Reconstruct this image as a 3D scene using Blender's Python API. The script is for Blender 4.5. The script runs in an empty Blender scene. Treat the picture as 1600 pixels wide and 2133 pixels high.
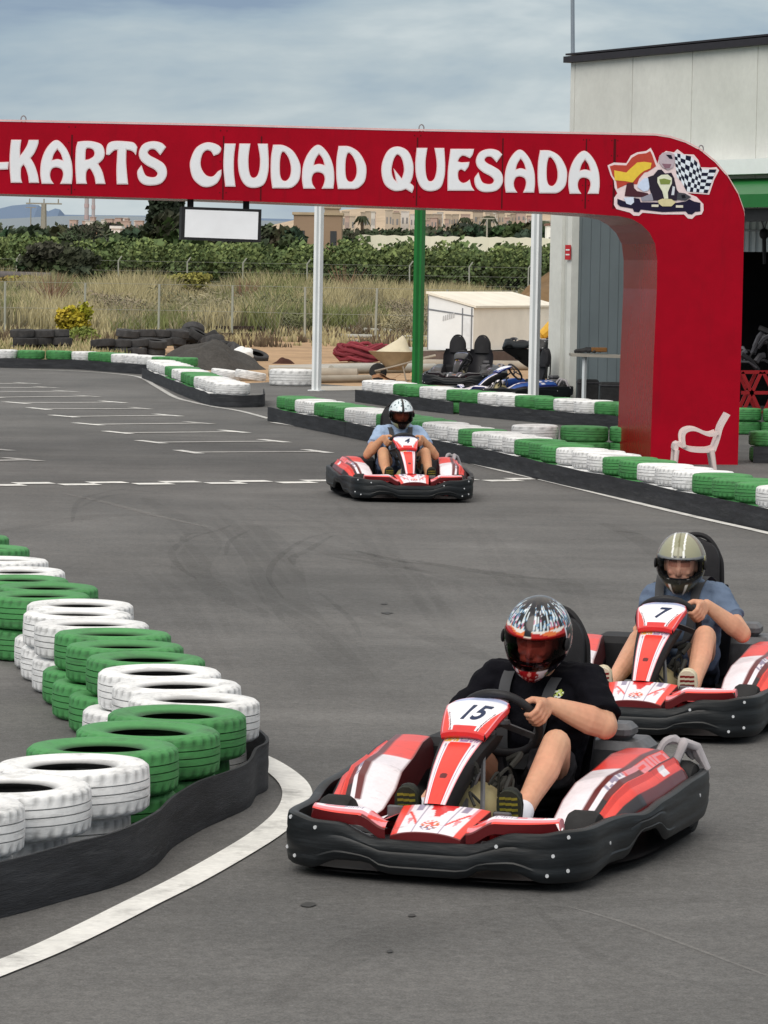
import bpy, math, random
from math import sin, cos, pi, radians, atan, tan, sqrt, exp
from mathutils import Vector, Matrix, noise
RND = random.Random(7)
scene = bpy.context.scene
COL = scene.collection
# ------------------------------------------------------------------ camera
FPX = 7600.0; Q = FPX/5700; CX, CY = 800.0, 1066.5; HOR = 555.0; CAMH = 2.2
PIT = atan((CY-HOR)/FPX); ROLL = radians(1.0)
_F = Vector((0, cos(PIT), -sin(PIT))); _U0 = Vector((0, sin(PIT), cos(PIT))); _R0 = Vector((1, 0, 0))
_R = _R0*cos(ROLL)+_U0*sin(ROLL); _U = -_R0*sin(ROLL)+_U0*cos(ROLL)
CAM = Vector((0, 0, CAMH))
def ray(x, y): return _F*FPX+_R*(x-CX)+_U*(CY-y)
def G(x, y, z=0.0):
    """ground point seen at a place of the photograph"""
    d = ray(x, y); t = (z-CAMH)/d.z; return Vector((d.x*t, d.y*t, z))
def P(x, y, Y):
    d = ray(x, y); t = Y/d.y; return Vector((d.x*t, Y, CAMH+d.z*t))
def on_plane(x, y, o, n):
    d = ray(x, y); t = (Vector(o)-CAM).dot(n)/d.dot(n); return CAM+d*t
cd = bpy.data.cameras.new('camera'); cam = bpy.data.objects.new('camera', cd); COL.objects.link(cam)
cam.matrix_world = Matrix(((_R.x, _U.x, -_F.x, 0), (_R.y, _U.y, -_F.y, 0), (_R.z, _U.z, -_F.z, CAMH), (0, 0, 0, 1)))
cd.sensor_fit = 'HORIZONTAL'; cd.sensor_width = 36; cd.lens = FPX/1600*36; cd.clip_end = 9000; cd.clip_start = .5
scene.camera = cam
scene.render.resolution_x = 768; scene.render.resolution_y = 1024
scene.view_settings.view_transform = 'Standard'; scene.view_settings.look = 'None'; scene.view_settings.exposure = 0
# ------------------------------------------------------------------ tags
def tag(o, label=None, cat=None, group=None, kind=None):
    if label: o['label'] = label
    if cat: o['category'] = cat
    if group: o['group'] = group
    if kind: o['kind'] = kind
    return o
def empty(name, loc=(0, 0, 0), rz=0):
    o = bpy.data.objects.new(name, None); COL.objects.link(o); o.location = loc; o.rotation_euler = (0, 0, rz)
    o.empty_display_size = .2
    return o
# ------------------------------------------------------------------ materials
def srgb(r, g, b):
    f = lambda c: (c/255/12.92) if c/255 <= .04045 else ((c/255+.055)/1.055)**2.4
    return (f(r), f(g), f(b))
MATS = {}
def M(name, rgb=(.5, .5, .5), rough=.6, nz=.12, ns=6., bump=0., bs=60., metal=0., spec=.22, coat=0., rnd=0., stretch=None, nz2=0., ns2=60., sss=0., trans=0.):
    if name in MATS: return MATS[name]
    m = bpy.data.materials.new(name); m.use_nodes = True; nt = m.node_tree; N = nt.nodes; L = nt.links
    bs_ = N['Principled BSDF']
    tc = N.new('ShaderNodeTexCoord'); mp = N.new('ShaderNodeMapping'); L.new(tc.outputs['Object'], mp.inputs['Vector'])
    if stretch: mp.inputs['Scale'].default_value = stretch
    oi = N.new('ShaderNodeObjectInfo')
    ad = N.new('ShaderNodeVectorMath'); ad.operation = 'ADD'; L.new(mp.outputs[0], ad.inputs[0])
    sc = N.new('ShaderNodeVectorMath'); sc.operation = 'SCALE'; cmb = N.new('ShaderNodeCombineXYZ')
    for i in range(3): L.new(oi.outputs['Random'], cmb.inputs[i])
    L.new(cmb.outputs[0], sc.inputs[0]); sc.inputs['Scale'].default_value = 37.0 if rnd or True else 0
    L.new(sc.outputs[0], ad.inputs[1])
    def nzv(scale, amt, prev):
        n = N.new('ShaderNodeTexNoise'); n.inputs['Scale'].default_value = scale; n.inputs['Detail'].default_value = 5; n.inputs['Roughness'].default_value = .6
        L.new(ad.outputs[0], n.inputs['Vector'])
        r = N.new('ShaderNodeMapRange'); r.inputs[1].default_value = .3; r.inputs[2].default_value = .7; r.inputs[3].default_value = 1-amt; r.inputs[4].default_value = 1+amt
        L.new(n.outputs['Fac'], r.inputs[0])
        if prev is None: return r.outputs[0]
        mu = N.new('ShaderNodeMath'); mu.operation = 'MULTIPLY'; L.new(prev, mu.inputs[0]); L.new(r.outputs[0], mu.inputs[1]); return mu.outputs[0]
    v = nzv(ns, nz, None)
    if nz2: v = nzv(ns2, nz2, v)
    if rnd:
        r = N.new('ShaderNodeMapRange'); r.inputs[3].default_value = 1-rnd; r.inputs[4].default_value = 1+rnd; L.new(oi.outputs['Random'], r.inputs[0])
        mu = N.new('ShaderNodeMath'); mu.operation = 'MULTIPLY'; L.new(v, mu.inputs[0]); L.new(r.outputs[0], mu.inputs[1]); v = mu.outputs[0]
    at = N.new('ShaderNodeAttribute'); at.attribute_name = 'Col'
    m1 = N.new('ShaderNodeVectorMath'); m1.operation = 'MULTIPLY'; L.new(at.outputs['Color'], m1.inputs[0]); m1.inputs[1].default_value = rgb
    m2 = N.new('ShaderNodeVectorMath'); m2.operation = 'SCALE'; L.new(m1.outputs[0], m2.inputs[0]); L.new(v, m2.inputs['Scale'])
    L.new(m2.outputs[0], bs_.inputs['Base Color'])
    bs_.inputs['Roughness'].default_value = rough; bs_.inputs['Metallic'].default_value = metal
    bs_.inputs['Specular IOR Level'].default_value = spec
    if coat: bs_.inputs['Coat Weight'].default_value = coat; bs_.inputs['Coat Roughness'].default_value = .12
    if sss: bs_.inputs['Subsurface Weight'].default_value = sss; bs_.inputs['Subsurface Radius'].default_value = (.012, .005, .003); bs_.inputs['Subsurface Scale'].default_value = 1
    if trans: bs_.inputs['Alpha'].default_value = 1-trans
    if bump:
        n = N.new('ShaderNodeTexNoise'); n.inputs['Scale'].default_value = bs; n.inputs['Detail'].default_value = 4; L.new(ad.outputs[0], n.inputs['Vector'])
        b = N.new('ShaderNodeBump'); b.inputs['Strength'].default_value = bump; b.inputs['Distance'].default_value = .01
        L.new(n.outputs['Fac'], b.inputs['Height']); L.new(b.outputs[0], bs_.inputs['Normal'])
    MATS[name] = m; m['nodes'] = 1
    return m
# ------------------------------------------------------------------ mesh builder
class MB:
    def __init__(s): s.v = []; s.f = []; s.c = []; s.mi = []; s.cur = (1, 1, 1); s.m = 0
    def vert(s, p, c=None): s.v.append(tuple(p)); s.c.append(tuple(c) if c is not None else s.cur); return len(s.v)-1
    def face(s, *i): s.f.append(tuple(i)); s.mi.append(s.m)
    def poly(s, pts, c=None): s.face(*[s.vert(p, c) for p in pts])
    def box(s, lo, hi, T=None):
        x0, y0, z0 = lo; x1, y1, z1 = hi
        ps = [Vector(p) for p in ((x0, y0, z0), (x1, y0, z0), (x1, y1, z0), (x0, y1, z0), (x0, y0, z1), (x1, y0, z1), (x1, y1, z1), (x0, y1, z1))]
        if T is not None: ps = [T @ p for p in ps]
        b = [s.vert(p) for p in ps]
        for q in ((0, 3, 2, 1), (4, 5, 6, 7), (0, 1, 5, 4), (1, 2, 6, 5), (2, 3, 7, 6), (3, 0, 4, 7)): s.face(*[b[i] for i in q])
    def bbox(s, lo, hi, b=.01, T=None):
        """box with bevelled vertical and horizontal edges (octagonal rings)"""
        x0, y0, z0 = lo; x1, y1, z1 = hi
        def ring(x0, y0, x1, y1, z, k):
            return [(x0+k, y0, z), (x1-k, y0, z), (x1, y0+k, z), (x1, y1-k, z), (x1-k, y1, z), (x0+k, y1, z), (x0, y1-k, z), (x0, y0+k, z)]
        R = [ring(x0+b, y0+b, x1-b, y1-b, z0, b*.6), ring(x0, y0, x1, y1, z0+b, b), ring(x0, y0, x1, y1, z1-b, b), ring(x0+b, y0+b, x1-b, y1-b, z1, b*.6)]
        s.loft([[Vector(p) if T is None else T @ Vector(p) for p in r] for r in R], True, True)
    def loft(s, rings, closed=True, caps=False, cols=None):
        idx = [[s.vert(p, cols[i][j] if cols else None) for j, p in enumerate(r)] for i, r in enumerate(rings)]
        n = len(rings[0])
        for a, b in zip(idx, idx[1:]):
            for j in range(n if closed else n-1):
                k = (j+1) % n; s.face(a[j], a[k], b[k], b[j])
        if caps: s.face(*idx[0][::-1]); s.face(*idx[-1])
        return idx
    def tube(s, path, r, n=8, caps=True, closed=False):
        path = [Vector(p) for p in path]; rs = r if isinstance(r, (list, tuple)) else [r]*len(path)
        rings = []; up = None
        for i, p in enumerate(path):
            if closed: t = path[(i+1) % len(path)]-path[i-1]
            else: t = path[min(i+1, len(path)-1)]-path[max(i-1, 0)]
            t = t.normalized() if t.length > 1e-9 else Vector((0, 0, 1))
            if up is None: up = Vector((0, 0, 1)) if abs(t.z) < .9 else Vector((1, 0, 0))
            a = up-t*up.dot(t); a = a.normalized() if a.length > 1e-6 else t.orthogonal().normalized(); up = a; b = t.cross(a)
            rings.append([p+(a*cos(2*pi*k/n)+b*sin(2*pi*k/n))*rs[i] for k in range(n)])
        if closed: rings.append(rings[0])
        s.loft(rings, True, caps and not closed)
    def bar(s, a, b, w, h=None, up=(0, 0, 1)):
        a = Vector(a); b = Vector(b); h = h or w; t = (b-a).normalized(); u = Vector(up)
        x = t.cross(u); x = x.normalized() if x.length > 1e-5 else t.orthogonal().normalized(); u = x.cross(t)
        R = lambda p: [p+x*w/2+u*h/2, p-x*w/2+u*h/2, p-x*w/2-u*h/2, p+x*w/2-u*h/2]
        s.loft([R(a), R(b)], True, True)
    def lathe(s, prof, n=32, T=None, colf=None, closed=False):
        rings = []; cols = []
        for i in range(n):
            a = 2*pi*i/n
            rings.append([(r*cos(a), r*sin(a), z) for r, z in prof])
            cols.append([colf(i, j) if colf else s.cur for j in range(len(prof))])
        if T is not None: rings = [[T @ Vector(p) for p in r] for r in rings]
        idx = [[s.vert(p, cols[i][j]) for j, p in enumerate(r)] for i, r in enumerate(rings)]
        m = len(prof)
        for i in range(n):
            a = idx[i]; b = idx[(i+1) % n]
            for j in range(m if closed else m-1):
                k = (j+1) % m; s.face(a[j], b[j], b[k], a[k])
    def grid(s, nu, nv, pf, cf=None, flip=False, skip=None):
        idx = [[s.vert(pf(i/nu, j/nv), cf(i/nu, j/nv) if cf else None) for j in range(nv+1)] for i in range(nu+1)]
        for i in range(nu):
            for j in range(nv):
                if skip and skip((i+.5)/nu, (j+.5)/nv): continue
                q = (idx[i][j], idx[i+1][j], idx[i+1][j+1], idx[i][j+1]); s.face(*(q[::-1] if flip else q))
    def sphere(s, c, r, nu=16, nv=10, T=None):
        c = Vector(c); r = Vector(r) if hasattr(r, '__len__') else Vector((r, r, r))
        rings = []
        for j in range(nv+1):
            ph = -pi/2+pi*j/nv; k = max(cos(ph), .02)
            rings.append([Vector((c.x+r.x*k*cos(2*pi*i/nu), c.y+r.y*k*sin(2*pi*i/nu), c.z+r.z*sin(ph))) for i in range(nu)])
        if T is not None: rings = [[T @ p for p in q] for q in rings]
        s.loft(rings, True, True)
    def capsule(s, a, b, ra, rb, n=14, m=5):
        a = Vector(a); b = Vector(b); t = (b-a)
        t = t.normalized() if t.length > 1e-6 else Vector((0, 0, 1))
        x = t.orthogonal().normalized(); y = t.cross(x); rings = []
        for i in range(m+1):
            h = -pi/2*(1-i/m); k = max(cos(h), .03)
            rings.append([a+t*ra*sin(h)+(x*cos(2*pi*j/n)+y*sin(2*pi*j/n))*ra*k for j in range(n)])
        for i in range(m+1):
            h = pi/2*i/m; k = max(cos(h), .03)
            rings.append([b+t*rb*sin(h)+(x*cos(2*pi*j/n)+y*sin(2*pi*j/n))*rb*k for j in range(n)])
        s.loft(rings, True, True)
    def chain(s, pts, rs):
        for a, b, ra, rb in zip(pts, pts[1:], rs, rs[1:]): s.capsule(a, b, ra, rb)
    def prism(s, pts, ext, colr=None):
        """extrude planar polygon pts by vector ext"""
        a = [s.vert(p, colr) for p in pts]; b = [s.vert(Vector(p)+Vector(ext), colr) for p in pts]; n = len(pts)
        s.face(*a); s.face(*b[::-1])
        for i in range(n): s.face(a[i], b[i], b[(i+1) % n], a[(i+1) % n])
    def mesh(s, name, mats, ang=38):
        me = bpy.data.meshes.new(name); me.from_pydata(s.v, [], s.f)
        for m in (mats if isinstance(mats, (list, tuple)) else [mats]): me.materials.append(m)
        me.polygons.foreach_set('material_index', s.mi)
        at = me.color_attributes.new('Col', 'FLOAT_COLOR', 'POINT')
        fl = []
        for c in s.c: fl += [c[0], c[1], c[2], 1]
        at.data.foreach_set('color', fl)
        if ang:
            me.polygons.foreach_set('use_smooth', [True]*len(me.polygons)); me.set_sharp_from_angle(angle=radians(ang))
        me.update(); return me
    def build(s, name, mats, parent=None, ang=38, loc=None, fix=False):
        me = s.mesh(name, mats, ang)
        if fix: fix_normals(me)
        o = bpy.data.objects.new(name, me); COL.objects.link(o)
        if parent: o.parent = parent
        if loc is not None: o.location = loc
        return o
def fix_normals(me):
    import bmesh
    b = bmesh.new(); b.from_mesh(me); bmesh.ops.recalc_face_normals(b, faces=b.faces); b.to_mesh(me); b.free()
def linkmesh(name, me, parent=None, loc=None, rz=0):
    o = bpy.data.objects.new(name, me); COL.objects.link(o)
    if parent: o.parent = parent
    if loc is not None: o.location = loc
    o.rotation_euler = (0, 0, rz); return o
def set_col(me, c=(1, 1, 1)):
    at = me.color_attributes.new('Col', 'FLOAT_COLOR', 'POINT'); at.data.foreach_set('color', [c[0], c[1], c[2], 1]*len(me.vertices))
def organic(mb, name, mat, parent, voxel=.006, smooth=4, wr=0., wrs=18., colf=None):
    """fuse overlapping closed shapes into one continuous skin"""
    me = bpy.data.meshes.new('t'); me.from_pydata(mb.v, [], mb.f); fix_normals(me)
    o = bpy.data.objects.new('t', me); COL.objects.link(o)
    r = o.modifiers.new('r', 'REMESH'); r.mode = 'VOXEL'; r.voxel_size = voxel; r.use_smooth_shade = True
    if smooth: sm = o.modifiers.new('s', 'SMOOTH'); sm.factor = .5; sm.iterations = smooth
    dg = bpy.context.evaluated_depsgraph_get(); dg.update()
    n = bpy.data.meshes.new_from_object(o.evaluated_get(dg)); bpy.data.objects.remove(o)
    n.name = name
    if wr:
        nn = [v.normal.copy() for v in n.vertices]
        for v, q in zip(n.vertices, nn):
            p = v.co; w = noise.noise(Vector((p.x*wrs, p.y*wrs, p.z*wrs*2.2)))+.5*noise.noise(p*wrs*3)
            v.co = p+q*(w*wr)
    n.materials.clear(); n.materials.append(mat)
    at = n.color_attributes.new('Col', 'FLOAT_COLOR', 'POINT'); fl = []
    for v in n.vertices:
        c = colf(v.co) if colf else (1, 1, 1); fl += [c[0], c[1], c[2], 1]
    at.data.foreach_set('color', fl)
    n.polygons.foreach_set('use_smooth', [True]*len(n.polygons))
    ob = bpy.data.objects.new(name, n); COL.objects.link(ob); ob.parent = parent
    return ob
def crom(pts, n=8, closed=False):
    pts = [Vector(p) for p in pts]; out = []; m = len(pts)
    rng = range(m if closed else m-1)
    for i in rng:
        if closed: a, b, c, d = pts[i-1], pts[i], pts[(i+1) % m], pts[(i+2) % m]
        else: a, b, c, d = pts[max(i-1, 0)], pts[i], pts[i+1], pts[min(i+2, m-1)]
        for k in range(n):
            t = k/n; out.append(.5*((2*b)+(c-a)*t+(2*a-5*b+4*c-d)*t*t+(3*b-a-3*c+d)*t**3))
    if not closed: out.append(pts[-1])
    return out
def resample(pts, step, start=0.):
    out = []; acc = -start
    L = 0; nxt = start
    for a, b in zip(pts, pts[1:]):
        l = (b-a).length
        while nxt <= L+l+1e-9:
            t = (nxt-L)/l if l else 0; out.append((a.lerp(b, t), (b-a).normalized())); nxt += step
        L += l
    return out
def smooth01(x): x = max(0, min(1, x)); return x*x*(3-2*x)
# ------------------------------------------------------------------ world and light
w = bpy.data.worlds.new('World'); scene.world = w; w.use_nodes = True; nt = w.node_tree; N = nt.nodes; L = nt.links
bg = N['Background']
SUN_EL = radians(40); SUN_AZ = radians(-158)   # direction towards the sun, from +Y clockwise
sky = N.new('ShaderNodeTexSky'); sky.sky_type = 'NISHITA'; sky.sun_disc = False; sky.sun_elevation = SUN_EL; sky.sun_rotation = SUN_AZ
tc = N.new('ShaderNodeTexCoord')
sep = N.new('ShaderNodeSeparateXYZ'); L.new(tc.outputs['Generated'], sep.inputs[0])
# clouds: project the direction on a high flat layer so that bands thin out towards the horizon
mx = N.new('ShaderNodeMath'); mx.operation = 'MAXIMUM'; L.new(sep.outputs['Z'], mx.inputs[0]); mx.inputs[1].default_value = 0.0
ad = N.new('ShaderNodeMath'); ad.operation = 'ADD'; L.new(mx.outputs[0], ad.inputs[0]); ad.inputs[1].default_value = .035
dv = N.new('ShaderNodeVectorMath'); dv.operation = 'DIVIDE'
cb = N.new('ShaderNodeCombineXYZ')
for i in range(3): L.new(ad.outputs[0], cb.inputs[i])
L.new(tc.outputs['Generated'], dv.inputs[0]); L.new(cb.outputs[0], dv.inputs[1])
mp = N.new('ShaderNodeMapping'); L.new(dv.outputs[0], mp.inputs[0]); mp.inputs['Scale'].default_value = (1.0, .9, 0); mp.inputs['Location'].default_value = (2.3, 1.1, 0)
n1 = N.new('ShaderNodeTexNoise'); n1.inputs['Scale'].default_value = .85; n1.inputs['Detail'].default_value = 3.5; n1.inputs['Roughness'].default_value = .46; n1.inputs['Distortion'].default_value = .15
mp2 = N.new('ShaderNodeMapping'); mp2.inputs['Scale'].default_value = (7, 7, 24); mp2.inputs['Location'].default_value = (1.3, .4, .2); mp2.inputs['Rotation'].default_value = (0, radians(3), 0); L.new(tc.outputs['Generated'], mp2.inputs[0])
n2 = N.new('ShaderNodeTexNoise'); n2.inputs['Scale'].default_value = 1.0; n2.inputs['Detail'].default_value = 6; n2.inputs['Roughness'].default_value = .55; n2.inputs['Distortion'].default_value = .3; L.new(mp2.outputs[0], n2.inputs['Vector'])
L.new(mp.outputs[0], n1.inputs['Vector'])
nm = N.new('ShaderNodeMix'); nm.data_type = 'FLOAT'; nm.inputs[0].default_value = .9; L.new(n1.outputs['Fac'], nm.inputs[2]); L.new(n2.outputs['Fac'], nm.inputs[3])
cr = N.new('ShaderNodeValToRGB'); L.new(nm.outputs[0], cr.inputs[0])
e = cr.color_ramp.elements
e[0].position = .40; e[0].color = (*srgb(134, 155, 181), 1)
e[1].position = .60; e[1].color = (*srgb(206, 216, 220), 1)
k = e.new(.47); k.color = (*srgb(162, 181, 196), 1)
k = e.new(.54); k.color = (*srgb(184, 198, 206), 1)
# an overcast sky is brighter overhead
el = N.new('ShaderNodeMapRange'); L.new(sep.outputs['Z'], el.inputs[0]); el.inputs[1].default_value = .12; el.inputs[2].default_value = .9; el.inputs[3].default_value = 1.0; el.inputs[4].default_value = 2.45
sc = N.new('ShaderNodeVectorMath'); sc.operation = 'SCALE'; L.new(cr.outputs[0], sc.inputs[0]); L.new(el.outputs[0], sc.inputs['Scale'])
wz = N.new('ShaderNodeMapRange'); L.new(sep.outputs['Z'], wz.inputs[0]); wz.inputs[1].default_value = .12; wz.inputs[2].default_value = .6
wm = N.new('ShaderNodeMix'); wm.data_type = 'RGBA'; wm.blend_type = 'MULTIPLY'; L.new(wz.outputs[0], wm.inputs[0]); L.new(sc.outputs[0], wm.inputs[6]); wm.inputs[7].default_value = (1.28, 1.0, .80, 1)
# horizon haze
hz = N.new('ShaderNodeMapRange'); L.new(sep.outputs['Z'], hz.inputs[0]); hz.inputs[1].default_value = .0; hz.inputs[2].default_value = .05; hz.inputs[3].default_value = .6; hz.inputs[4].default_value = 0
mh = N.new('ShaderNodeMix'); mh.data_type = 'RGBA'; L.new(hz.outputs[0], mh.inputs[0]); L.new(wm.outputs[2], mh.inputs[6]); mh.inputs[7].default_value = (*srgb(205, 217, 222), 1)
sk = N.new('ShaderNodeVectorMath'); sk.operation = 'SCALE'; L.new(sky.outputs[0], sk.inputs[0]); sk.inputs['Scale'].default_value = .08
mm = N.new('ShaderNodeMix'); mm.data_type = 'RGBA'; mm.inputs[0].default_value = .88; L.new(sk.outputs[0], mm.inputs[6]); L.new(mh.outputs[2], mm.inputs[7])
L.new(mm.outputs[2], bg.inputs['Color']); bg.inputs['Strength'].default_value = 1.0
sd = bpy.data.lights.new('sun', 'SUN'); sd.energy = 1.9; sd.angle = radians(45); sd.color = (1, .94, .86)
so = bpy.data.objects.new('sun', sd); COL.objects.link(so)
dirv = Vector((sin(SUN_AZ)*cos(SUN_EL), cos(SUN_AZ)*cos(SUN_EL), sin(SUN_EL)))
so.rotation_euler = dirv.to_track_quat('Z', 'Y').to_euler(); so.location = (0, 0, 30)
# ================================================================== ground, track, markings
m_dirt = M('dry_earth', srgb(150, 128, 100), .95, .25, .25, .3, 8, nz2=.2, ns2=3)
m_field = M('dry_grass_soil', srgb(120, 112, 78), .95, .3, .15, .3, 6, nz2=.25, ns2=2)
def terrain(x, y):
    y = y/Q
    return max(0, (y-190))*.016 + (max(0, y-190)*.02*max(0, min(1, (x+10)/160)) if y > 190 else 0)
mb = MB()
xs = [-2500, -900, -400, -200, -100, -50, -20, 0, 20, 50, 100, 200, 400, 900, 2500]; ys = [-60, 0, 60, 120, 180, 190*Q, 260*Q, 350*Q, 500*Q, 700*Q, 1000*Q, 1500*Q, 2600*Q, 7000]
mb.grid(len(xs)-1, len(ys)-1, lambda u, v: (xs[round(u*(len(xs)-1))], ys[round(v*(len(ys)-1))], terrain(xs[round(u*(len(xs)-1))], min(ys[round(v*(len(ys)-1))], 1200*Q))))
tag(mb.build('ground', m_field, ang=0), kind='structure')
def sheet(name, pts, z, mat):
    m = MB(); m.poly([(p[0], p[1], z) for p in pts]); o = m.build(name, mat, ang=0); tag(o, kind='structure'); return o
# bare orange earth beside the track
e0 = [G(x, y) for x, y in ((-200, 742), (-60, 716), (330, 722), (470, 712), (545, 704), (620, 700), (760, 704), (900, 718), (1180, 740), (1500, 790), (1500, 860), (1160, 860), (640, 830), (420, 800), (200, 775), (-200, 775))]
sheet('dirt_patch', e0, .004, M('orange_earth', srgb(168, 140, 110), .95, .2, .6, .4, 12, nz2=.18, ns2=5))
# asphalt with worn, dusty and dark driven bands
ma = bpy.data.materials.new('asphalt'); ma.use_nodes = True; nt = ma.node_tree; N = nt.nodes; L = nt.links; bs_ = N['Principled BSDF']
tc = N.new('ShaderNodeTexCoord')
def tex(scale, detail=5, rough=.6, mapping=(1, 1, 1), rot=0):
    mp = N.new('ShaderNodeMapping'); mp.inputs['Scale'].default_value = mapping; mp.inputs['Rotation'].default_value = (0, 0, rot); L.new(tc.outputs['Object'], mp.inputs[0])
    n = N.new('ShaderNodeTexNoise'); n.inputs['Scale'].default_value = scale; n.inputs['Detail'].default_value = detail; n.inputs['Roughness'].default_value = rough; L.new(mp.outputs[0], n.inputs['Vector']); return n.outputs['Fac']
def mr(src, a, b, c, d):
    r = N.new('ShaderNodeMapRange'); L.new(src, r.inputs[0])
    for i, v_ in enumerate((a, b, c, d)): r.inputs[i+1].default_value = v_
    return r.outputs[0]
def mul(a, b):
    m = N.new('ShaderNodeMath'); m.operation = 'MULTIPLY'; L.new(a, m.inputs[0]); L.new(b, m.inputs[1]); return m.outputs[0]
v = mul(mr(tex(.22, 4), .3, .7, .84, 1.16), mr(tex(.9, 6, .6, (1, .16, 1), radians(35)), .3, .7, .88, 1.1))
v = mul(v, mr(tex(.8, 5, .65, (.12, 1, 1), radians(12)), .35, .7, .92, 1.08))
v = mul(v, mr(tex(45, 3, .8), .3, .7, .80, 1.20))
v = mul(v, mr(tex(120, 2, .8), .3, .7, .72, 1.28))
v = mul(v, mr(tex(6, 3, .7), .60, .74, 1.0, .86))
v = mul(v, mr(tex(22, 3, .7), .3, .7, .88, 1.12))
v = mul(v, mr(tex(2.2, 5, .7, (.35, 1, 1), radians(-20)), .35, .7, .93, 1.09))
mixc = N.new('ShaderNodeMix'); mixc.data_type = 'RGBA'; L.new(mr(tex(.35, 5), .35, .65, 0, 1), mixc.inputs[0])
mixc.inputs[6].default_value = (.112, .112, .112, 1); mixc.inputs[7].default_value = (.148, .146, .144, 1)
s_ = N.new('ShaderNodeVectorMath'); s_.operation = 'SCALE'; L.new(mixc.outputs[2], s_.inputs[0]); L.new(v, s_.inputs['Scale']); L.new(s_.outputs[0], bs_.inputs['Base Color'])
bs_.inputs['Roughness'].default_value = .85; bs_.inputs['Specular IOR Level'].default_value = .22
b = N.new('ShaderNodeBump'); b.inputs['Strength'].default_value = .35; b.inputs['Distance'].default_value = .006; L.new(tex(150, 3, .8), b.inputs['Height']); L.new(b.outputs[0], bs_.inputs['Normal'])
ap = [(-40, -20), (40, -20), (40, 40), (30, 56)] + [tuple(G(x, y)[:2]) for x, y in ((1700, 800), (1300, 806), (1100, 806), (900, 804), (745, 806), (655, 800), (560, 797), (500, 800), (430, 775), (350, 752), (150, 748), (-100, 744))] + [(-40, 78)]
sheet('asphalt', ap, .010, ma)
# concrete slab strip by the canopy post
mc = M('concrete', srgb(176, 172, 165), .9, .15, 1.5, .2, 20, nz2=.1, ns2=12)
sheet('concrete_strip', [G(x, y) for x, y in ((655, 806), (760, 806), (760, 814), (655, 816))], .016, mc)
sheet('concrete_floor', [G(x, y) for x, y in ((1150, 808), (1700, 808), (1700, 862), (1300, 846), (1180, 835))], .016, M('workshop_floor', srgb(120, 118, 114), .8, .15, 1.5))
sheet('concrete_verge', [G(x, y) for x, y in ((560, 762), (950, 752), (950, 760), (700, 768), (560, 768))], .012, mc)
# painted lines
m_line = M('line_paint', (.74, .74, .72), .7, .10, 3, .1, 60, nz2=.10, ns2=30)
def scuff(m, dark, lo, hi, amt, sc_=(1, 1, 1), scale=2.):
    nt = m.node_tree; N = nt.nodes; L = nt.links; bs_ = N['Principled BSDF']; src = bs_.inputs['Base Color'].links[0].from_socket
    tc = N.new('ShaderNodeTexCoord'); mp = N.new('ShaderNodeMapping'); mp.inputs['Scale'].default_value = sc_; L.new(tc.outputs['Object'], mp.inputs[0])
    n = N.new('ShaderNodeTexNoise'); n.inputs['Scale'].default_value = scale; n.inputs['Detail'].default_value = 7; n.inputs['Roughness'].default_value = .7; L.new(mp.outputs[0], n.inputs['Vector'])
    r = N.new('ShaderNodeMapRange'); r.inputs[1].default_value = lo; r.inputs[2].default_value = hi; r.inputs[4].default_value = amt; L.new(n.outputs['Fac'], r.inputs[0])
    mx = N.new('ShaderNodeMix'); mx.data_type = 'RGBA'; L.new(r.outputs[0], mx.inputs[0]); L.new(src, mx.inputs[6]); mx.inputs[7].default_value = (*dark, 1); L.new(mx.outputs[2], bs_.inputs['Base Color'])
scuff(m_line, (.20, .195, .19), .52, .72, .75, (1, 1, 1), 3.5)
m_line2 = M('worn_line_paint', (.46, .46, .45), .75, .25, 6, nz2=.2, ns2=25)
m_line3 = M('faint_line_paint', (.42, .415, .405), .8, .18, 6, nz2=.2, ns2=25)
def line(name, pix, wd, z=.016, mat=m_line, n=8, world=None, taper=False):
    pts = world or crom([G(x, y) for x, y in pix], n)
    m = MB(); L_ = []; k = len(pts)
    for i, p in enumerate(pts):
        t = (pts[min(i+1, k-1)]-pts[max(i-1, 0)]); t.z = 0; t.normalize(); q = Vector((-t.y, t.x, 0))*wd/2
        if taper: q *= (.25+.75*sin(pi*(i+.3)/(k-.4+.3)))
        L_.append(((p.x+q.x, p.y+q.y, z), (p.x-q.x, p.y-q.y, z)))
    m.loft(L_, False); o = m.build(name, mat, ang=0); tag(o, kind='structure'); return o
zz = lambda l: [(x/2.064, 1100+y/2.064) for x, y in l]
line('edge_line', zz([(-500, 2085), (-200, 1988), (0, 1912), (200, 1830), (400, 1735), (600, 1633), (800, 1533), (1000, 1420), (1150, 1325), (1245, 1240), (1278, 1170), (1262, 1112), (1200, 1055), (1112, 1003), (1000, 960)]), .125)
line('edge_line', [(568, 882), (640, 893), (700, 906), (820, 930), (940, 957), (1050, 984), (1150, 1007), (1300, 1044), (1450, 1080), (1600, 1114), (1800, 1163)], .09)
line('edge_line', [(60, 771), (150, 774), (230, 779), (290, 787), (325, 806), (365, 829), (400, 839), (440, 848), (500, 858), (560, 874)], .09, mat=m_line2)
def box_line(name, a, b, wd, mat, z=.016):
    return line(name, None, wd, z, mat, world=[a, b])
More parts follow.
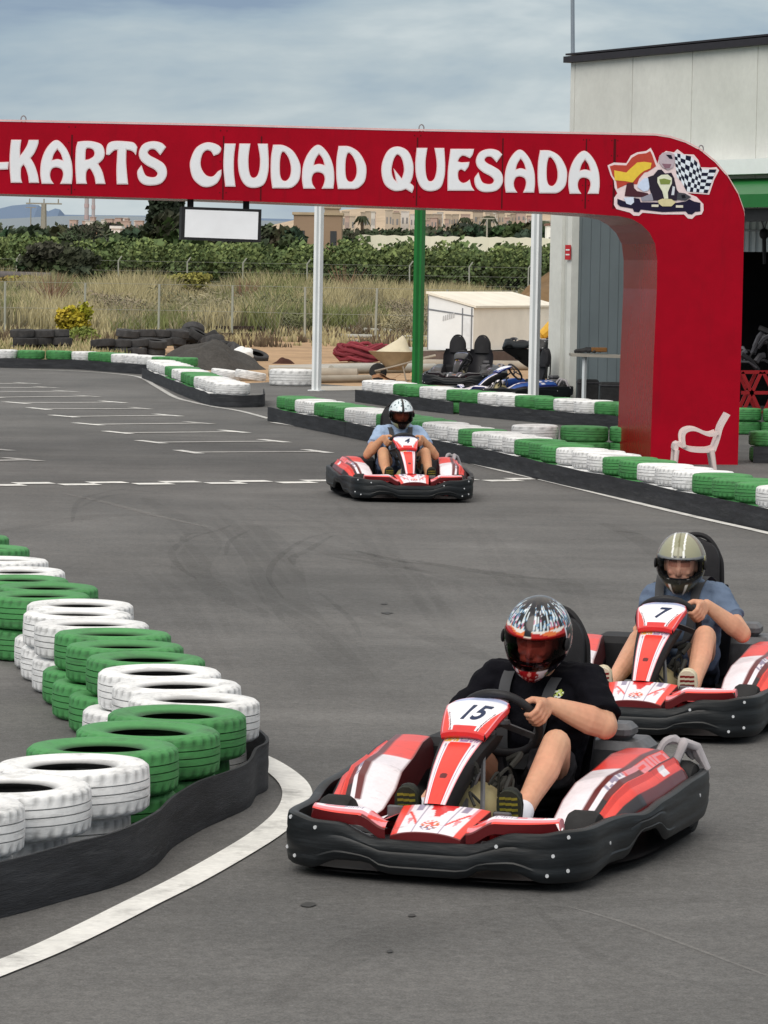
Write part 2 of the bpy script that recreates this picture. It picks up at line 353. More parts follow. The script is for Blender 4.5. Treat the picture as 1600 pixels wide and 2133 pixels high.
# starting grid brackets
gb = [((845, 440), (1460, 437)), ((680, 395), (1265, 390)), ((530, 352), (1085, 347)), ((400, 314), (925, 308)), ((290, 278), (785, 273)), ((175, 244), (660, 242)), ((75, 217), (535, 213)), ((-40, 191), (415, 186)), ((-130, 168), (320, 164)), ((-210, 150), (230, 146)), ((-290, 132), (145, 128)), ((-420, 487), (140, 474)), ((-560, 440), (10, 427))]
for i, (a, b_) in enumerate(gb):
    A = G(a[0]/2.162, 740+a[1]/2.162+1); B = G(b_[0]/2.162, 740+b_[1]/2.162+1)
    t = (B-A).normalized(); q = Vector((-t.y, t.x, 0)); m = MB(); z = .016
    fade = [m_line3, m_line]
    def quad(p0, p1, w_, mi):
        tt = (p1-p0).normalized(); qq = Vector((-tt.y, tt.x, 0))*w_/2; m.m = mi
        m.poly([(p0+qq)[:2]+(z,), (p1+qq)[:2]+(z,), (p1-qq)[:2]+(z,), (p0-qq)[:2]+(z,)] if False else [((p0+qq).x, (p0+qq).y, z), ((p1+qq).x, (p1+qq).y, z), ((p1-qq).x, (p1-qq).y, z), ((p0-qq).x, (p0-qq).y, z)])
    quad(A+t*.12, B-t*.12, .20, 0); quad(A-t*.02+q*.1, A+t*.115+q*.1, .75, 1); quad(B-t*.115+q*.1, B+t*.02+q*.1, .75, 1 if i % 2 == 0 or i < 3 else 0)
    o = m.build('grid_marking', [m_line3, m_line if i < 7 else m_line2], ang=0); tag(o, kind='structure')
# chequered finish line: two staggered rows
F0 = G(-40, 1012); F1 = G(1170, 1001); t = (F1-F0).normalized(); q = Vector((-t.y, t.x, 0)); n = int((F1-F0).length/.385)
m = MB(); z = .016
for i in range(-8, n):
    r = i % 2; a = F0+t*(.385*i)+q*(.27*r-.27); b = a+t*.39; c = b+q*.25; d = a+q*.25
    m.poly([(p.x, p.y, z) for p in (a, b, c, d)])
tag(m.build('finish_line', m_line, ang=0), kind='structure')
# tyre marks
m_skid = M('rubber_mark', (.03, .03, .03), .8, .15, 4, nz2=.3, ns2=40, trans=.55)
m_skid2 = M('faint_rubber_mark', (.03, .03, .03), .8, .12, 4, nz2=.3, ns2=30, trans=.92)
m_skid3 = M('broad_rubber_mark', (.035, .034, .033), .8, .12, 4, nz2=.3, ns2=12, trans=.945)
m_skid4 = M('thin_rubber_mark', (.03, .03, .03), .8, .12, 4, nz2=.4, ns2=20, trans=.965)
m_scr = M('pale_scrape', (.30, .29, .28), .8, .1, 4, nz2=.2, ns2=40, trans=.75)
for pix, wd, mt in (([(690, 1120), (640, 1150), (610, 1165), (612, 1180)], .05, m_skid2), ([(445, 1110), (395, 1125), (358, 1152), (375, 1185), (410, 1210)], .04, m_skid2),
                    ([(480, 1098), (440, 1112), (395, 1115), (375, 1130)], .05, m_skid2), ([(700, 1112), (640, 1125), (580, 1165), (560, 1205), (590, 1250)], .035, m_skid2),
                    ([(660, 1235), (700, 1265), (735, 1300), (750, 1330)], .03, m_skid2), ([(860, 1170), (960, 1188), (1080, 1205), (1180, 1212)], .12, m_skid2),
                    ([(165, 1060), (230, 1035), (330, 1030), (250, 1022)], .05, m_skid2), ([(150, 1090), (175, 1040), (300, 1015)], .04, m_skid2),
                    ([(740, 1150), (830, 1172), (900, 1180)], .06, m_skid2), ([(520, 1108), (480, 1130), (470, 1160)], .03, m_skid2),
                    ([(1230, 1108), (1290, 1110), (1340, 1116)], .05, m_skid2)):
    line('skid_mark', pix, wd*1.5, .0135, mt, taper=True)
for pix, wd in (([(620, 1130), (760, 1165), (1000, 1200), (1250, 1240), (1500, 1270)], .55), ([(0, 1110), (250, 1075), (480, 1095), (560, 1160), (600, 1260), (760, 1420)], .45), ([(300, 1040), (420, 1120), (400, 1200), (560, 1290)], .3), ([(560, 2100), (800, 1960), (1100, 1900), (1500, 1880)], .25), ([(1100, 1880), (1250, 2000), (1600, 2090)], .05), ([(640, 1250), (900, 1330), (1020, 1380)], .2), ([(1250, 1090), (1340, 1130), (1400, 1190)], .2)):
    line('skid_mark', pix, wd, .0125, m_skid3, taper=True)
rq = random.Random(77)
for k_ in range(13):
    x0, y0 = rq.uniform(250, 1150), rq.uniform(1040, 1200); dx, dy = rq.uniform(120, 420), rq.uniform(50, 260); bx = rq.uniform(-60, 60)
    for off_ in ((0, 0), (rq.uniform(26, 40), -3)):
        line('skid_mark', [(x0+off_[0], y0+off_[1]), (x0+dx*.33+bx*.5+off_[0], y0+dy*.22+off_[1]), (x0+dx*.7+bx+off_[0], y0+dy*.6+off_[1]), (x0+dx+off_[0], y0+dy+off_[1])], .10, .0130, m_skid4, taper=True)
line('skid_mark', [(1180, 1895), (1300, 1930), (1450, 1985), (1700, 2080)], .018, .0135, m_scr, taper=True)
line('skid_mark', [(130, 1030), (230, 1052), (330, 1078), (440, 1103)], .09, .0135, m_scr, taper=True)
for cx, cy, r_ in ((643, 1892, .022), (800, 1262, .02), (806, 1281, .03), (858, 1915, .012), (812, 1990, .010)):
    c = G(cx, cy); m = MB(); rr = random.Random(cx)
    m.poly([(c.x+cos(a/9*2*pi)*r_*rr.uniform(.7, 1.3)*1.2, c.y+sin(a/9*2*pi)*r_*rr.uniform(.7, 1.3)*2.4, .0138) for a in range(9)])
    tag(m.build('oil_stain', M('oil_stain', (.05, .05, .05), .6, .2, 20), ang=0), kind='structure')
# ================================================================== tyres and belts
def tyre_mesh(name, R, W, mat, n=96, groove=True, inner=.53):
    ri = R*inner; k = .5*W
    prof = [(ri+.05, -k*.40), (ri, -k*.70), (ri+.012, -k*.80), (ri+.03, -k*.86), (ri+(R-ri)*.45, -k*.97), (ri+(R-ri)*.62, -k*1.0), (ri+(R-ri)*.64, -k*.985), (R*.93, -k*.95), (R*.965, -k*.86)]
    shoulder0 = len(prof)-1
    tz = [-.72, -.62, -.60, -.34, -.325, -.295, -.28, -.03, -.015, .015, .03, .28, .295, .325, .34, .60, .62, .72]
    for z in tz:
        g = groove and any(abs(abs(z)-gz) < .02 for gz in (.31, 0.0))
        r = R*(1-.012*(z/.72)**2)-(.008 if g else 0)
        prof.append((r, z*W*.5*1.1))
    top = [(r, -z) for r, z in prof[:shoulder0+1][::-1]]
    prof += top
    def colf(i, j):
        if shoulder0 < j <= shoulder0+len(tz):
            z = tz[j-shoulder0-1]
            if groove and any(abs(abs(z)-gz) < .02 for gz in (.31, 0.0)): return (.50, .50, .50)
            if groove and abs(z) > .5 and i % 3 == 0: return (.55, .55, .55)
            return (.97, .97, .97)
        r, z = prof[j]
        if j == 0 or j == len(prof)-1: return (.02, .02, .02)
        if j == 1 or j == len(prof)-2: return (.10, .10, .10)
        if r < ri+.02: return (.62, .62, .62)
        return (1, 1, 1)
    mb = MB(); rings = []; cols = []
    for i in range(n):
        a = 2*pi*i/n; ring = []; cc = []
        for j, (r, z) in enumerate(prof):
            if groove and shoulder0 <= j <= shoulder0+len(tz)+1:
                zz_ = abs(z)/(W*.5)
                if zz_ > .60 and i % 3 == 0: r -= .007
            rings_r = r; ring.append((rings_r*cos(a), rings_r*sin(a), z)); cc.append(colf(i, j))
        rings.append(ring); cols.append(cc)
    rings.append(rings[0]); cols.append(cols[0])
    idx = [[mb.vert(p, c) for p, c in zip(r, cl)] for r, cl in zip(rings[:-1], cols[:-1])]
    for i in range(n):
        a_ = idx[i]; b_ = idx[(i+1) % n]
        for j in range(len(prof)-1): mb.face(a_[j], b_[j], b_[j+1], a_[j+1])
        mb.face(a_[-1], b_[-1], b_[0], a_[0])      # inner liner
    return mb.mesh(name, mat, 45)
def painted(name, rgb):
    """paint on rubber: scuffs, grime towards the ground, black scrapes"""
    m = M(name, rgb, .55, .06, 5, .25, 30, rnd=.07, nz2=.05, ns2=40)
    nt = m.node_tree; N = nt.nodes; L = nt.links; bs_ = N['Principled BSDF']
    src = bs_.inputs['Base Color'].links[0].from_socket
    tc = N.new('ShaderNodeTexCoord'); mp = N.new('ShaderNodeMapping'); mp.inputs['Scale'].default_value = (3, 3, 22); L.new(tc.outputs['Object'], mp.inputs[0])
    oi = N.new('ShaderNodeObjectInfo'); av = N.new('ShaderNodeVectorMath'); av.operation = 'ADD'; L.new(mp.outputs[0], av.inputs[0])
    ml = N.new('ShaderNodeMath'); ml.operation = 'MULTIPLY'; ml.inputs[1].default_value = 91; L.new(oi.outputs['Random'], ml.inputs[0]); cb = N.new('ShaderNodeCombineXYZ'); L.new(ml.outputs[0], cb.inputs[0]); L.new(ml.outputs[0], cb.inputs[1]); L.new(cb.outputs[0], av.inputs[1])
    n = N.new('ShaderNodeTexNoise'); n.inputs['Scale'].default_value = 1.6; n.inputs['Detail'].default_value = 6; n.inputs['Roughness'].default_value = .7; L.new(av.outputs[0], n.inputs['Vector'])
    r = N.new('ShaderNodeMapRange'); r.inputs[1].default_value = .51; r.inputs[2].default_value = .68; r.inputs[4].default_value = .66; L.new(n.outputs['Fac'], r.inputs[0])
    mx = N.new('ShaderNodeMix'); mx.data_type = 'RGBA'; L.new(r.outputs[0], mx.inputs[0]); L.new(src, mx.inputs[6]); mx.inputs[7].default_value = (rgb[0]*.35+.03, rgb[1]*.35+.03, rgb[2]*.35+.03, 1)
    L.new(mx.outputs[2], bs_.inputs['Base Color']); return m
m_tw = painted('white_tyre_paint', (.80, .81, .82)); m_tg = painted('green_tyre_paint', srgb(76, 142, 84))
m_rub = M('black_rubber', (.028, .029, .031), .75, .3, 8, .3, 60, nz2=.2, ns2=60, rnd=.2)
m_rub2 = M('dusty_rubber', (.05, .05, .052), .85, .35, 6, .3, 60, rnd=.3)
TR, TW = .285, .178
T_HI = {'w': tyre_mesh('tyre_white', TR, TW, m_tw), 'g': tyre_mesh('tyre_green', TR, TW, m_tg)}
T_LO = {'w': tyre_mesh('tyre_white_plain', TR, TW, m_tw, 36, True), 'g': tyre_mesh('tyre_green_plain', TR, TW, m_tg, 36, True)}
m_belt = M('conveyor_belt', (.032, .034, .039), .72, .35, 2.2, .4, 25, stretch=(1, 1, 9), nz2=.22, ns2=9)
scuff(m_belt, (.10, .105, .11), .55, .75, .6, (1.2, 1.2, 14), 2.2)
ORD = ['first', 'second', 'third', 'fourth', 'fifth', 'sixth', 'seventh', 'eighth', 'ninth', 'tenth', 'eleventh', 'twelfth', 'thirteenth', 'fourteenth']
CN = {'w': 'white', 'g': 'green'}
def runs(cols):
    out = []; rid = {'w': 0, 'g': 0}; i = 0
    while i < len(cols):
        j = i
        while j < len(cols) and cols[j] == cols[i]: j += 1
        rid[cols[i]] += 1
        for k in range(i, j): out.append((rid[cols[i]], k-i, j-i))
        i = j
    return out
def tyre_row(centers, cols, where, frm, meshes, group, low_shift=(0, 0), rng=None, layers=2, tilt=.03, wall=None):
    rng = rng or random.Random(3); rr = runs(cols)
    for lay in (0, 1):
        for (c, col, (ri, k, n)) in zip(centers, cols, rr):
            j = .012 if lay else .025
            cc_ = c+(Vector((low_shift[0], low_shift[1], 0)) if lay == 0 else Vector((0, 0, 0)))
            if wall is not None: cc_ = keep_off([cc_], wall, TR+(.045 if lay == 0 else .02))[0]
            x = cc_[0]+rng.uniform(-j, j); y = cc_[1]+rng.uniform(-j, j)
            o = linkmesh('tyre', meshes[col], None, (x, y, .012+TW/2+lay*(TW+.002)), rng.uniform(0, 6.28))
            s_ = rng.uniform(.975, 1.02); o.scale = (s_, s_*rng.uniform(.975, 1.02), rng.uniform(.95, 1.02))
            if lay: o.rotation_euler = (rng.uniform(-tilt, tilt)*.5, rng.uniform(-tilt, tilt)*.5, o.rotation_euler[2])
            lab = f"{ORD[k] if n > 1 else 'single'} {'upper' if lay else 'lower'} tyre of {ORD[ri-1]} {CN[col]} run, {where}, {frm}"
            tag(o, lab, 'tyre', group)
def keep_off(centers, line_, d):
    out = []
    for c in centers:
        best = None
        for a, b in zip(line_, line_[1:]):
            ab = b-a; t = max(0, min(1, (c-a).dot(ab)/max(ab.length_squared, 1e-9))); q = a+ab*t; L_ = (c-q).length
            if best is None or L_ < best[0]: best = (L_, q)
        out.append(c if best[0] >= d else best[1]+(c-best[1]).normalized()*d)
    return out
def belt(pts, h0=.19, label='', thick=.012, wave=.012, seed=1, z0=.012):
    rng = random.Random(seed); m = MB(); rings = []; acc = 0
    for i, p in enumerate(pts):
        t = pts[min(i+1, len(pts)-1)]-pts[max(i-1, 0)]; t.z = 0; t.normalize(); q = Vector((-t.y, t.x, 0))*thick/2
        if i: acc += (p-pts[i-1]).length
        dz = wave*noise.noise(Vector((acc*1.3, seed*3.1, 0)))*2; o_ = .012*noise.noise(Vector((acc*2.1, seed, 4)))
        h = h0+dz; p = p+q/thick*2*o_
        nz_ = 6; out = [(p.x-q.x*(1+.8*sin(k*2.4+acc*3)*.3), p.y-q.y, z0+h*k/nz_) for k in range(nz_+1)]; inn = [(p.x+q.x, p.y+q.y, z0+h*k/nz_) for k in range(nz_, -1, -1)]
        rings.append(out+inn)
    m.loft(rings, True, True); o = m.build('rubber_belt', m_belt, ang=50, fix=True)
    tag(o, label, 'rubber belt', 'rubber belts along the tyre walls'); return o
def offset(pts, d):
    out = []
    for i, p in enumerate(pts):
        t = pts[min(i+1, len(pts)-1)]-pts[max(i-1, 0)]; t.z = 0; t.normalize(); out.append(Vector((p.x-t.y*d, p.y+t.x*d, 0)))
    return out
# --- row E: the near wall on the left, centres read from the tops of its tyres
te = [(-150, 20, 'g'), (-60, 68, 'g'), (10, 118, 'w'), (70, 168, 'w'), (110, 205, 'g'), (172, 234, 'g'), (220, 266, 'g'), (297, 295, 'w'), (350, 348, 'w'), (412, 388, 'w'), (476, 422, 'g'), (540, 476, 'g'), (613, 525, 'g'),
      (698, 588, 'w'), (776, 645, 'w'), (818, 700, 'w'), (773, 758, 'g'), (678, 828, 'g'), (500, 905, 'g'), (343, 960, 'w'), (75, 1070, 'w'), (-225, 1170, 'w')]
cen = []
for x, y, c in te:
    b_ = G(x/2.064, 1100+y/2.064, .37); d_ = Vector((b_.x, b_.y, 0)).normalized(); cen.append(Vector((b_.x, b_.y, 0))-d_*(TR*.76))
cen0 = [c.copy() for c in cen]
for _ in range(60):                                     # neighbours may touch but not run into each other
    for i in range(len(cen)-1):
        v_ = cen[i+1]-cen[i]
        if v_.length < .54: v_ = v_.normalized()*(.54-v_.length)*.5; cen[i] -= v_; cen[i+1] += v_
    cen = [c.lerp(o_, .10) for c, o_ in zip(cen, cen0)]
d_ = (cen[-1]-cen[-2]).normalized(); cen.append(cen[-1]+d_*.56); cen.append(cen[-1]+d_*.56)
for i_, s_ in ((-1, .30), (-2, .27), (-3, .22), (-4, .08)): cen[i_] = cen[i_]+Vector((-.04, s_, 0))
ecols = [c for _, _, c in te]+['w', 'w']
zz = lambda l: [(x/2.064, 1100+y/2.064) for x, y in l]
fr = [G(x, y) for x, y in zz([(-900, 1860), (-450, 1795), (0, 1690), (250, 1620), (480, 1558), (640, 1482), (740, 1385), (840, 1322), (960, 1265), (1060, 1212), (1100, 1165)])]
back = offset(cen, .335)
back = [back[i] for i in range(len(back)) if i <= 14]
fr_top = fr[-1]
pth = crom(back[::-1][1:][::-1][:14]+[fr_top+Vector((.03, .35, 0)), fr_top]+fr[::-1][1:], 6)
for i, p in enumerate(pth): pth[i] = Vector((p.x, p.y, 0))
tyre_row(cen, ecols, 'curved left wall', 'from its far end', T_HI, 'painted tyres of the curved left wall', low_shift=(-.05, .03), rng=random.Random(11), wall=pth)
belt(pth[::-1], .192, 'black rubber belt wrapped around the curved tyre wall at the left edge', seed=2, wave=.008)
# --- rows on the right and far side: front foot lines
def row_from(pix, spacing=.575, off=.335, n=10, start=.28):
    pts = crom([G(x, y) for x, y in pix], n); pts = [Vector((p.x, p.y, 0)) for p in pts]
    cl = offset(pts, off)
    if offset(pts[:2], .3)[0].y < pts[0].y and off > 0: pass
    return pts, [c for c, _ in resample(cl, spacing, start)]
def proj(q):
    v = Vector(q)-CAM; z = v.dot(_F); return CX+FPX*v.dot(_R)/z, CY-FPX*v.dot(_U)/z
def colour_by(centers, table, front=.28):
    out = []
    for c in centers:
        px = proj((c.x, c.y-front*.6, .3))[0]; col = table[-1][1]
        for lim, k in table:
            if px < lim: col = k; break
        out.append(col)
    return out
pixA = [(558, 878), (650, 897), (750, 918), (850, 940), (950, 962), (1050, 983), (1130, 1003), (1300, 1042), (1450, 1076), (1600, 1109), (1760, 1146)]
ptA, cA = row_from(pixA)
colA = colour_by(cA, [(655, 'g'), (697, 'w'), (752, 'g'), (828, 'w'), (905, 'g'), (985, 'w'), (1030, 'g'), (1110, 'w'), (1198, 'g'), (1282, 'w'), (1388, 'g'), (1484, 'w'), (1640, 'g'), (9999, 'w')])
tyre_row(cA, colA, 'right track wall', 'from its far end', T_HI, 'painted tyres of the right hand track wall', rng=random.Random(5))
la = len(ptA); segs = [0, int(la*.17), int(la*.40), int(la*.62), la-1]
nms = ['black rubber belt at the far end of the right hand track wall', 'black rubber belt behind the middle kart on the right hand wall', 'black rubber belt in front of the red arch column', 'black rubber belt running out at the right edge under green and white tyres']
for a, b_, nm in zip(segs, segs[1:], nms): belt([p.copy() for p in ptA[a:b_+1]], .19, nm, seed=a+4, wave=.006)
pixB = [(740, 838), (830, 851), (957, 866), (1100, 880), (1290, 898)]
ptB, cB = row_from(pixB)
colB = colour_by(cB, [(778, 'g'), (835, 'w'), (886, 'g'), (957, 'w'), (1027, 'g'), (1107, 'w'), (1188, 'g'), (1240, 'w'), (9999, 'g')])
cB.append(cB[-1]+(cB[-1]-cB[-2])); colB.append('w')
for k_ in range(6): cB.append(cB[-1]+Vector((.56, -.1, 0))); colB.append('g' if k_ in (1, 2, 5) else 'w')
tyre_row(cB, colB, 'wall before parked karts', 'from the left', T_LO, 'painted tyres of the rear wall', rng=random.Random(6))
lb = len(ptB)
belt(ptB[:lb//2], .19, 'black rubber belt on the left half of the rear tyre wall', seed=21, wave=.01); belt(ptB[lb//2:], .19, 'black rubber belt on the right half of the rear tyre wall', seed=22, wave=.01)
# row C: short row left of the arch column and right of it
c0 = P(1115, 905, 42.9); cC = [Vector((c0.x+.58*i, 42.9-.02*i, 0)) for i in range(3)]
tyre_row(cC, ['w', 'g', 'g'], 'wall left of arch foot', 'from the left', T_LO, 'painted tyres left of the arch foot', rng=random.Random(8))
cR = [Vector((4.52+.58*i, 42.4-.05*i, 0)) for i in range(4)]
tyre_row(cR, ['g', 'g', 'w', 'w'], 'wall right of arch foot', 'from the left', T_LO, 'painted tyres right of the arch foot', rng=random.Random(9))
belt([Vector((x, 42.07, 0)) for x in (4.25, 4.6, 5.0, 5.6, 6.3)], .19, 'black rubber belt right of the red arch foot', seed=31)
# row D: far left wall in two stretches
pixD1 = [(-120, 762), (0, 767), (150, 770), (220, 775), (300, 781), (385, 786)]
ptD1, cD1 = row_from(pixD1)
colD1 = colour_by(cD1, [(60, 'w'), (152, 'g'), (210, 'w'), (259, 'g'), (330, 'w'), (9999, 'g')])
tyre_row(cD1, colD1, 'far left wall', 'from its left end', T_LO, 'painted tyres of the far left wall', rng=random.Random(12))
belt(ptD1, .19, 'black rubber belt along the far wall in the left background', seed=41)
pixD2 = [(296, 789), (335, 805), (370, 821), (405, 835), (439, 847)]
ptD2, cD2 = row_from(pixD2, .575, .335)
colD2 = colour_by(cD2, [(334, 'g'), (371, 'w'), (388, 'g'), (407, 'w'), (434, 'g'), (9999, 'w')])
tyre_row(cD2, colD2, 'wall beside the grid', 'from its far end', T_LO, 'painted tyres of the stretch beside the grid', rng=random.Random(13))
eD = crom([G(439, 847), G(480, 850), G(520, 850), G(549, 848), G(549, 836)], 5)
belt([Vector((p.x, p.y, 0)) for p in ptD2+eD[1:]], .19, 'black rubber belt around the wall end beside the starting grid', seed=42)
# ================================================================== red arch over the track
m_red = M('arch_red', (.345, .0, .012), .6, .10, 1.2, .05, 3, spec=.12, nz2=.05, ns2=7)
scuff(m_red, (.16, .004, .012), .55, .8, .5, (3, 3, .35), 1.5)
m_redin = M('arch_red_glossy', (.36, .003, .012), .26, .06, 1.2, .35, 3, spec=.35, metal=.3)
m_seam = M('arch_seam', srgb(84, 2, 12), .5, .05)
m_letter = M('letter_white', (.80, .82, .86), .4, .04, 3)
m_ledge = M('letter_edge', (.85, .66, .68), .4, .04, 3)
YAW = radians(12)
AO = G(1537, 970); AU = Vector((-cos(YAW), -sin(YAW), 0)); AN = Vector((sin(YAW), -cos(YAW), 0))   # along the beam to the left; normal towards the track
AB = -AN
arch = empty('arch', (AO.x, AO.y, 0)); tag(arch, 'large glossy red arch with white letters and a kart emblem spanning the track', 'arch')
def gp(px, py, out=0.):
    p = on_plane(px, py, AO+AN*out, AN); return p-Vector((AO.x, AO.y, 0))
def gl(u, z, out=0.): return AU*u+AN*out+Vector((0, 0, z))
def uz(px, py):
    p = gp(px, py); return p.dot(AU), p.z
zc = lambda l: [(1100+x/2.962, 400+y/2.962) for x, y in l]
outer = [(1537, 970), (1545, 700), (1551, 452), (1550, 441), (1537, 404), (1515.6, 368), (1490, 338), (1459, 313), (1428, 297), (1397, 287), (1366, 282), (1200, 278.8), (830, 272), (440, 261.5), (0, 253)]
inner = [(0, 403.5), (440, 416), (830, 431), (1200, 443.5)]+zc([(480, 143), (560, 148), (640, 165), (700, 200), (750, 250), (785, 320), (797, 420), (795, 600), (775, 1050), (757, 1570), (755, 1640)])
O = [uz(*p) for p in outer]; I = [uz(*p) for p in inner]
O[0] = (0, 0); I[-1] = (I[-1][0], 0)
ut, zt = O[-1]; ui, zi = I[0]; UL = ut+4.0                       # centre of symmetry lies left of the photo
Wc = I[-1][0]
fullO = O[:]; fullI = I[:]
LEFT = ut+2.9
leftO = [(LEFT+ (0-u)+0, z) for u, z in O[:11]]
mirO = [(LEFT-u, z) for u, z in O[:11]]; mirI = [(LEFT-u, z) for u, z in I[4:]]
loop_o = O+mirO[::-1]; loop_i = I[::-1]+mirI                       # outer right->left, inner right->left
mb = MB()
D = 1.4
ring_o = loop_o; ring_i = loop_i
# faces: front and back as one outline polygon, then skins
outline = ring_o+ring_i[::-1]
mb.poly([gl(u, z) for u, z in outline])
mb.poly([gl(u, z, -D) for u, z in outline][::-1])
for i in range(len(ring_o)-1):
    a, b = ring_o[i], ring_o[i+1]; mb.poly([gl(*a), gl(*a, -D), gl(*b, -D), gl(*b)])
mb.m = 1
for i in range(len(ring_i)-1):
    a, b = ring_i[i], ring_i[i+1]; mb.poly([gl(*a), gl(*b), gl(*b, -D), gl(*a, -D)])
mb.m = 2
for px in (1222, 1280, 1282.5, 466, 545, 870, 150, 1048):
    a = uz(px, 285); top = a[1]+.0; u = a[0]
    zb = (uz(px, 440)[1]) if px > 1100 else uz(px, 405+px*.0335)[1]
    mb.poly([gl(u-.008, uz(px, 270+px*.008)[1]-.05, .002), gl(u+.008, uz(px, 270+px*.008)[1]-.05, .002), gl(u+.008, zb+.03, .002), gl(u-.008, zb+.03, .002)])
mb.m = 3
for k_, u_ in enumerate([uz(px, 285)[0] for px in (1222, 1281, 870, 466, 150)]):
    for du in (-.035, .035):
        for zz_ in range(5):
            c_ = gl(u_+du, 2.98+zz_*.17, .0025); mb.poly([c_+AU*.007*cos(a*pi/3)+Vector((0, 0, .007*sin(a*pi/3))) for a in range(6)], (.45, .3, .3))
frame = mb.build('frame', [m_red, m_redin, m_seam, m_seam], arch, ang=30, fix=True)
# pale strip: highlight of the lit top edge, put into its colour
tm = MB()
for i in range(2, len(ring_o)-3):
    a, b = ring_o[i], ring_o[i+1]
    tm.poly([gl(a[0], a[1]+.003, .008), gl(b[0], b[1]+.003, .008), gl(b[0], b[1]+.022, .008), gl(a[0], a[1]+.022, .008)]); tm.poly([gl(a[0], a[1]+.022, .008), gl(b[0], b[1]+.022, .008), gl(b[0], b[1]+.022, -.03), gl(a[0], a[1]+.022, -.03)])
tm.build('top_highlight', M('top_highlight', (.75, .48, .48), .4), arch, ang=0)
um = MB()
for i in range(3, len(ring_i)-1):
    pass
# eyelets on top
m_steel = M('steel', (.35, .35, .36), .4, .1, 8, metal=.7)
for px, py in ((50, 255), (880, 273), (1463, 316)):
    u, z = uz(px, py); m = MB(); m.tube([gl(u+.028*sin(a*pi/8*1.0), z+.035-.04*cos(a*pi/8), -.05) for a in range(1, 16)], .007, 6); m.build('eyelet', m_steel, arch)
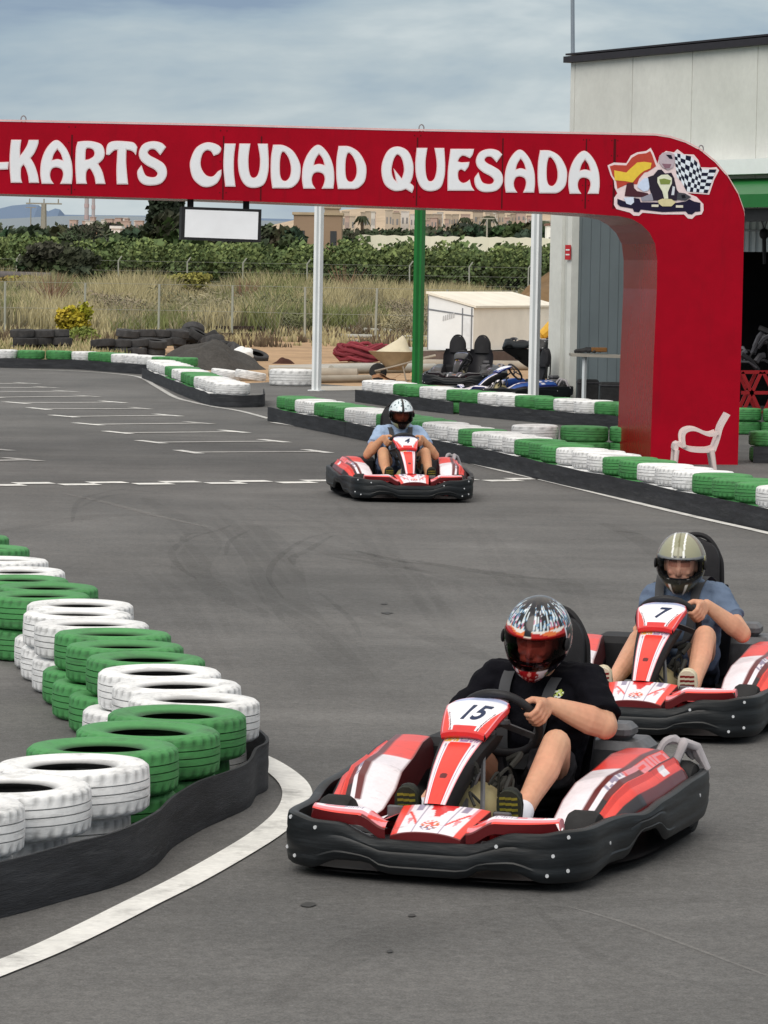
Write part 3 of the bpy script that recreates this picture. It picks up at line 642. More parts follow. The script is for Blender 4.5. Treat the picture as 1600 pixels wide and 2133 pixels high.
# ---------------- lettering
GL = {
 'K': [[(.06, 1, 1), (.38, 1, 1), (.34, .8, 0), (.34, .6, 1), (.5, .74, 0), (.62, .88, 0), (.68, 1, 1), (.99, 1, 1), (.97, .9, 0), (.84, .7, 0), (.7, .58, 1), (.84, .42, 0), (.95, .2, 0), (1, 0, 1), (.68, 0, 1), (.65, .16, 0), (.57, .34, 0), (.48, .44, 1), (.37, .34, 0), (.36, .12, 0), (.4, 0, 1), (.04, 0, 1), (0, .4, 0), (.02, .75, 0)]],
 'A': [[(.04, 0, 1), (0, .22, 0), (.03, .5, 0), (.15, .75, 0), (.33, .93, 0), (.5, 1, 0), (.67, .93, 0), (.85, .75, 0), (.97, .5, 0), (1, .22, 0), (.97, 0, 1), (.64, 0, 1), (.7, .1, 0), (.73, .23, 0), (.67, .34, 0), (.5, .385, 0), (.35, .35, 0), (.28, .23, 0), (.3, .1, 0), (.38, 0, 1)],
       [(.34, .52, 1), (.4, .68, 0), (.53, .82, 1), (.66, .69, 0), (.73, .52, 1), (.53, .555, 0)]],
 'R': [[(.03, 0, 1), (0, .4, 0), (.02, .8, 0), (.08, .98, 1), (.3, 1, 0), (.6, .99, 0), (.88, .92, 0), (.98, .76, 0), (.94, .6, 0), (.75, .47, 1), (.9, .28, 0), (1, 0, 1), (.7, 0, 1), (.65, .18, 0), (.5, .36, 0), (.36, .3, 0), (.33, .12, 0), (.36, 0, 1)],
       [(.31, .55, 1), (.48, .57, 0), (.65, .66, 0), (.64, .79, 0), (.5, .85, 0), (.34, .82, 0)]],
 'T': [[(0, .7, 1), (.02, .86, 0), (.1, .96, 0), (.3, 1, 0), (.7, .99, 0), (.9, .96, 0), (1, .87, 1), (.96, .71, 1), (.9, .76, 0), (.8, .8, 0), (.64, .82, 1), (.63, .5, 0), (.66, .2, 0), (.69, 0, 1), (.35, 0, 1), (.34, .3, 0), (.36, .6, 0), (.38, .81, 1), (.25, .8, 0), (.08, .69, 1)]],
 'S': [[(.96, .88, 1), (.8, .97, 0), (.5, 1, 0), (.2, .93, 0), (.06, .76, 0), (.1, .6, 0), (.3, .47, 0), (.58, .37, 0), (.7, .27, 0), (.62, .18, 0), (.42, .17, 0), (.24, .23, 0), (.12, .43, 1), (.0, .3, 0), (.05, .12, 0), (.22, .02, 0), (.5, 0, 0), (.8, .05, 0), (.97, .2, 0), (.98, .36, 0), (.88, .49, 0), (.65, .59, 0), (.42, .67, 0), (.33, .75, 0), (.42, .83, 0), (.6, .83, 0), (.78, .71, 1)]],
 'C': [[(.99, .88, 0), (.82, .97, 0), (.52, 1, 0), (.2, .88, 0), (.02, .62, 0), (0, .42, 0), (.1, .18, 0), (.35, .02, 0), (.6, 0, 0), (.85, .08, 0), (.98, .24, 0), (1, .37, 1), (.92, .34, 1), (.74, .22, 0), (.52, .24, 0), (.36, .38, 0), (.31, .55, 0), (.38, .75, 0), (.52, .84, 0), (.68, .82, 0), (.77, .72, 1), (.93, .77, 0)]],
 'I': [[(.1, 1, 1), (1, 1, 1), (.86, .7, 0), (.84, .35, 0), (.97, 0, 1), (.15, 0, 1), (0, .4, 0), (.02, .7, 0)]],
 'U': [[(.05, 1, 1), (.38, 1, 1), (.32, .7, 0), (.33, .42, 0), (.4, .25, 0), (.52, .21, 0), (.65, .27, 0), (.73, .45, 0), (.74, .7, 0), (.67, 1, 1), (.97, 1, 1), (1, .6, 0), (.97, .32, 0), (.84, .08, 0), (.55, 0, 0), (.25, .05, 0), (.06, .27, 0), (0, .6, 0)]],
 'D': [[(.05, 0, 1), (0, .3, 0), (.01, .7, 0), (.08, 1, 1), (.42, .99, 0), (.74, .86, 0), (.95, .62, 0), (1, .42, 0), (.94, .18, 0), (.76, .04, 0), (.6, 0, 1)],
       [(.38, .17, 0), (.29, .3, 0), (.28, .6, 0), (.34, .82, 0), (.46, .85, 0), (.62, .7, 0), (.7, .48, 0), (.67, .28, 0), (.54, .16, 0)]],
 'Q': [[(.5, 1, 0), (.22, .92, 0), (.04, .68, 0), (0, .42, 0), (.1, .16, 0), (.34, .03, 0), (.58, .02, 0), (.76, .06, 1), (.95, -.02, 1), (1, .1, 0), (.88, .18, 1), (.97, .35, 0), (.98, .62, 0), (.82, .9, 0)],
       [(.5, .84, 0), (.37, .74, 0), (.29, .5, 0), (.34, .3, 0), (.48, .19, 1), (.4, .47, 1), (.64, .26, 1), (.72, .48, 0), (.65, .74, 0)]],
 'E': [[(.12, 1, 1), (1, 1, 1), (.95, .88, 0), (.86, .8, 1), (.6, .86, 0), (.44, .8, 0), (.36, .7, 1), (.52, .67, 0), (.82, .68, 1), (.78, .58, 0), (.66, .48, 1), (.5, .52, 0), (.38, .44, 0), (.4, .26, 0), (.56, .17, 0), (.74, .19, 0), (.84, .24, 1), (.9, .1, 0), (1, 0, 1), (0, 0, 1), (.02, .5, 0)]],
 'G': [[(.96, .9, 0), (.8, .98, 0), (.5, 1, 0), (.2, .88, 0), (.02, .62, 0), (0, .4, 0), (.1, .17, 0), (.35, .02, 0), (.65, 0, 0), (.96, .08, 1), (.98, .45, 1), (.6, .45, 1), (.62, .2, 1), (.45, .25, 0), (.33, .4, 0), (.31, .55, 0), (.38, .75, 0), (.52, .84, 0), (.68, .82, 0), (.78, .72, 1)]],
 'O': [[(.5, 1, 0), (.2, .9, 0), (.02, .62, 0), (.02, .38, 0), (.2, .1, 0), (.5, 0, 0), (.8, .1, 0), (.98, .38, 0), (.98, .62, 0), (.8, .9, 0)], [(.5, .82, 0), (.35, .66, 0), (.33, .4, 0), (.5, .18, 0), (.67, .4, 0), (.65, .66, 0)]],
 '-': [[(0, .9, 1), (1, 1, 1), (.95, .1, 1), (0, 0, 1)]],
}
def smooth_loop(pts, n=6):
    out = []; m = len(pts)
    for i in range(m):
        a, b, c, d = pts[i-1], pts[i], pts[(i+1) % m], pts[(i+2) % m]
        B = Vector(b[:2]); C_ = Vector(c[:2])
        A = Vector(a[:2]) if not b[2] else B-(C_-B)*.5; Dd = Vector(d[:2]) if not c[2] else C_+(C_-B)*.5
        for k in range(n):
            t = k/n; out.append(.5*((2*B)+(C_-A)*t+(2*A-5*B+4*C_-Dd)*t*t+(3*B-A-3*C_+Dd)*t**3))
    return out
def curve_mesh(loops, extrude, bevel=0., offset_=0.):
    cu = bpy.data.curves.new('g', 'CURVE'); cu.dimensions = '2D'; cu.fill_mode = 'BOTH'; cu.extrude = extrude; cu.bevel_depth = bevel; cu.offset = offset_
    for lp in loops:
        sp = cu.splines.new('POLY'); sp.points.add(len(lp)-1); sp.use_cyclic_u = True
        for q, p in zip(sp.points, lp): q.co = (p[0], p[1], 0, 1)
    o = bpy.data.objects.new('g', cu); COL.objects.link(o); dg = bpy.context.evaluated_depsgraph_get(); dg.update()
    me = bpy.data.meshes.new_from_object(o.evaluated_get(dg)); bpy.data.objects.remove(o); return me
def sided(me, thr, colf):
    at = me.color_attributes.new('Col', 'FLOAT_COLOR', 'POINT'); fl = []
    for v in me.vertices: fl += list(colf(v.co))+[1]
    at.data.foreach_set('color', fl)
letters = [('-', -14, 17, 338, 353), ('K', 21, 80, 292, 379.5), ('A', 85, 150, 292.5, 381.7), ('R', 158, 218, 294.5, 381.7), ('T', 222, 285, 294.5, 382.6), ('S', 287, 347, 295, 385), ('C', 397, 460, 297.5, 388), ('I', 466.6, 489.7, 300, 387.5), ('U', 496.7, 558.6, 300, 390), ('D', 565, 625, 302.5, 391), ('A', 630, 695, 302.5, 391.7), ('D', 701.5, 762, 305, 392.6),
 ('Q', 795.6, 860.6, 306, 398), ('U', 866, 926, 309, 397), ('E', 933, 986, 311, 396), ('S', 989, 1047, 311, 399), ('A', 1052, 1113, 312.5, 400), ('D', 1121, 1180, 314, 401.5), ('A', 1184.7, 1247.8, 315, 402.5), ('O', -88, -24, 291, 378), ('G', -156, -94, 290, 377)]
for ch, x0, x1, y0, y1 in letters:
    a = gp(x0, y1); b = gp(x1, y1); c = gp(x0, y0)
    wv = b-a; hv = c-a; wl = wv.length; hl = hv.length
    xd = -AU; zd = (gp(x0+5, y1)-a); slope = Vector((wv.x, wv.y, wv.z))/wl
    for edge in (0, 1):
        loops = [[(p.x*wl, p.y*hl) for p in smooth_loop(lp)] for lp in GL[ch]]
        me = curve_mesh(loops, .005 if edge == 0 else .0015, 0, (.006 if edge == 0 else -.004))
        me.materials.clear(); me.materials.append(m_ledge if edge == 0 else m_letter); set_col(me)
        o = bpy.data.objects.new('letter' if edge else 'letter_edge', me); COL.objects.link(o)
        up = Vector((0, 0, 1)); nn = slope.cross(up).normalized()
        base = a+AN*(.006 if edge == 0 else .030)
        up = hv.normalized()
        Mx = Matrix(((slope.x, up.x, AN.x, base.x), (slope.y, up.y, AN.y, base.y), (slope.z, up.z, AN.z, base.z), (0, 0, 0, 1)))
        if edge == 0: Eo = o; o.parent = arch; o.matrix_local = Mx; o.name = 'letter'
        else: o.parent = Eo; o.matrix_local = Matrix.Translation((0, 0, .0075)); o.name = 'letter_face'
# ---------------- emblem
zl = lambda l: [(1230+x/5.3333, 290+y/5.3333) for x, y in l]
emb = None
def dec(name, pts, lvl, rgb, parent, rough=.5, mat=None, smooth=False):
    P2 = [gp(x, y, .006+lvl*.003) for x, y in zl(pts)]
    m = MB(); 
    m.prism(P2, AN*-.0025, rgb); o = m.build(name, mat or M('emblem_print', (1, 1, 1), rough, .06, 20), parent, ang=0, fix=True); return o
sil = [(190, 290), (260, 258), (400, 265), (450, 180), (520, 145), (620, 130), (670, 95), (700, 150), (745, 270), (770, 180), (840, 130), (930, 145), (965, 110), (1040, 165), (1150, 170), (1200, 230), (1225, 310), (1330, 315), (1400, 310), (1430, 345), (1375, 450), (1320, 615), (1120, 600), (1080, 600), (1180, 640), (1255, 720), (1258, 790), (1235, 835), (1170, 845), (1130, 885), (1085, 880), (1040, 835), (800, 835), (580, 815), (540, 850), (480, 848), (440, 815), (290, 775), (262, 730), (265, 650), (300, 600), (270, 540), (262, 460), (225, 400)]
emb = dec('emblem', sil, 0, srgb(235, 215, 218), arch)
dec('flag', [(215, 300), (265, 285), (400, 290), (460, 205), (530, 165), (620, 155), (665, 130), (685, 170), (730, 300), (640, 360), (600, 370), (540, 440), (520, 500), (420, 500), (385, 510), (300, 550), (285, 460), (245, 400)], 1, srgb(185, 70, 55), emb)
dec('flag_stripe', [(265, 345), (400, 370), (440, 330), (520, 258), (600, 250), (680, 262), (668, 322), (600, 350), (560, 378), (510, 430), (470, 480), (390, 465), (270, 455)], 2, srgb(232, 200, 72), emb)
# chequered flag as warped cells
def fl(u, v):
    a = Vector((925, 150)).lerp(Vector((1035, 580)), v); 
    top = [(930, 150), (1000, 165), (1120, 190), (1190, 260), (1240, 335), (1400, 335)]
    bot = [(960, 420), (1010, 470), (1070, 580), (1140, 585), (1210, 590), (1300, 598)]
    k = u*5; i = min(4, int(k)); t = k-i
    T = Vector(top[i]).lerp(Vector(top[i+1]), t); B = Vector(bot[i]).lerp(Vector(bot[i+1]), t); return T.lerp(B, v)
m = MB(); nu, nv = 10, 7
for i in range(nu):
    for j in range(nv):
        q = [fl(i/nu, j/nv), fl((i+1)/nu, j/nv), fl((i+1)/nu, (j+1)/nv), fl(i/nu, (j+1)/nv)]
        c = srgb(20, 24, 48) if (i+j) % 2 else srgb(225, 235, 245)
        m.poly([gp(1230+p.x/5.3333, 290+p.y/5.3333, .010) for p in q], c)
m.build('chequered_flag', M('emblem_print'), emb, ang=0, fix=True)
navy = srgb(30, 24, 52); dk = srgb(42, 34, 50)
dec('emblem_kart', [(300, 660), (380, 690), (480, 650), (545, 660), (560, 700), (700, 700), (960, 705), (1060, 690), (1100, 665), (1150, 690), (1222, 705), (1222, 800), (1165, 805), (1130, 835), (1085, 830), (1060, 800), (800, 808), (560, 780), (540, 810), (485, 805), (470, 770), (330, 745), (300, 720)], 2, navy, emb)
for pts, c, l in (([(370, 650), (480, 640), (485, 700), (450, 730), (400, 715)], srgb(215, 225, 245), 3), ([(405, 490), (480, 480), (485, 540), (520, 575), (640, 600), (660, 640), (500, 640), (380, 630)], srgb(75, 38, 48), 3), ([(545, 480), (600, 430), (640, 430), (665, 520), (640, 570), (590, 580), (520, 530)], srgb(205, 220, 245), 3),
                  ([(640, 420), (700, 400), (750, 340), (790, 335), (830, 380), (900, 370), (930, 430), (960, 560), (990, 600), (960, 680), (700, 680), (660, 560)], dk, 3), ([(760, 200), (800, 150), (880, 140), (935, 170), (940, 240), (920, 310), (860, 340), (800, 310), (765, 260)], srgb(190, 175, 185), 4), ([(840, 170), (900, 175), (915, 220), (880, 215)], srgb(25, 25, 45), 5), ([(795, 270), (900, 275), (880, 320), (830, 325)], srgb(140, 105, 120), 5),
                  ([(745, 425), (790, 395), (860, 390), (905, 430), (905, 490), (880, 540), (860, 590), (865, 660), (820, 660), (800, 580), (770, 530), (745, 480)], srgb(225, 228, 205), 4), ([(765, 445), (820, 435), (895, 455), (880, 500), (780, 500)], srgb(130, 145, 75), 5), ([(750, 680), (800, 660), (900, 665), (950, 700), (900, 745), (800, 745), (760, 715)], srgb(215, 205, 160), 4),
                  ([(680, 725), (760, 725), (755, 752), (680, 750)], srgb(220, 215, 200), 5), ([(950, 733), (1030, 733), (1030, 760), (950, 758)], srgb(220, 215, 200), 5), ([(915, 520), (940, 530), (930, 620), (900, 620)], srgb(210, 215, 225), 4), ([(560, 650), (680, 600), (700, 680), (570, 685)], srgb(150, 150, 165), 4), ([(970, 590), (1050, 600), (1120, 640), (1060, 680), (960, 670)], srgb(70, 72, 80), 4), ([(1010, 620), (1050, 615), (1060, 650), (1020, 655)], srgb(20, 20, 30), 5)):
    dec('emblem_detail', pts, l, c, emb)
# ---------------- light box hanging from the beam
m_blk = M('black_metal', (.02, .02, .022), .5, .2, 8)
bx = empty('hanging_sign'); tag(bx, 'blank white light box in a black frame hanging under the arch beam', 'sign')
yb = -.06
def bp_(px, py, out): return on_plane(px, py, AO+AN*out, AN)
c = [bp_(x, y, yb) for x, y in ((379, 430), (545, 436), (543, 505), (377, 499))]
bx.location = c[3]; rel = [p-c[3] for p in c]
m = MB(); m.prism([rel[3], rel[2], rel[1], rel[0]], AB*.16); m.build('frame', m_blk, bx, fix=True)
cen_ = sum(rel, Vector())/4; ins = [cen_+(p-cen_)*1.0 for p in rel]
hx = (rel[1]-rel[0]).normalized()*.03; vz = Vector((0, 0, .03))
pn = [rel[3]+hx*1.3+vz, rel[2]-hx*1.2+vz, rel[1]-hx*1.2-vz, rel[0]+hx*1.3-vz]
m = MB(); m.prism([p+AN*.006 for p in pn], AB*.004, (1, 1, 1)); m.build('panel', M('sign_panel', (.86, .88, .92), .4, .04, 4), bx, fix=True)
for k in (.12, .82):
    m = MB(); a = rel[0].lerp(rel[1], k)+AB*.08; m.bar(a-Vector((0, 0, .01)), a+Vector((0, 0, .09)), .05, .05); m.build('bracket', m_blk, bx)
# ================================================================== workshop building
m_pan = M('precast_panel', srgb(214, 216, 211), .8, .07, 1.2, .1, 15, nz2=.04, ns2=9)
m_gw = M('grey_wall', srgb(98, 108, 112), .7, .08, 1.0)
m_wht = M('white_metal', srgb(228, 232, 234), .45, .05, 3)
m_grnm = M('green_metal', srgb(34, 110, 52), .4, .08, 3)
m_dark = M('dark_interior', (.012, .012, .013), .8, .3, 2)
m_cor = M('corrugated', srgb(205, 212, 216), .5, .05, 3)
BO = P(1180, 560, 46.0*Q); BO.z = 0; FD = Vector((.42, -.907, 0)).normalized(); FN = Vector((-.907, -.42, 0)).normalized()
bl = empty('workshop', (BO.x, BO.y, 0)); tag(bl, 'pale concrete panel workshop with black roof edge behind the arch', 'building')
def wt(px, py, out=0.):
    p = on_plane(px, py, BO+FN*out, FN)-BO; return p.dot(FD), p.z
def wl_(t, z, out=0.): return FD*t+FN*out+Vector((0, 0, z))
def slab(mb, t0, t1, z0, z1, o0, o1):
    q = [wl_(t0, z0, o1), wl_(t1, z0, o1), wl_(t1, z1, o1), wl_(t0, z1, o1)]
    mb.prism(q, FN*(o0-o1))
ztop = wt(1180, 132)[1]; zmid = 3.12; TL = 16
ts = [0, wt(1197, 200)[0], wt(1317, 200)[0], wt(1441, 200)[0], wt(1577, 200)[0]]
stepw = ts[4]-ts[3]; 
while ts[-1] < TL: ts.append(ts[-1]+stepw)
m = MB(); m.cur = (1, 1, 1)
rr = random.Random(4)
for a, b in zip(ts, ts[1:]):
    k = rr.uniform(.96, 1.02); m.cur = (k, k, k); slab(m, a+.012, b-.012, zmid, ztop, -.2, 0)
m.cur = (.5, .5, .48); slab(m, 0.01, ts[-1], zmid+.01, ztop-.01, -.22, -.02)
m.build('upper_wall', m_pan, bl, ang=0, fix=True)
m = MB(); slab(m, -.04, ts[-1]+.1, ztop+.002, ztop+.105, -.3, .12); slab(m, -.10, ts[-1], ztop+.13, ztop+.16, -14, .05)
m.build('roof', M('roof_edge', srgb(44, 42, 48), .5, .1), bl, ang=0, fix=True)
m = MB(); q = [wl_(0, 0, -.23), wl_(0, 0, -13), wl_(0, ztop, -13), wl_(0, ztop, -.23)]; m.prism(q, FD*.2)
q = [wl_(ts[-1]-.2, 0, -.23), wl_(ts[-1]-.2, 0, -13), wl_(ts[-1]-.2, ztop, -13), wl_(ts[-1]-.2, ztop, -.23)]; m.prism(q, FD*.2)
q = [wl_(.2, 0, -13), wl_(ts[-1]-.2, 0, -13), wl_(ts[-1]-.2, ztop, -13), wl_(.2, ztop, -13)]; m.prism(q, FN*-.2)
m.build('side_wall', m_pan, bl, ang=0, fix=True)
t_pil = wt(1204, 600)[0]; t_gr = wt(1320, 700)[0]
m = MB(); slab(m, -.30, t_pil*.30, 0, zmid, -.2, .16); m.cur = (.82, .83, .83); slab(m, t_pil*.32, t_pil*.62, 0, zmid, -.2, .10); m.cur = (1, 1, 1); slab(m, t_pil*.64, t_pil, 0, zmid, -.2, .13)
m.build('corner_pillar', m_pan, bl, ang=0, fix=True)
m = MB(); slab(m, t_pil+.003, t_gr, 0, zmid, -.1, .0)
for i in range(6):
    a = t_pil+.1+i*(t_gr-t_pil)/6; m.cur = (.8, .8, .8); slab(m, a, a+.012, .02, zmid, 0, .006)
m.build('sliding_door', m_gw, bl, ang=0, fix=True)
# opening with white translucent light panel above it
z_l0 = 2.52
m = MB(); t0 = wt(1553, 480)[0]-1.6; t1 = t0+5
for i in range(int((t1-t0)/.1)):
    a = t0+i*.1; m.cur = (.75, .78, .80) if i % 2 else (1, 1, 1); slab(m, a, a+.1, z_l0, zmid, -.08, -.02 if i % 2 else -.0)
m.cur = (.5, .5, .52); slab(m, t0, t1, 2.83, 2.86, 0, .02)
m.build('light_panel', m_cor, bl, ang=0, fix=True)
m = MB(); slab(m, t1+.01, ts[-1], z_l0, zmid, -.2, 0); slab(m, t_gr+.01, t0-.01, z_l0, zmid, -.2, 0); m.build('lintel', m_gw, bl, ang=0, fix=True)
m = MB()
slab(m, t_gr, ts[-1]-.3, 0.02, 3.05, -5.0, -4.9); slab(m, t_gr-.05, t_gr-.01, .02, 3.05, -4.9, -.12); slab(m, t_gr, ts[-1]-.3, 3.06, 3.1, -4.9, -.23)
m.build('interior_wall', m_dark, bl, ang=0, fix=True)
# white fascia and green awning above the opening
zf = wt(1550, 365)[1]; zft = wt(1550, 334)[1]
m = MB(); slab(m, 1.4, ts[-1], zf, zft, .01, .35); m.build('fascia', M('white_fascia', srgb(240, 243, 245), .4, .03), bl, ang=0, fix=True)
m = MB()
a0, z0 = wt(1550, 412, 1.5); 
q = [wl_(t0-.3, zf-.05, .02), wl_(t0-.3, z0, 1.5), wl_(ts[-1], z0, 1.5), wl_(ts[-1], zf-.05, .02)]; m.prism(q, Vector((0, 0, -.03)))
slab(m, t0-.3, ts[-1], z0-.14, z0+.05, 1.5, 1.54)
m.build('awning', m_grnm, bl, ang=0, fix=True)
m = MB(); slab(m, t0-.3, ts[-1], z0-.34, z0-.15, 1.3, 1.42); m.build('awning_beam', m_blk, bl, ang=0, fix=True)
# sign plate on the pillar
m = MB(); a, z1 = wt(1178, 510, .17); b, z2 = wt(1188, 541, .17); slab(m, a, b, z2, z1, .162, .175)
o = m.build('fire_sign', M('red_sign', srgb(190, 40, 48), .5), None, ang=0, fix=True); o.location = bl.location; tag(o, 'small red and white sign fixed high on the pale pillar left of the arch column', 'sign')
m = MB(); m.cur = (1, 1, 1)
for dz in (.30, .62): slab(m, a+.02+.01, b-.02, z2+(z1-z2)*dz, z2+(z1-z2)*(dz+.09), .176, .178)
w_ = m.build('sign_text', m_wht, o, ang=0, fix=True)
# pole above the roof
m = MB(); a = P(1193.5, 128, 47.2*Q); b = P(1191.5, -260, 47.2*Q); m.tube([a, b], [.035, .03], 8)
tag(m.build('mast', M('galvanised', srgb(140, 150, 160), .4, .05, metal=.4)), 'thin grey mast rising above the roof corner', 'mast')
# ------------------------------------------------------------------ canopy posts
def post(pt, pb, Y, wd, mat, label, name='post'):
    Y *= Q; b = P(pb[0], pb[1], Y); b.z = 0; m = MB()
    m.box((-wd/2, -wd/2, .012), (wd/2, wd/2, 3.75)); 
    m.cur = (.82, .83, .85); m.box((-wd/2-.004, -wd*.12, .02), (-wd/2, wd*.12, 3.7)); m.cur = (.6, .62, .63); m.box((-wd*.10, -wd/2-.006, .02), (wd*.20, -wd/2, 3.7))
    m.cur = (1, 1, 1); m.box((-wd*.9, -wd*.9, .012), (wd*.9, wd*.9, .03)); m.box((-wd*.8, -wd*.8, 3.752), (wd*.8, wd*.8, 3.78))
    o = m.build(name, mat, None, ang=0, loc=(b.x, b.y, 0)); o.rotation_euler = (0, 0, radians(-25)); tag(o, label, 'post', 'tall steel posts behind the arch')
post(0, (659, 815), 47.8, .125, m_wht, 'white steel post standing alone between white tyre and wheelbarrow')
post(0, (1111, 832), 44.6, .135, m_wht, 'white steel post in front of the parked karts')
post(0, (869, 800), 50.5, .155, m_grnm, 'green steel post behind the wheelbarrow')
# hanging lamp at the right edge in front of the opening
m = MB(); c = P(1592, 487, 41.0*Q); m.sphere(c, (.075, .075, .085), 12, 8); m.tube([c+Vector((0, 0, .06)), c+Vector((-.12, 0, .42))], .008, 5); m.tube([c+Vector((0, 0, .06)), c+Vector((.10, 0, .42))], .008, 5); m.tube([c+Vector((0, 0, -.06)), c+Vector((.02, 0, -.45))], .03, 6)
tag(m.build('hanging_lamp', m_blk), 'black lamp hanging under the green awning at the right edge', 'lamp')
# red work stand in the doorway
m = MB()
Y = 40.0*Q
def q_(x, y): return P(x, y, Y)
m_rs = M('red_stand', srgb(140, 26, 32), .5, .2, 6)
for a, b in (((1546, 775), (1586, 862)), ((1586, 775), (1546, 862)), ((1590, 775), (1632, 862)), ((1632, 775), (1590, 862)), ((1544, 775), (1640, 775)), ((1544, 818), (1640, 818))): m.bar(q_(*a), q_(*b), .05, .05)
for a, b in (((1546, 775), (1586, 862)), ((1586, 775), (1546, 862))): m.bar(q_(*a)+Vector((0, .7, 0)), q_(*b)+Vector((0, .7, 0)), .05, .05)
m.bar(q_(1566, 818), q_(1566, 818)+Vector((0, .7, 0)), .04, .04)
tag(m.build('work_stand', m_rs), 'red cross legged kart stand inside the dark doorway at the right', 'stand')
m = MB(); rr = random.Random(5)
for i in range(26):
    a = Vector((rr.uniform(-.1, .7), rr.uniform(0, .5), rr.uniform(0, .45))); b = a+Vector((rr.uniform(-.3, .3), rr.uniform(-.2, .2), rr.uniform(-.15, .25))); k = rr.uniform(.5, 3); m.cur = (k, k, k); m.tube([a, (a+b)/2+Vector((0, 0, .04)), b], rr.uniform(.012, .05), 6)
o = m.build('engine', M('greasy_metal', (.035, .035, .04), .5, .3), None, loc=P(1556, 772, 40.1*Q)); tag(o, 'dark engine with pipes resting on the red stand', 'engine')
# workbench by the sliding door
wb = empty('workbench', G(1180, 832)); tag(wb, 'grey topped workbench with thin legs before the sliding door', 'table'); bo = wb.location
Y = 43.2*Q
def rp(x, y, Y): return P(x, y, Y)-Vector(bo)
m = MB(); a = rp(1190, 737, Y); b = rp(1330, 742, Y-.1); m.prism([a, b, b+Vector((0, .7, 0)), a+Vector((0, .7, 0))], Vector((0, 0, -.04))); m.build('table_top', M('bench_top', srgb(150, 146, 138), .6), wb, ang=0, fix=True)
for x in (1218, 1312):
    m = MB(); a = rp(x, 742, Y+.1); m.bar(a, Vector((a.x, a.y, .02)), .05, .05); m.build('leg', m_cor, wb)
m = MB(); a = P(1232, 733, Y+.2); m.bbox((0, 0, 0), (.25, .2, .07), .01); o = m.build('cardboard_box', M('brown_card', srgb(120, 85, 50), .8), None, loc=(a.x, a.y, a.z)); tag(o, 'small brown open box lying on the workbench', 'box')
m = MB(); rr = random.Random(3)
for i in range(7): m.tube([(rr.uniform(0, .4), 0, .02), (rr.uniform(0, .4), .1, .07), (rr.uniform(0, .5), .2, .03)], .025, 6)
a = P(1196, 735, Y+.2); o = m.build('tool_pile', m_rub, None, loc=(a.x, a.y, a.z)); tag(o, 'heap of black tools on the left end of the workbench', 'tools')
# low dark crates under the bench
for i, (x0, x1, yt, yb_, Y) in enumerate(((1205, 1248, 792, 828, 43.4), (1252, 1300, 798, 836, 42.8))):
    Y *= Q; a = P(x0, yb_, Y); b = P(x1, yt, Y); m = MB(); m.bbox((a.x, Y, .02), (b.x, Y+.5, b.z), .015)
    m.cur = (1.6, 1.6, 1.7); m.bbox((a.x-.015, Y-.015, b.z-.06), (b.x+.015, Y+.515, b.z-.03), .008)
    o = m.build('crate', m_rub, None, ang=0); tag(o, ['black plastic crate under the left half of the workbench', 'black plastic crate under the workbench beside the arch column'][i], 'crate')
# ================================================================== yard clutter
def px_box(name, x0, x1, y0, y1, Y, dep, mat, label, cat, bev=.02, group=None):
    a = P(x0, y1, Y); b = P(x1, y0, Y); m = MB(); m.bbox((0, 0, 0), (b.x-a.x, dep, b.z-a.z), bev); o = m.build(name, mat, None, ang=30, loc=(a.x, Y, max(a.z, .01))); tag(o, label, cat, group); return o
# white site cabin with a shallow gabled roof
cb_ = empty('site_cabin'); tag(cb_, 'white portable cabin with shallow pitched roof behind the green post', 'cabin')
Yc = 62.0*Q; A = P(890, 728, Yc); cb_.location = (A.x, Yc, 0); s_ = FPX/Yc; zb = A.z
dirv_f = Vector((cos(radians(4)), sin(radians(-4)), 0)); 
def cl(x, y, Y): return P(x, y, Y)-Vector((A.x, Yc, 0))
fw = cl(985, 735, Yc-.5); 
f0 = Vector((0, 0, zb)); f1 = Vector((fw.x, -.5, zb)); side = Vector((.42, .907, 0)); 
# length chosen so that the back corner stands at the right of the picture of it
L_ = 5.0; s1 = f1+side*L_; s0 = f0+side*L_
zt0 = cl(890, 612, Yc).z; zt1 = cl(985, 642, Yc-.5).z
m = MB(); up = lambda p, z: Vector((p.x, p.y, z))
m.poly([f0, f1, up(f1, zt1), up(f0, zt0)]); m.build('front_wall', M('cabin_white', srgb(235, 238, 240), .5, .05, 2), cb_, ang=0)
m = MB(); m.poly([f1, s1, up(s1, zt1), up(f1, zt1)]); m.poly([s1, s0, up(s0, zt0), up(s1, zt1)]); m.poly([s0, f0, up(f0, zt0), up(s0, zt0)]); m.build('side_wall', M('cabin_cream', srgb(244, 240, 230), .6, .06, 2), cb_, ang=0)
m = MB(); o1 = Vector((.06, -.06, 0)); m.prism([up(f0, zt0)+Vector((-.05, -.05, .005)), up(f1, zt1)+Vector((.05, -.05, .005)), up(s1, zt1)+Vector((.05, .05, .005)), up(s0, zt0)+Vector((-.05, .05, .005))], Vector((0, 0, .05))); m.build('roof', M('cabin_roof', srgb(232, 226, 212), .6, .08, 2), cb_, ang=0, fix=True)
m = MB(); q = (f1-f0); n_ = Vector((q.y, -q.x, 0)).normalized(); e_ = q.normalized()
def fp(k, z, o_=.01): return f0+e_*(q.length*k)+n_*o_+Vector((0, 0, z-zb))
zdo = zt1-.12
for a, b, c, d in ((.0, .02, zb, zt0-.05), (.75, .775, zb, zt1), (.95, .98, zb, zt1)): m.poly([fp(a, c), fp(b, c), fp(b, d), fp(a, d)])
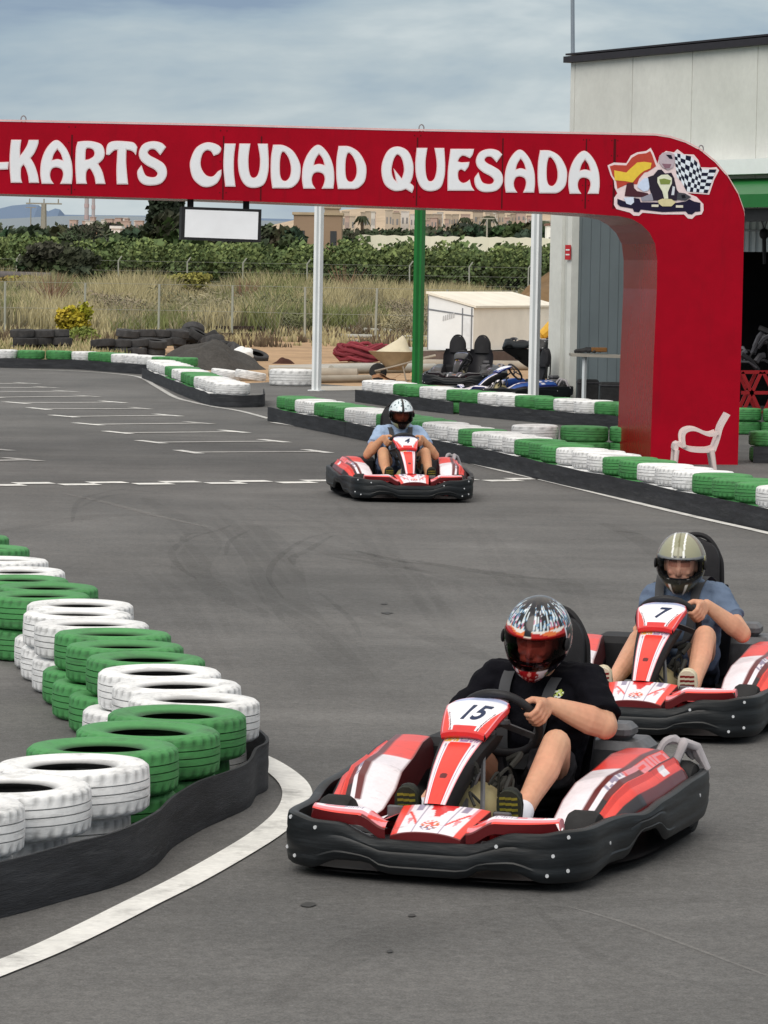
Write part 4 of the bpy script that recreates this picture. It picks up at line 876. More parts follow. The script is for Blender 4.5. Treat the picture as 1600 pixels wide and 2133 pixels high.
m.poly([fp(0, zb+(zt0-zb)*.71), fp(1, zb+(zt1-zb)*.80), fp(1, zb+(zt1-zb)*.83), fp(0, zb+(zt0-zb)*.74)]); m.build('frame', M('cabin_frame', srgb(120, 124, 130), .5), cb_, ang=0)
m = MB(); rr = random.Random(2)
for i in range(6): k = .33+i*.045; m.poly([fp(k, zb+(zt0-zb)*(.52+i*.012), .014), fp(k+.03, zb+(zt0-zb)*(.53+i*.012), .014), fp(k+.035, zb+(zt0-zb)*(.62+i*.012), .014), fp(k+.008, zb+(zt0-zb)*(.61+i*.012), .014)])
m.build('faded_lettering', M('faded', srgb(190, 192, 194), .6), cb_, ang=0)
m = MB(); m.poly([fp(.79, zb+.05), fp(.94, zb+.05), fp(.94, zdo-.1), fp(.79, zdo-.1)]); m.build('door', M('cabin_door', srgb(222, 226, 230), .5), cb_, ang=0)
# black pallet base under it
m = MB(); q0 = f0+Vector((-.1, -.15, 0)); m.prism([Vector((q0.x, q0.y, .02)), Vector((f1.x+.15, f1.y-.15, .02)), Vector((s1.x+.1, s1.y, .02)), Vector((s0.x, s0.y, .02))], Vector((0, 0, zb-.05))); m.build('base', M('brown_base', srgb(98, 84, 78), .8, .2), cb_, ang=0, fix=True)
# heap of earth and yellow excavator arm at the right
def mound(name, c, rx, ry, h, mat, label, cat, seed=0, nn=28, rough=.18, kind=None):
    m = MB(); 
    def pf(u, v):
        a = u*2*pi; r = 1-v; n_ = noise.noise(Vector((cos(a)*r*2.2+seed, sin(a)*r*2.2, seed*.7)))
        n2 = noise.noise(Vector((cos(a)*r*7+seed, sin(a)*r*7, seed)))
        hh = max(0, (1-r**1.6)*(1+rough*2*n_)+rough*.5*n2*(1-r))
        return (cos(a)*rx*r*(1+.25*n_), sin(a)*ry*r*(1+.25*n_), h*hh)
    m.grid(nn*2, nn//2, pf); o = m.build(name, mat, None, loc=c, ang=60); tag(o, label, cat, kind=kind); return o
gA = G(430, 772); mound('asphalt_heap', (gA.x-.05, gA.y+1.6, 0), 1.15, 1.5, .55, M('asphalt_rubble', srgb(70, 68, 66), .95, .2, 3, .5, 14, nz2=.25, ns2=20), 'heap of grey crushed asphalt behind the far tyre wall', 'heap', 3)
gA = G(1160, 730); mound('earth_bank', (gA.x+1.2, gA.y+6, 0), 3.6, 3, 2.6, M('brown_earth', srgb(120, 98, 72), .95, .25, 2, .5, 8), 'brown bank of earth beside the pale pillar', 'earth bank', 5)
m = MB(); Y = 56*Q; m.tube([P(1168, 660, Y), P(1150, 680, Y), P(1130, 698, Y)], [.10, .13, .10], 8); m.tube([P(1168, 672, Y), P(1146, 702, Y)], [.05, .05], 8); m.bbox(tuple(P(1126, 705, Y)), tuple(P(1150, 688, Y)+Vector((0, .3, 0))), .02); m.tube([P(1168, 660, Y), P(1200, 640, Y), P(1210, 760, Y)], .14, 8)
tag(m.build('excavator_arm', M('machine_yellow', srgb(214, 168, 62), .5, .15)), 'yellow machine arm reaching down beside the pale pillar', 'excavator')
# white painted tyre lying on the yard, wrapped bundle
g = G(606, 806); tb = tyre_mesh('big_white_tyre', .41, .30, m_tw, 48, True, .58); o = linkmesh('tyre', tb, None, (g.x, g.y+.45, .16)); tag(o, 'large white painted tyre lying alone left of the first white post', 'tyre')
tb2 = tyre_mesh('small_white_tyre', .30, .17, m_tw, 32, True, .62)
for i, (x, y, lb) in enumerate(((470, 792, 'scuffed white tyre lying behind the wall end, left of its neighbour'), (520, 795, 'scuffed white tyre lying nearest the large white tyre'))):
    g = G(x, y); o = linkmesh('tyre', tb2, None, (g.x, g.y+.4, .10)); o.rotation_euler = (.1*i, .12, i); tag(o, lb, 'tyre')
# black tyres dumped in the background
T_B = tyre_mesh('tyre_black', .29, .19, m_rub2, 24, False)
def dump(pix, lab, grp, rng, tilt=.0):
    for i, (x, y, lv) in enumerate(pix):
        g = G(x, y); o = linkmesh('tyre', T_B, None, (g.x+rng.uniform(-.05, .05), g.y+rng.uniform(-.1, .1), .10+lv*.19), rng.uniform(0, 6)); o.rotation_euler = (rng.uniform(-tilt, tilt), rng.uniform(-tilt, tilt), rng.uniform(0, 6)); tag(o, lab, 'tyre', grp)
rg = random.Random(8)
dump([(x, 737, l) for x in (48, 88, 122) for l in (0, 1, 2)]+[(68, 733, 0), (105, 733, 1)], 'old black tyre in the neat stacks left of the yellow bush', 'black tyre stacks left of the yellow bush', rg, .05)
dump([(x, 741, l) for x in (215, 250, 285, 320) for l in (0, 1)]+[(x, 736, l) for x in (265, 300, 335, 365) for l in (1, 2)], 'old black tyre in the low rows right of the yellow bush', 'black tyres dumped right of the yellow bush', rg, .1)
dump([(x, y, l) for x, y, l in ((385, 734, .4), (400, 733, 1.2), (415, 735, 1.7), (430, 736, 1.3), (385, 733, 1.4), (405, 733, 2.2), (445, 740, 1.2), (455, 744, .8), (468, 748, .6), (480, 752, .3), (425, 733, .6), (440, 734, .5), (500, 752, .1), (530, 752, 0))], 'old black tyre tumbled over the back of the asphalt heap', 'black tyres behind the asphalt heap', rg, .9)
# white sack
m = MB(); g = G(505, 755); m.sphere((0, 0, .16), (.26, .18, .17), 18, 12)
for i, v_ in enumerate(m.v): p = Vector(v_); n_ = noise.noise(p*7)*.06; m.v[i] = (p.x+n_, p.y, max(.0, p.z+n_))
tag(m.build('sack', M('white_plastic', srgb(230, 232, 232), .5, .1), None, loc=(g.x, g.y, .012)), 'crumpled white sack at the end of the heap', 'sack')
# planks left of post
for i, (x0, x1, y, Y) in enumerate(((430, 535, 722, 80), (440, 548, 713, 84), (410, 500, 706, 86))):
    Y *= Q; m = MB(); a = P(x0, y, Y); b = P(x1, y-2, Y); m.bar((a.x, Y, .12+.12*i), (b.x, Y+1, .12+.12*i), .16, .10); o = m.build('beam', M('dark_timber', srgb(62, 52, 48), .8, .2)); tag(o, ['lowest dark timber beam of the pile on orange earth', 'middle dark timber beam of the pile on orange earth', 'top dark timber beam of the pile on orange earth'][i], 'beam')
for i, (x, y, r_) in enumerate(((590, 758, .18), (544, 722, .14))):
    g = G(x, y); mound('rock', (g.x, g.y, .005), r_*1.3, r_, r_*.7, M('dark_rock', srgb(70, 45, 38), .9, .3, 5), ['dark red stone on the orange earth left of the white post', 'small dark stone at the end of the timber beams'][i], 'rock', i+9, 12)
# steel profiles and pipes on the ground
m_pipe = M('galvanised_pipe', srgb(165, 165, 158), .5, .12, 3); m_con = M('concrete_pipe', srgb(160, 152, 140), .85, .15, 3)
pl = [(560, 745, 782, 786, 'rusty grey pipe lying flat behind the big white tyre', m_con, .10), (690, 905, 776, 772, 'pale grey tube lying under the wheelbarrow', m_pipe, .09), (600, 770, 796, 793, 'short grey pipe crossing behind the white post', m_con, .07), (850, 1190, 748, 752, 'long grey steel profile lying behind the black karts', m_pipe, .16), (700, 905, 685, 695, 'topmost long pale profile lying in the dry grass', m_pipe, .07), (705, 900, 700, 704, 'lower long pale profile lying in the dry grass', m_pipe, .06), (735, 905, 712, 708, 'short pale profile in the grass behind the red pile', m_pipe, .05), (860, 1100, 764, 768, 'brown edged profile lying behind the blue kart', m_con, .10)]
for x0, x1, y0, y1, lb, mt, r_ in pl:
    a = G(x0, y0+4); b = G(x1, y1+4); m = MB(); m.tube([(a.x, a.y, r_+.01), ((a.x+b.x)/2, (a.y+b.y)/2, r_+.01), (b.x, b.y, r_+.01)], r_, 10); o = m.build('pipe', mt); tag(o, lb, 'pipe', 'pipes lying in the yard')
# red hose heap
m = MB(); rr = random.Random(12); g = G(757, 757)
for i in range(16):
    ph = rr.uniform(0, 6.28); rx = rr.uniform(.25, .62); h = rr.uniform(.06, .42)
    ox = rr.uniform(-.12, .12); path = [Vector((ox+rx*cos(a/14*2*pi)*1.15, .5*rx*sin(a/14*2*pi+ph*.2), max(.05, h*(1-rx*.9)+.10+.09*sin(a/14*4*pi+ph)))) for a in range(14)]
    k = rr.uniform(.7, 1.25); m.cur = (k, k, k); m.tube(path, .045, 7, closed=True)
o = m.build('hose_pile', M('red_hose', srgb(132, 52, 62), .7, .2, 5), None, loc=(g.x, g.y+.3, 0)); tag(o, 'pile of dark red ribbed hose between the white and green posts', 'hose')
# wheelbarrow
wbw = empty('wheelbarrow', G(822, 795)); tag(wbw, 'beige sand covered wheelbarrow left of the green post', 'wheelbarrow')
m = MB(); m_wb = M('barrow_tray', srgb(168, 152, 124), .7, .2, 4)
ring = lambda cx, a, b, z, n=20: [(cx+a*cos(i/n*2*pi)*(1 if abs(cos(i/n*2*pi)) < .8 else .93), b*sin(i/n*2*pi), z) for i in range(n)]
m.loft([ring(.02, .16, .12, .22), ring(0, .26, .20, .34), ring(-.05, .46, .30, .54), ring(-.05, .50, .33, .58), ring(-.05, .47, .31, .58), ring(-.05, .40, .26, .50)], True, True); m.build('tray', m_wb, wbw)
m = MB(); m.loft([ring(-.05, .44, .29, .53), ring(0, .30, .2, .62), ring(.12, .1, .08, .80), ring(.14, .02, .02, .88)], True, True); m.build('load', M('pale_sand_bag', srgb(205, 196, 172), .9, .12, 4), wbw)
m = MB(); m.lathe([(.05, -.03), (.14, -.035), (.17, -.02), (.17, .02), (.14, .035), (.05, .03)], 18, Matrix.Translation((-.32, 0, .18)) @ Matrix.Rotation(pi/2, 4, 'X'), closed=True); m.build('wheel', m_rub, wbw)
for s in (-1, 1):
    m = MB(); m.tube([(-.38, s*.06, .20), (.0, s*.22, .30), (.40, s*.27, .42), (.78, s*.28, .52)], .018, 7); m.build('handle', m_con, wbw)
    m = MB(); m.tube([(.15, s*.22, .32), (.22, s*.2, .03), (.34, s*.22, .03), (.36, s*.26, .4)], .014, 6); m.build('leg', m_con, wbw)
# scattered scrap near the wheelbarrow
for i, (x, y, c, lb) in enumerate(((770, 796, srgb(150, 110, 80), 'bent rusty tin on the ground under the wheelbarrow'), (855, 792, srgb(190, 150, 110), 'pale broken board at the foot of the green post'), (905, 790, srgb(150, 60, 50), 'flat red scrap piece left of the black karts'))):
    g = G(x, y); m = MB(); m.grid(6, 3, lambda u, v: (u*.5, v*.3, .04+.08*sin(u*5+i)*.6+.05*v)); m.grid(6, 3, lambda u, v: (u*.4+.2, v*.3+.1, .10+.05*cos(u*6+i)), flip=True); o = m.build('scrap', M('scrap%d' % i if False else ('rust_scrap', 'wood_scrap', 'red_scrap')[i], c, .8, .3), None, loc=(g.x, g.y, .01)); tag(o, lb, 'scrap')
# plastic arm chair in front of the arch foot
ch = empty('chair', (0, 0, 0)); tag(ch, 'white plastic armchair standing beside the foot of the red arch', 'chair')
Yh = 28.2*Q; hb = P(1405, 1000, Yh); ch.location = (hb.x, Yh, .012); m_pl = M('chair_plastic', srgb(214, 198, 196), .4, .04)
def hp(x, y): p = P(x, y, Yh); return p.x-hb.x, p.z-.012
m = MB()
def slab2(m, path, y0, y1, th):
    rings = []
    for i, (x, z) in enumerate(path):
        a = path[max(i-1, 0)]; b = path[min(i+1, len(path)-1)]; t = Vector((b[0]-a[0], b[1]-a[1])).normalized(); n_ = Vector((-t.y, t.x))*th/2
        rings.append([(x+n_.x, y0, z+n_.y), (x+n_.x, y1, z+n_.y), (x-n_.x, y1, z-n_.y), (x-n_.x, y0, z-n_.y)])
    m.loft(rings, True, True)
seat = [hp(1408, 930), hp(1420, 921), hp(1450, 937), hp(1480, 938), hp(1492, 930)]
seat = [(p.x, p.y) for p in crom([(a, b, 0) for a, b in [(hp(1409, 938)), hp(1414, 926), hp(1440, 937), hp(1475, 939), hp(1492, 934)]], 4)]
slab2(m, seat, .04, .44, .045); m.build('seat', m_pl, ch)
m = MB(); bk = [(p.x, p.y) for p in crom([(a, b, 0) for a, b in (hp(1488, 940), hp(1497, 915), hp(1504, 890), hp(1519, 863))], 4)]
slab2(m, bk, .03, .45, .035); m.build('backrest', m_pl, ch)
for s, yy in enumerate((.0, .42)):
    m = MB(); ar = [(p.x, p.y) for p in crom([(a, b, 0) for a, b in (hp(1426, 932), hp(1424, 908), hp(1432, 897), hp(1450, 895), hp(1478, 906), hp(1496, 902))], 4)]
    slab2(m, ar, yy, yy+.06, .035); m.build('armrest', m_pl, ch)
    a0, a1 = hp(1409, 938); m = MB(); m.tube([(a0+.01, yy+.03, a1), (a0-.02, yy+.03, .0)], [.026, .018], 8); m.build('leg', m_pl, ch)
    a0, a1 = hp(1484, 938); m = MB(); m.tube([(a0, yy+.03, a1), (a0+.06, yy+.03, .0)], [.026, .018], 8); m.build('leg', m_pl, ch)
# ================================================================== vegetation and far background
def leafcloud(mb, c, r, n, size, rng, base=(1, 1, 1), var=.35, shell=.55, up=.0, thin=1.0):
    c = Vector(c)
    for _ in range(n):
        d = Vector((rng.gauss(0, 1), rng.gauss(0, 1), rng.gauss(0, 1))).normalized(); q = shell+(1-shell)*rng.random()**.6
        nn = 1+.35*noise.noise(Vector((d.x*2+c.x, d.y*2+c.y, d.z*2+c.z)))
        p = Vector((c.x+d.x*r[0]*q*nn, c.y+d.y*r[1]*q*nn, c.z+d.z*r[2]*q*nn))
        if p.z < .02: continue
        s = size*rng.uniform(.6, 1.4); a = Vector((rng.gauss(0, 1), rng.gauss(0, 1), rng.gauss(0, 1)+up)).normalized(); b = a.orthogonal().normalized(); b.rotate(Matrix.Rotation(rng.uniform(0, 6.28), 3, a)) if False else None
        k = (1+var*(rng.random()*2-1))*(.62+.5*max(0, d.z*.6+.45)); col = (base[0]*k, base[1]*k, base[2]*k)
        x = a*s*.5; y = b*s*.5*thin
        mb.poly([p-x-y, p+x-y, p+x+y, p-x+y], col)
rg = random.Random(21)
m_leaf = M('foliage', (1, 1, 1), .75, .15, .8, spec=.15)
m_bark = M('bark', srgb(84, 72, 60), .9, .2, 6)
def veg_obj(mb, name, label, cat, kind=None, parent=None): o = mb.build(name, m_leaf, parent, ang=0); tag(o, label if not parent else None, cat if not parent else None, kind=kind); return o
GRN = (.082, .118, .045); DGR = (.032, .05, .024); OLV = (.075, .085, .045)
# citrus grove: dense block of crowns
mb = MB(); 
for row, Y in enumerate((180, 185, 191, 198)):
    x = -72
    while x < 34:
        h = 2.92+rg.uniform(-.25, .35)+row*.06; k = rg.uniform(.85, 1.15)
        base = (GRN[0]*k*1.0, GRN[1]*k, GRN[2]*k)
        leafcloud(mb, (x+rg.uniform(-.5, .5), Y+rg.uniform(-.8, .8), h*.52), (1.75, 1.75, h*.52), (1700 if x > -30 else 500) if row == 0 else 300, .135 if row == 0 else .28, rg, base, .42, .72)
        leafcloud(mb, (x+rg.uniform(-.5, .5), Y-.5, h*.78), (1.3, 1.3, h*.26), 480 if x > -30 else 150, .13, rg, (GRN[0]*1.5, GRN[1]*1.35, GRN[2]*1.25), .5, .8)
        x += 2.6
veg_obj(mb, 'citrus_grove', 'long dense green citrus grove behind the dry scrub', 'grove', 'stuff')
mb = MB(); mb.box((-75, 181.5, 0), (34, 199, 2.2)); tag(mb.build('grove_interior', M('grove_shade', (.02, .03, .015), .9)), 'dark box for the shade inside the citrus grove', 'grove', kind='stuff')  # shade between the crowns put into a dark solid box
# dry scrub: fine upright blades on mounds, two colours of straw and some olive
mb = MB()
def tuft(x, y, h, n, col, spread=.35, wd=.03):
    for _ in range(n):
        a = rg.uniform(0, 6.28); r = spread*rg.random()**.5; px_, py_ = x+r*cos(a), y+r*sin(a)
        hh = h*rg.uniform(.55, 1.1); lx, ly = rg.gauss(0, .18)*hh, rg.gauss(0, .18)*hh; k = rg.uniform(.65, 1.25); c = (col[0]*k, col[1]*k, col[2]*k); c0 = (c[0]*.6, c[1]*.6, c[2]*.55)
        w_ = wd*rg.uniform(.6, 1.4)
        i0 = mb.vert((px_-w_, py_, 0), c0); i1 = mb.vert((px_+w_, py_, 0), c0); i2 = mb.vert((px_+lx*.5+w_*.7, py_+ly*.5, hh*.6), c); i3 = mb.vert((px_+lx*.5-w_*.7, py_+ly*.5, hh*.6), c); i4 = mb.vert((px_+lx*1.3, py_+ly, hh), c)
        mb.face(i0, i1, i2, i3); mb.face(i3, i2, i4)
STRAW = (.42, .37, .21); GREY = (.25, .225, .14); OL2 = (.18, .20, .08); BR = (.14, .105, .07)
for _ in range(4900):
    Y = rg.uniform(112, 170); x = rg.uniform(-.15, .07)*Y
    dens = noise.noise(Vector((x*.22, Y*.075, 3)))
    px_ = proj((x, Y, 0))[0]
    if px_ > 560 and Y < 122: continue
    sel = noise.noise(Vector((x*.35, Y*.12, 9)))+rg.uniform(-.25, .25)
    col = STRAW if sel > .0 else (GREY if sel > -.22 else OL2)
    if 500 < px_ < 640 and rg.random() < .5: col = OL2
    h = 1.28*(.75+.75*smooth01((dens+.4)/.9))*(.55+.45*smooth01((Y-110)/30))
    if px_ > 800: h *= .85
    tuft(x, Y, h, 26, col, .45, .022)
for _ in range(150):
    Y = rg.uniform(117, 168); x = rg.uniform(-.12, .07)*Y; px_ = proj((x, Y, 0))[0]; r_ = rg.uniform(.6, 1.35); sel = noise.noise(Vector((x*.3, Y*.12, 9)))
    col = (.26, .235, .15) if sel > -.05 else ((.15, .15, .085) if sel < -.2 else (.21, .175, .125))
    if 500 < px_ < 640: col = (.13, .14, .07)
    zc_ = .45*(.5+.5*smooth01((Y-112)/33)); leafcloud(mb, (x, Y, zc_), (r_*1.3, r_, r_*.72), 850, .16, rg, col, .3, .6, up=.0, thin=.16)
veg_obj(mb, 'dry_scrub', 'tall dry straw coloured grass and scrub behind the fence', 'scrub', 'stuff')
# low weeds near orange patch
mb = MB()
for _ in range(420):
    px_, py_ = rg.uniform(-40, 1180), rg.uniform(690, 724); g = G(px_, py_)
    if 560 < px_ < 660 and rg.random() < .6: continue
    tuft(g.x, g.y, rg.uniform(.12, .38), 16, STRAW if rg.random() < .5 else BR, .4, .02)
for _ in range(260):
    px_, py_ = rg.uniform(-30, 240), rg.uniform(722, 752); g = G(px_, py_); tuft(g.x, g.y, rg.uniform(.08, .3), 12, STRAW if rg.random() < .6 else OL2, .4, .02)
veg_obj(mb, 'weeds', 'low dry weeds along the edge of the yard', 'weeds', 'stuff')
def bush(name, px_, py_, Y, r, label, col, n=2500, sz=.12, zc=None, cat='bush', thin=1., stems=5, blobs=7):
    Y *= Q; g = P(px_, py_, Y); e = empty(name, (g.x, Y, 0)); tag(e, label, cat)
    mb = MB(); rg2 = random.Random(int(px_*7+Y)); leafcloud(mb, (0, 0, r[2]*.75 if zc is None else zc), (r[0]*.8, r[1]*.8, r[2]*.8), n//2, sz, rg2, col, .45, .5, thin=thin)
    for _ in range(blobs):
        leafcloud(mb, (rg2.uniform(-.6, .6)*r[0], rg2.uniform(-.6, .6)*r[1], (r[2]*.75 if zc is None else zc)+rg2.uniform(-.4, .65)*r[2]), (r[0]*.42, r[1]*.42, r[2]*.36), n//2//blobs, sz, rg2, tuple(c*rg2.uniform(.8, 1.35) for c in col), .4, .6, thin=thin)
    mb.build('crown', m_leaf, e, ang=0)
    mb = MB()
    for i in range(stems):
        a = rg2.uniform(0, 6.28); zt = r[2]*.9 if zc is None else zc
        mb.tube([(0, 0, 0), (.15*cos(a)*r[0], .15*sin(a)*r[1], zt*.5), (.5*cos(a)*r[0], .5*sin(a)*r[1], zt)], [.05*r[2]**.5, .035*r[2]**.5, .015], 6)
    mb.build('stem' if stems > 1 else 'trunk', m_bark, e); return e
bush('yellow_bush', 152, 735, 74, (.52, .45, .62), 'yellow flowering bush between the black tyre stacks', (.36, .30, .03), 1800, .07)
bush('green_shrub', 168, 742, 72, (.55, .4, .28), 'low green shrub spreading beneath the yellow bush', (.16, .20, .05), 1200, .07)
bush('dark_bush', 118, 640, 124, (2.0, 1.6, 1.35), 'big dark olive bush at the edge of the grove', (.05, .058, .034), 4200, .17, 1.9)
bush('palm_shrub', 170, 600, 140, (1.6, 1.4, 1.1), 'ragged palm like shrub behind the big dark bush', (.06, .07, .045), 1600, .34, 3.0, thin=.18)
bush('yellow_broom', 372, 620, 118, (1.7, 1.2, .55), 'yellow green broom bush among the scrub at centre left', (.20, .19, .05), 2600, .11, 1.25)
bush('yellow_broom', 70, 620, 118, (1.5, 1.0, .45), 'yellow green broom bush at the far left below the grove', (.22, .20, .06), 1500, .11, 1.1)
bush('olive_shrub', 585, 660, 100, (1.2, 1.0, .75), 'olive green shrub just left of the white post', (.12, .13, .055), 1800, .10)
bush('olive_shrub', 860, 640, 108, (1.0, 1.0, .8), 'olive green shrub behind the green post', (.10, .115, .05), 1200, .10)
for (x, y, Y, h, lb) in ((108, 700, 90, 1.75, 'bare brown dead shrub in front of the dark bush'), (505, 655, 108, 1.6, 'bare reddish dead shrub beside the mounded scrub'), (720, 610, 118, 2.2, 'leafless twiggy shrub right of the white post')):
    Y *= Q; g = P(x, y, Y); mb = MB(); r3 = random.Random(x)
    for i in range(46):
        a = r3.uniform(0, 6.28); s = r3.uniform(.15, .6)*h*.8; k = r3.uniform(.8, 1.2); mb.cur = (k, k, k)
        mb.tube([(0, 0, 0), (s*.25*cos(a), s*.25*sin(a), h*.45), (s*cos(a), s*sin(a), h*r3.uniform(.7, 1.05))], [.03, .018, .006], 4)
    o = mb.build('dead_shrub', M('dead_wood', srgb(140, 112, 92), .9, .2), None, loc=(g.x, Y, 0)); tag(o, lb, 'shrub')
# wire fences
def fence(name, posts, Y0, hgt, label, bent=False, rail=(1.0,)):
    e = empty(name); ps = []
    for x, yb_, Y in posts: Y *= Q; g = P(x, yb_, Y); ps.append(Vector((g.x, Y, 0)))
    e.location = ps[0]; b0 = ps[0]
    for p in ps:
        mb = MB(); q = p-b0; k = rg.uniform(-.03, .03)
        mb.tube([q, q+Vector((k, 0, hgt))]+([q+Vector((k+.16, 0, hgt+.22))] if bent else []), .035, 6); mb.build('post', M('fence_post', srgb(158, 160, 150), .6, .1), e)
    mb = MB()
    for a, b in zip(ps, ps[1:]):
        a = a-b0; b = b-b0
        for k in rail: mb.tube([a+Vector((0, 0, hgt*k)), b+Vector((0, 0, hgt*k))], .005, 4)
        n_ = int((b-a).length/.16)
        for i in range(n_):
            t0_ = i/n_; t1_ = min(1, t0_+hgt*.97/(b-a).length); z1 = (t1_-t0_)*(b-a).length
            mb.tube([a.lerp(b, t0_)+Vector((0, 0, .02)), a.lerp(b, t1_)+Vector((0, 0, .02+z1))], .0014, 3, caps=False); mb.tube([a.lerp(b, t0_)+Vector((0, 0, .02+z1)), a.lerp(b, t1_)+Vector((0, 0, .02))], .0014, 3, caps=False)
    mb.build('wire_mesh', M('wire', srgb(150, 152, 146), .6), e); tag(e, label, 'fence'); return e
fence('wire_fence', [(-300, 700, 82), (-140, 700, 82), (10, 700, 82), (175, 700, 82), (330, 700, 82), (483, 700, 82), (635, 702, 80.5), (782, 700, 80.5), (930, 700, 80.5), (1075, 700, 80.5)], 82, 1.55, 'nearer chain link fence with thin pale posts through the scrub', rail=(1.0, .5, .03))
fence('wire_fence', [(-60, 600, 128), (35, 600, 128), (140, 600, 128), (247, 600, 128), (390, 600, 128), (505, 600, 128), (640, 600, 128), (854, 600, 128), (978, 600, 128), (1100, 600, 128)], 128, 2.25, 'farther wire fence with bent post tops before the grove', True, rail=(1.0, .8, .6))
m = MB(); Y = 121*Q; a = P(-200, 566, Y); b = P(105, 572, Y); m.tube([(a.x, Y, 1.55), (b.x, Y, 1.45)], .22, 10); tag(m.build('wall', M('grey_block', srgb(96, 92, 92), .9, .2)), 'dark grey low wall running along the grove at the far left', 'wall')
# far trees
def tree(name, px_, pt, Y, rx, label, col, seed, base_z=None, cat='tree', n=1500, sz=.5, aspect=1.0):
    Y *= Q; g = P(px_, 560, Y); top = P(px_, pt, Y).z; z0 = terrain(g.x, Y)
    e = empty(name, (g.x, Y, z0)); tag(e, label, cat); H_ = top-z0; rg2 = random.Random(seed); mb = MB()
    rz = min(H_*.45, rx*aspect*1.1)
    for _ in range(7): leafcloud(mb, (rg2.uniform(-.55, .55)*rx, rg2.uniform(-.5, .5)*rx, H_-rz+rg2.uniform(-.5, .35)*rz), (rx*.55, rx*.55, rz*.55), n//7, sz, rg2, tuple(c*rg2.uniform(.75, 1.3) for c in col), .4, .55)
    mb.build('crown', m_leaf, e, ang=0); mb = MB(); mb.tube([(0, 0, 0), (rx*.05, 0, H_*.4), (0, 0, H_*.8)], [rx*.12, rx*.09, rx*.03], 7)
    for i in range(4): a = i*1.7+seed; mb.tube([(0, 0, H_*.4), (cos(a)*rx*.4, sin(a)*rx*.4, H_-rz*.8)], [rx*.05, rx*.02], 5)
    mb.build('trunk', m_bark, e); return e
def cypress(px_, pt, Y, rx, label, seed):
    Y *= Q; g = P(px_, 560, Y); top = P(px_, pt, Y).z; e = empty('cypress_tree', (g.x, Y, terrain(g.x, Y))); tag(e, label, 'tree'); mb = MB(); rg2 = random.Random(seed); H_ = top-terrain(g.x, Y)
    for i in range(11): z = H_*(.08+.085*i); leafcloud(mb, (rg2.uniform(-.1, .1)*rx, 0, z), (rx*(1-.35*abs(i/10-.35)), rx*.9, H_*.08), 330, .32, rg2, (.03, .042, .026), .4, .7)
    mb.build('crown', m_leaf, e, ang=0); mb = MB(); mb.tube([(0, 0, 0), (0, 0, H_*.9)], [.2, .05], 6); mb.build('trunk', m_bark, e)
cypress(334, 385, 205, 1.15, 'tall dark cypress tree hidden at the top by the arch beam', 1)
cypress(366, 398, 208, .65, 'thinner dark cypress tree beside the hanging sign', 2)
DG = (.04, .056, .03)
ft = [(352, 432, 190, 2.3, 'dense dark tree directly left of the hanging sign', DG), (85, 448, 215, 2.9, 'dark round tree behind the grove beside the power pole', DG), (25, 462, 260, 3.6, 'dark tree at the far left edge under the mountain', DG), (270, 466, 240, 3.0, 'dark tree between the orange roof and the cypress', DG), (232, 458, 420, 3.4, 'far dark tree in front of the pink houses', (.05, .062, .04)), (170, 458, 270, 2.6, 'grey green tree right of the power pole', (.06, .072, .045)),
      (560, 463, 260, 2.6, 'dark tree just right of the hanging sign', DG), (590, 466, 250, 2.4, 'dark tree left of the brown brick house', DG), (530, 470, 300, 3, 'dark tree hidden partly by the hanging sign', DG), (425, 455, 280, 3, 'dark tree behind the hanging sign', DG), (480, 458, 280, 3, 'second dark tree behind the hanging sign', DG),
      (700, 478, 300, 3.6, 'dark low tree right of the brown brick house', DG), (745, 470, 330, 3.4, 'dark low tree above the greenhouse left end', DG), (790, 466, 330, 3.4, 'dark tree above the greenhouse beside the green post', DG), (830, 470, 340, 3.8, 'dark tree directly left of the green post', DG), (905, 466, 340, 4.0, 'dark tree directly right of the green post', DG), (950, 458, 345, 3.3, 'taller dark tree in the row above the greenhouse', DG), (990, 462, 350, 3.0, 'dark tree in the middle of the row above the greenhouse', DG), (1030, 460, 350, 3.0, 'dark tree below the pale hillside houses', DG), (1070, 468, 340, 3.4, 'dark tree left of the second white post', DG), (1095, 462, 330, 2.8, 'dark tree touching the second white post', DG), (1150, 470, 330, 3, 'dark tree between second white post and pillar', DG), (650, 474, 310, 3, 'dark tree behind the brown brick house', DG)]
for i, (x, pt, Y, rx, lb, c) in enumerate(ft): tree('tree', x, pt, Y, rx, lb, c, i+30)
# palm trees: trunk and tuft
for i, (x, pt, Y, lb) in enumerate(((753, 449, 360, 'leftmost far palm tree above the greenhouse'), (966, 452, 350, 'far palm tree in the middle above the greenhouse'), (1018, 449, 352, 'rightmost far palm tree below the hillside houses'))):
    Y *= Q; g = P(x, 560, Y); z0 = terrain(g.x, Y); top = P(x, pt, Y).z; e = empty('palm_tree', (g.x, Y, z0)); tag(e, lb, 'palm tree'); mb = MB(); H_ = top-z0; rg2 = random.Random(i)
    for k in range(28):
        a = rg2.uniform(0, 6.28); s = rg2.uniform(.6, 1.2); mb.tube([(0, 0, H_-.9), (cos(a)*.5*s, sin(a)*.5*s, H_-.2*s), (cos(a)*1.15*s, sin(a)*1.15*s, H_-1.2*s)], [.12, .14, .03], 4)
    mb.v = mb.v; mb.c = [(.045, .055, .03)]*len(mb.v); mb.build('crown', m_leaf, e, ang=0); mb = MB(); mb.tube([(0, 0, 0), (0, 0, H_-.8)], [.25, .2], 6); mb.build('trunk', m_bark, e)
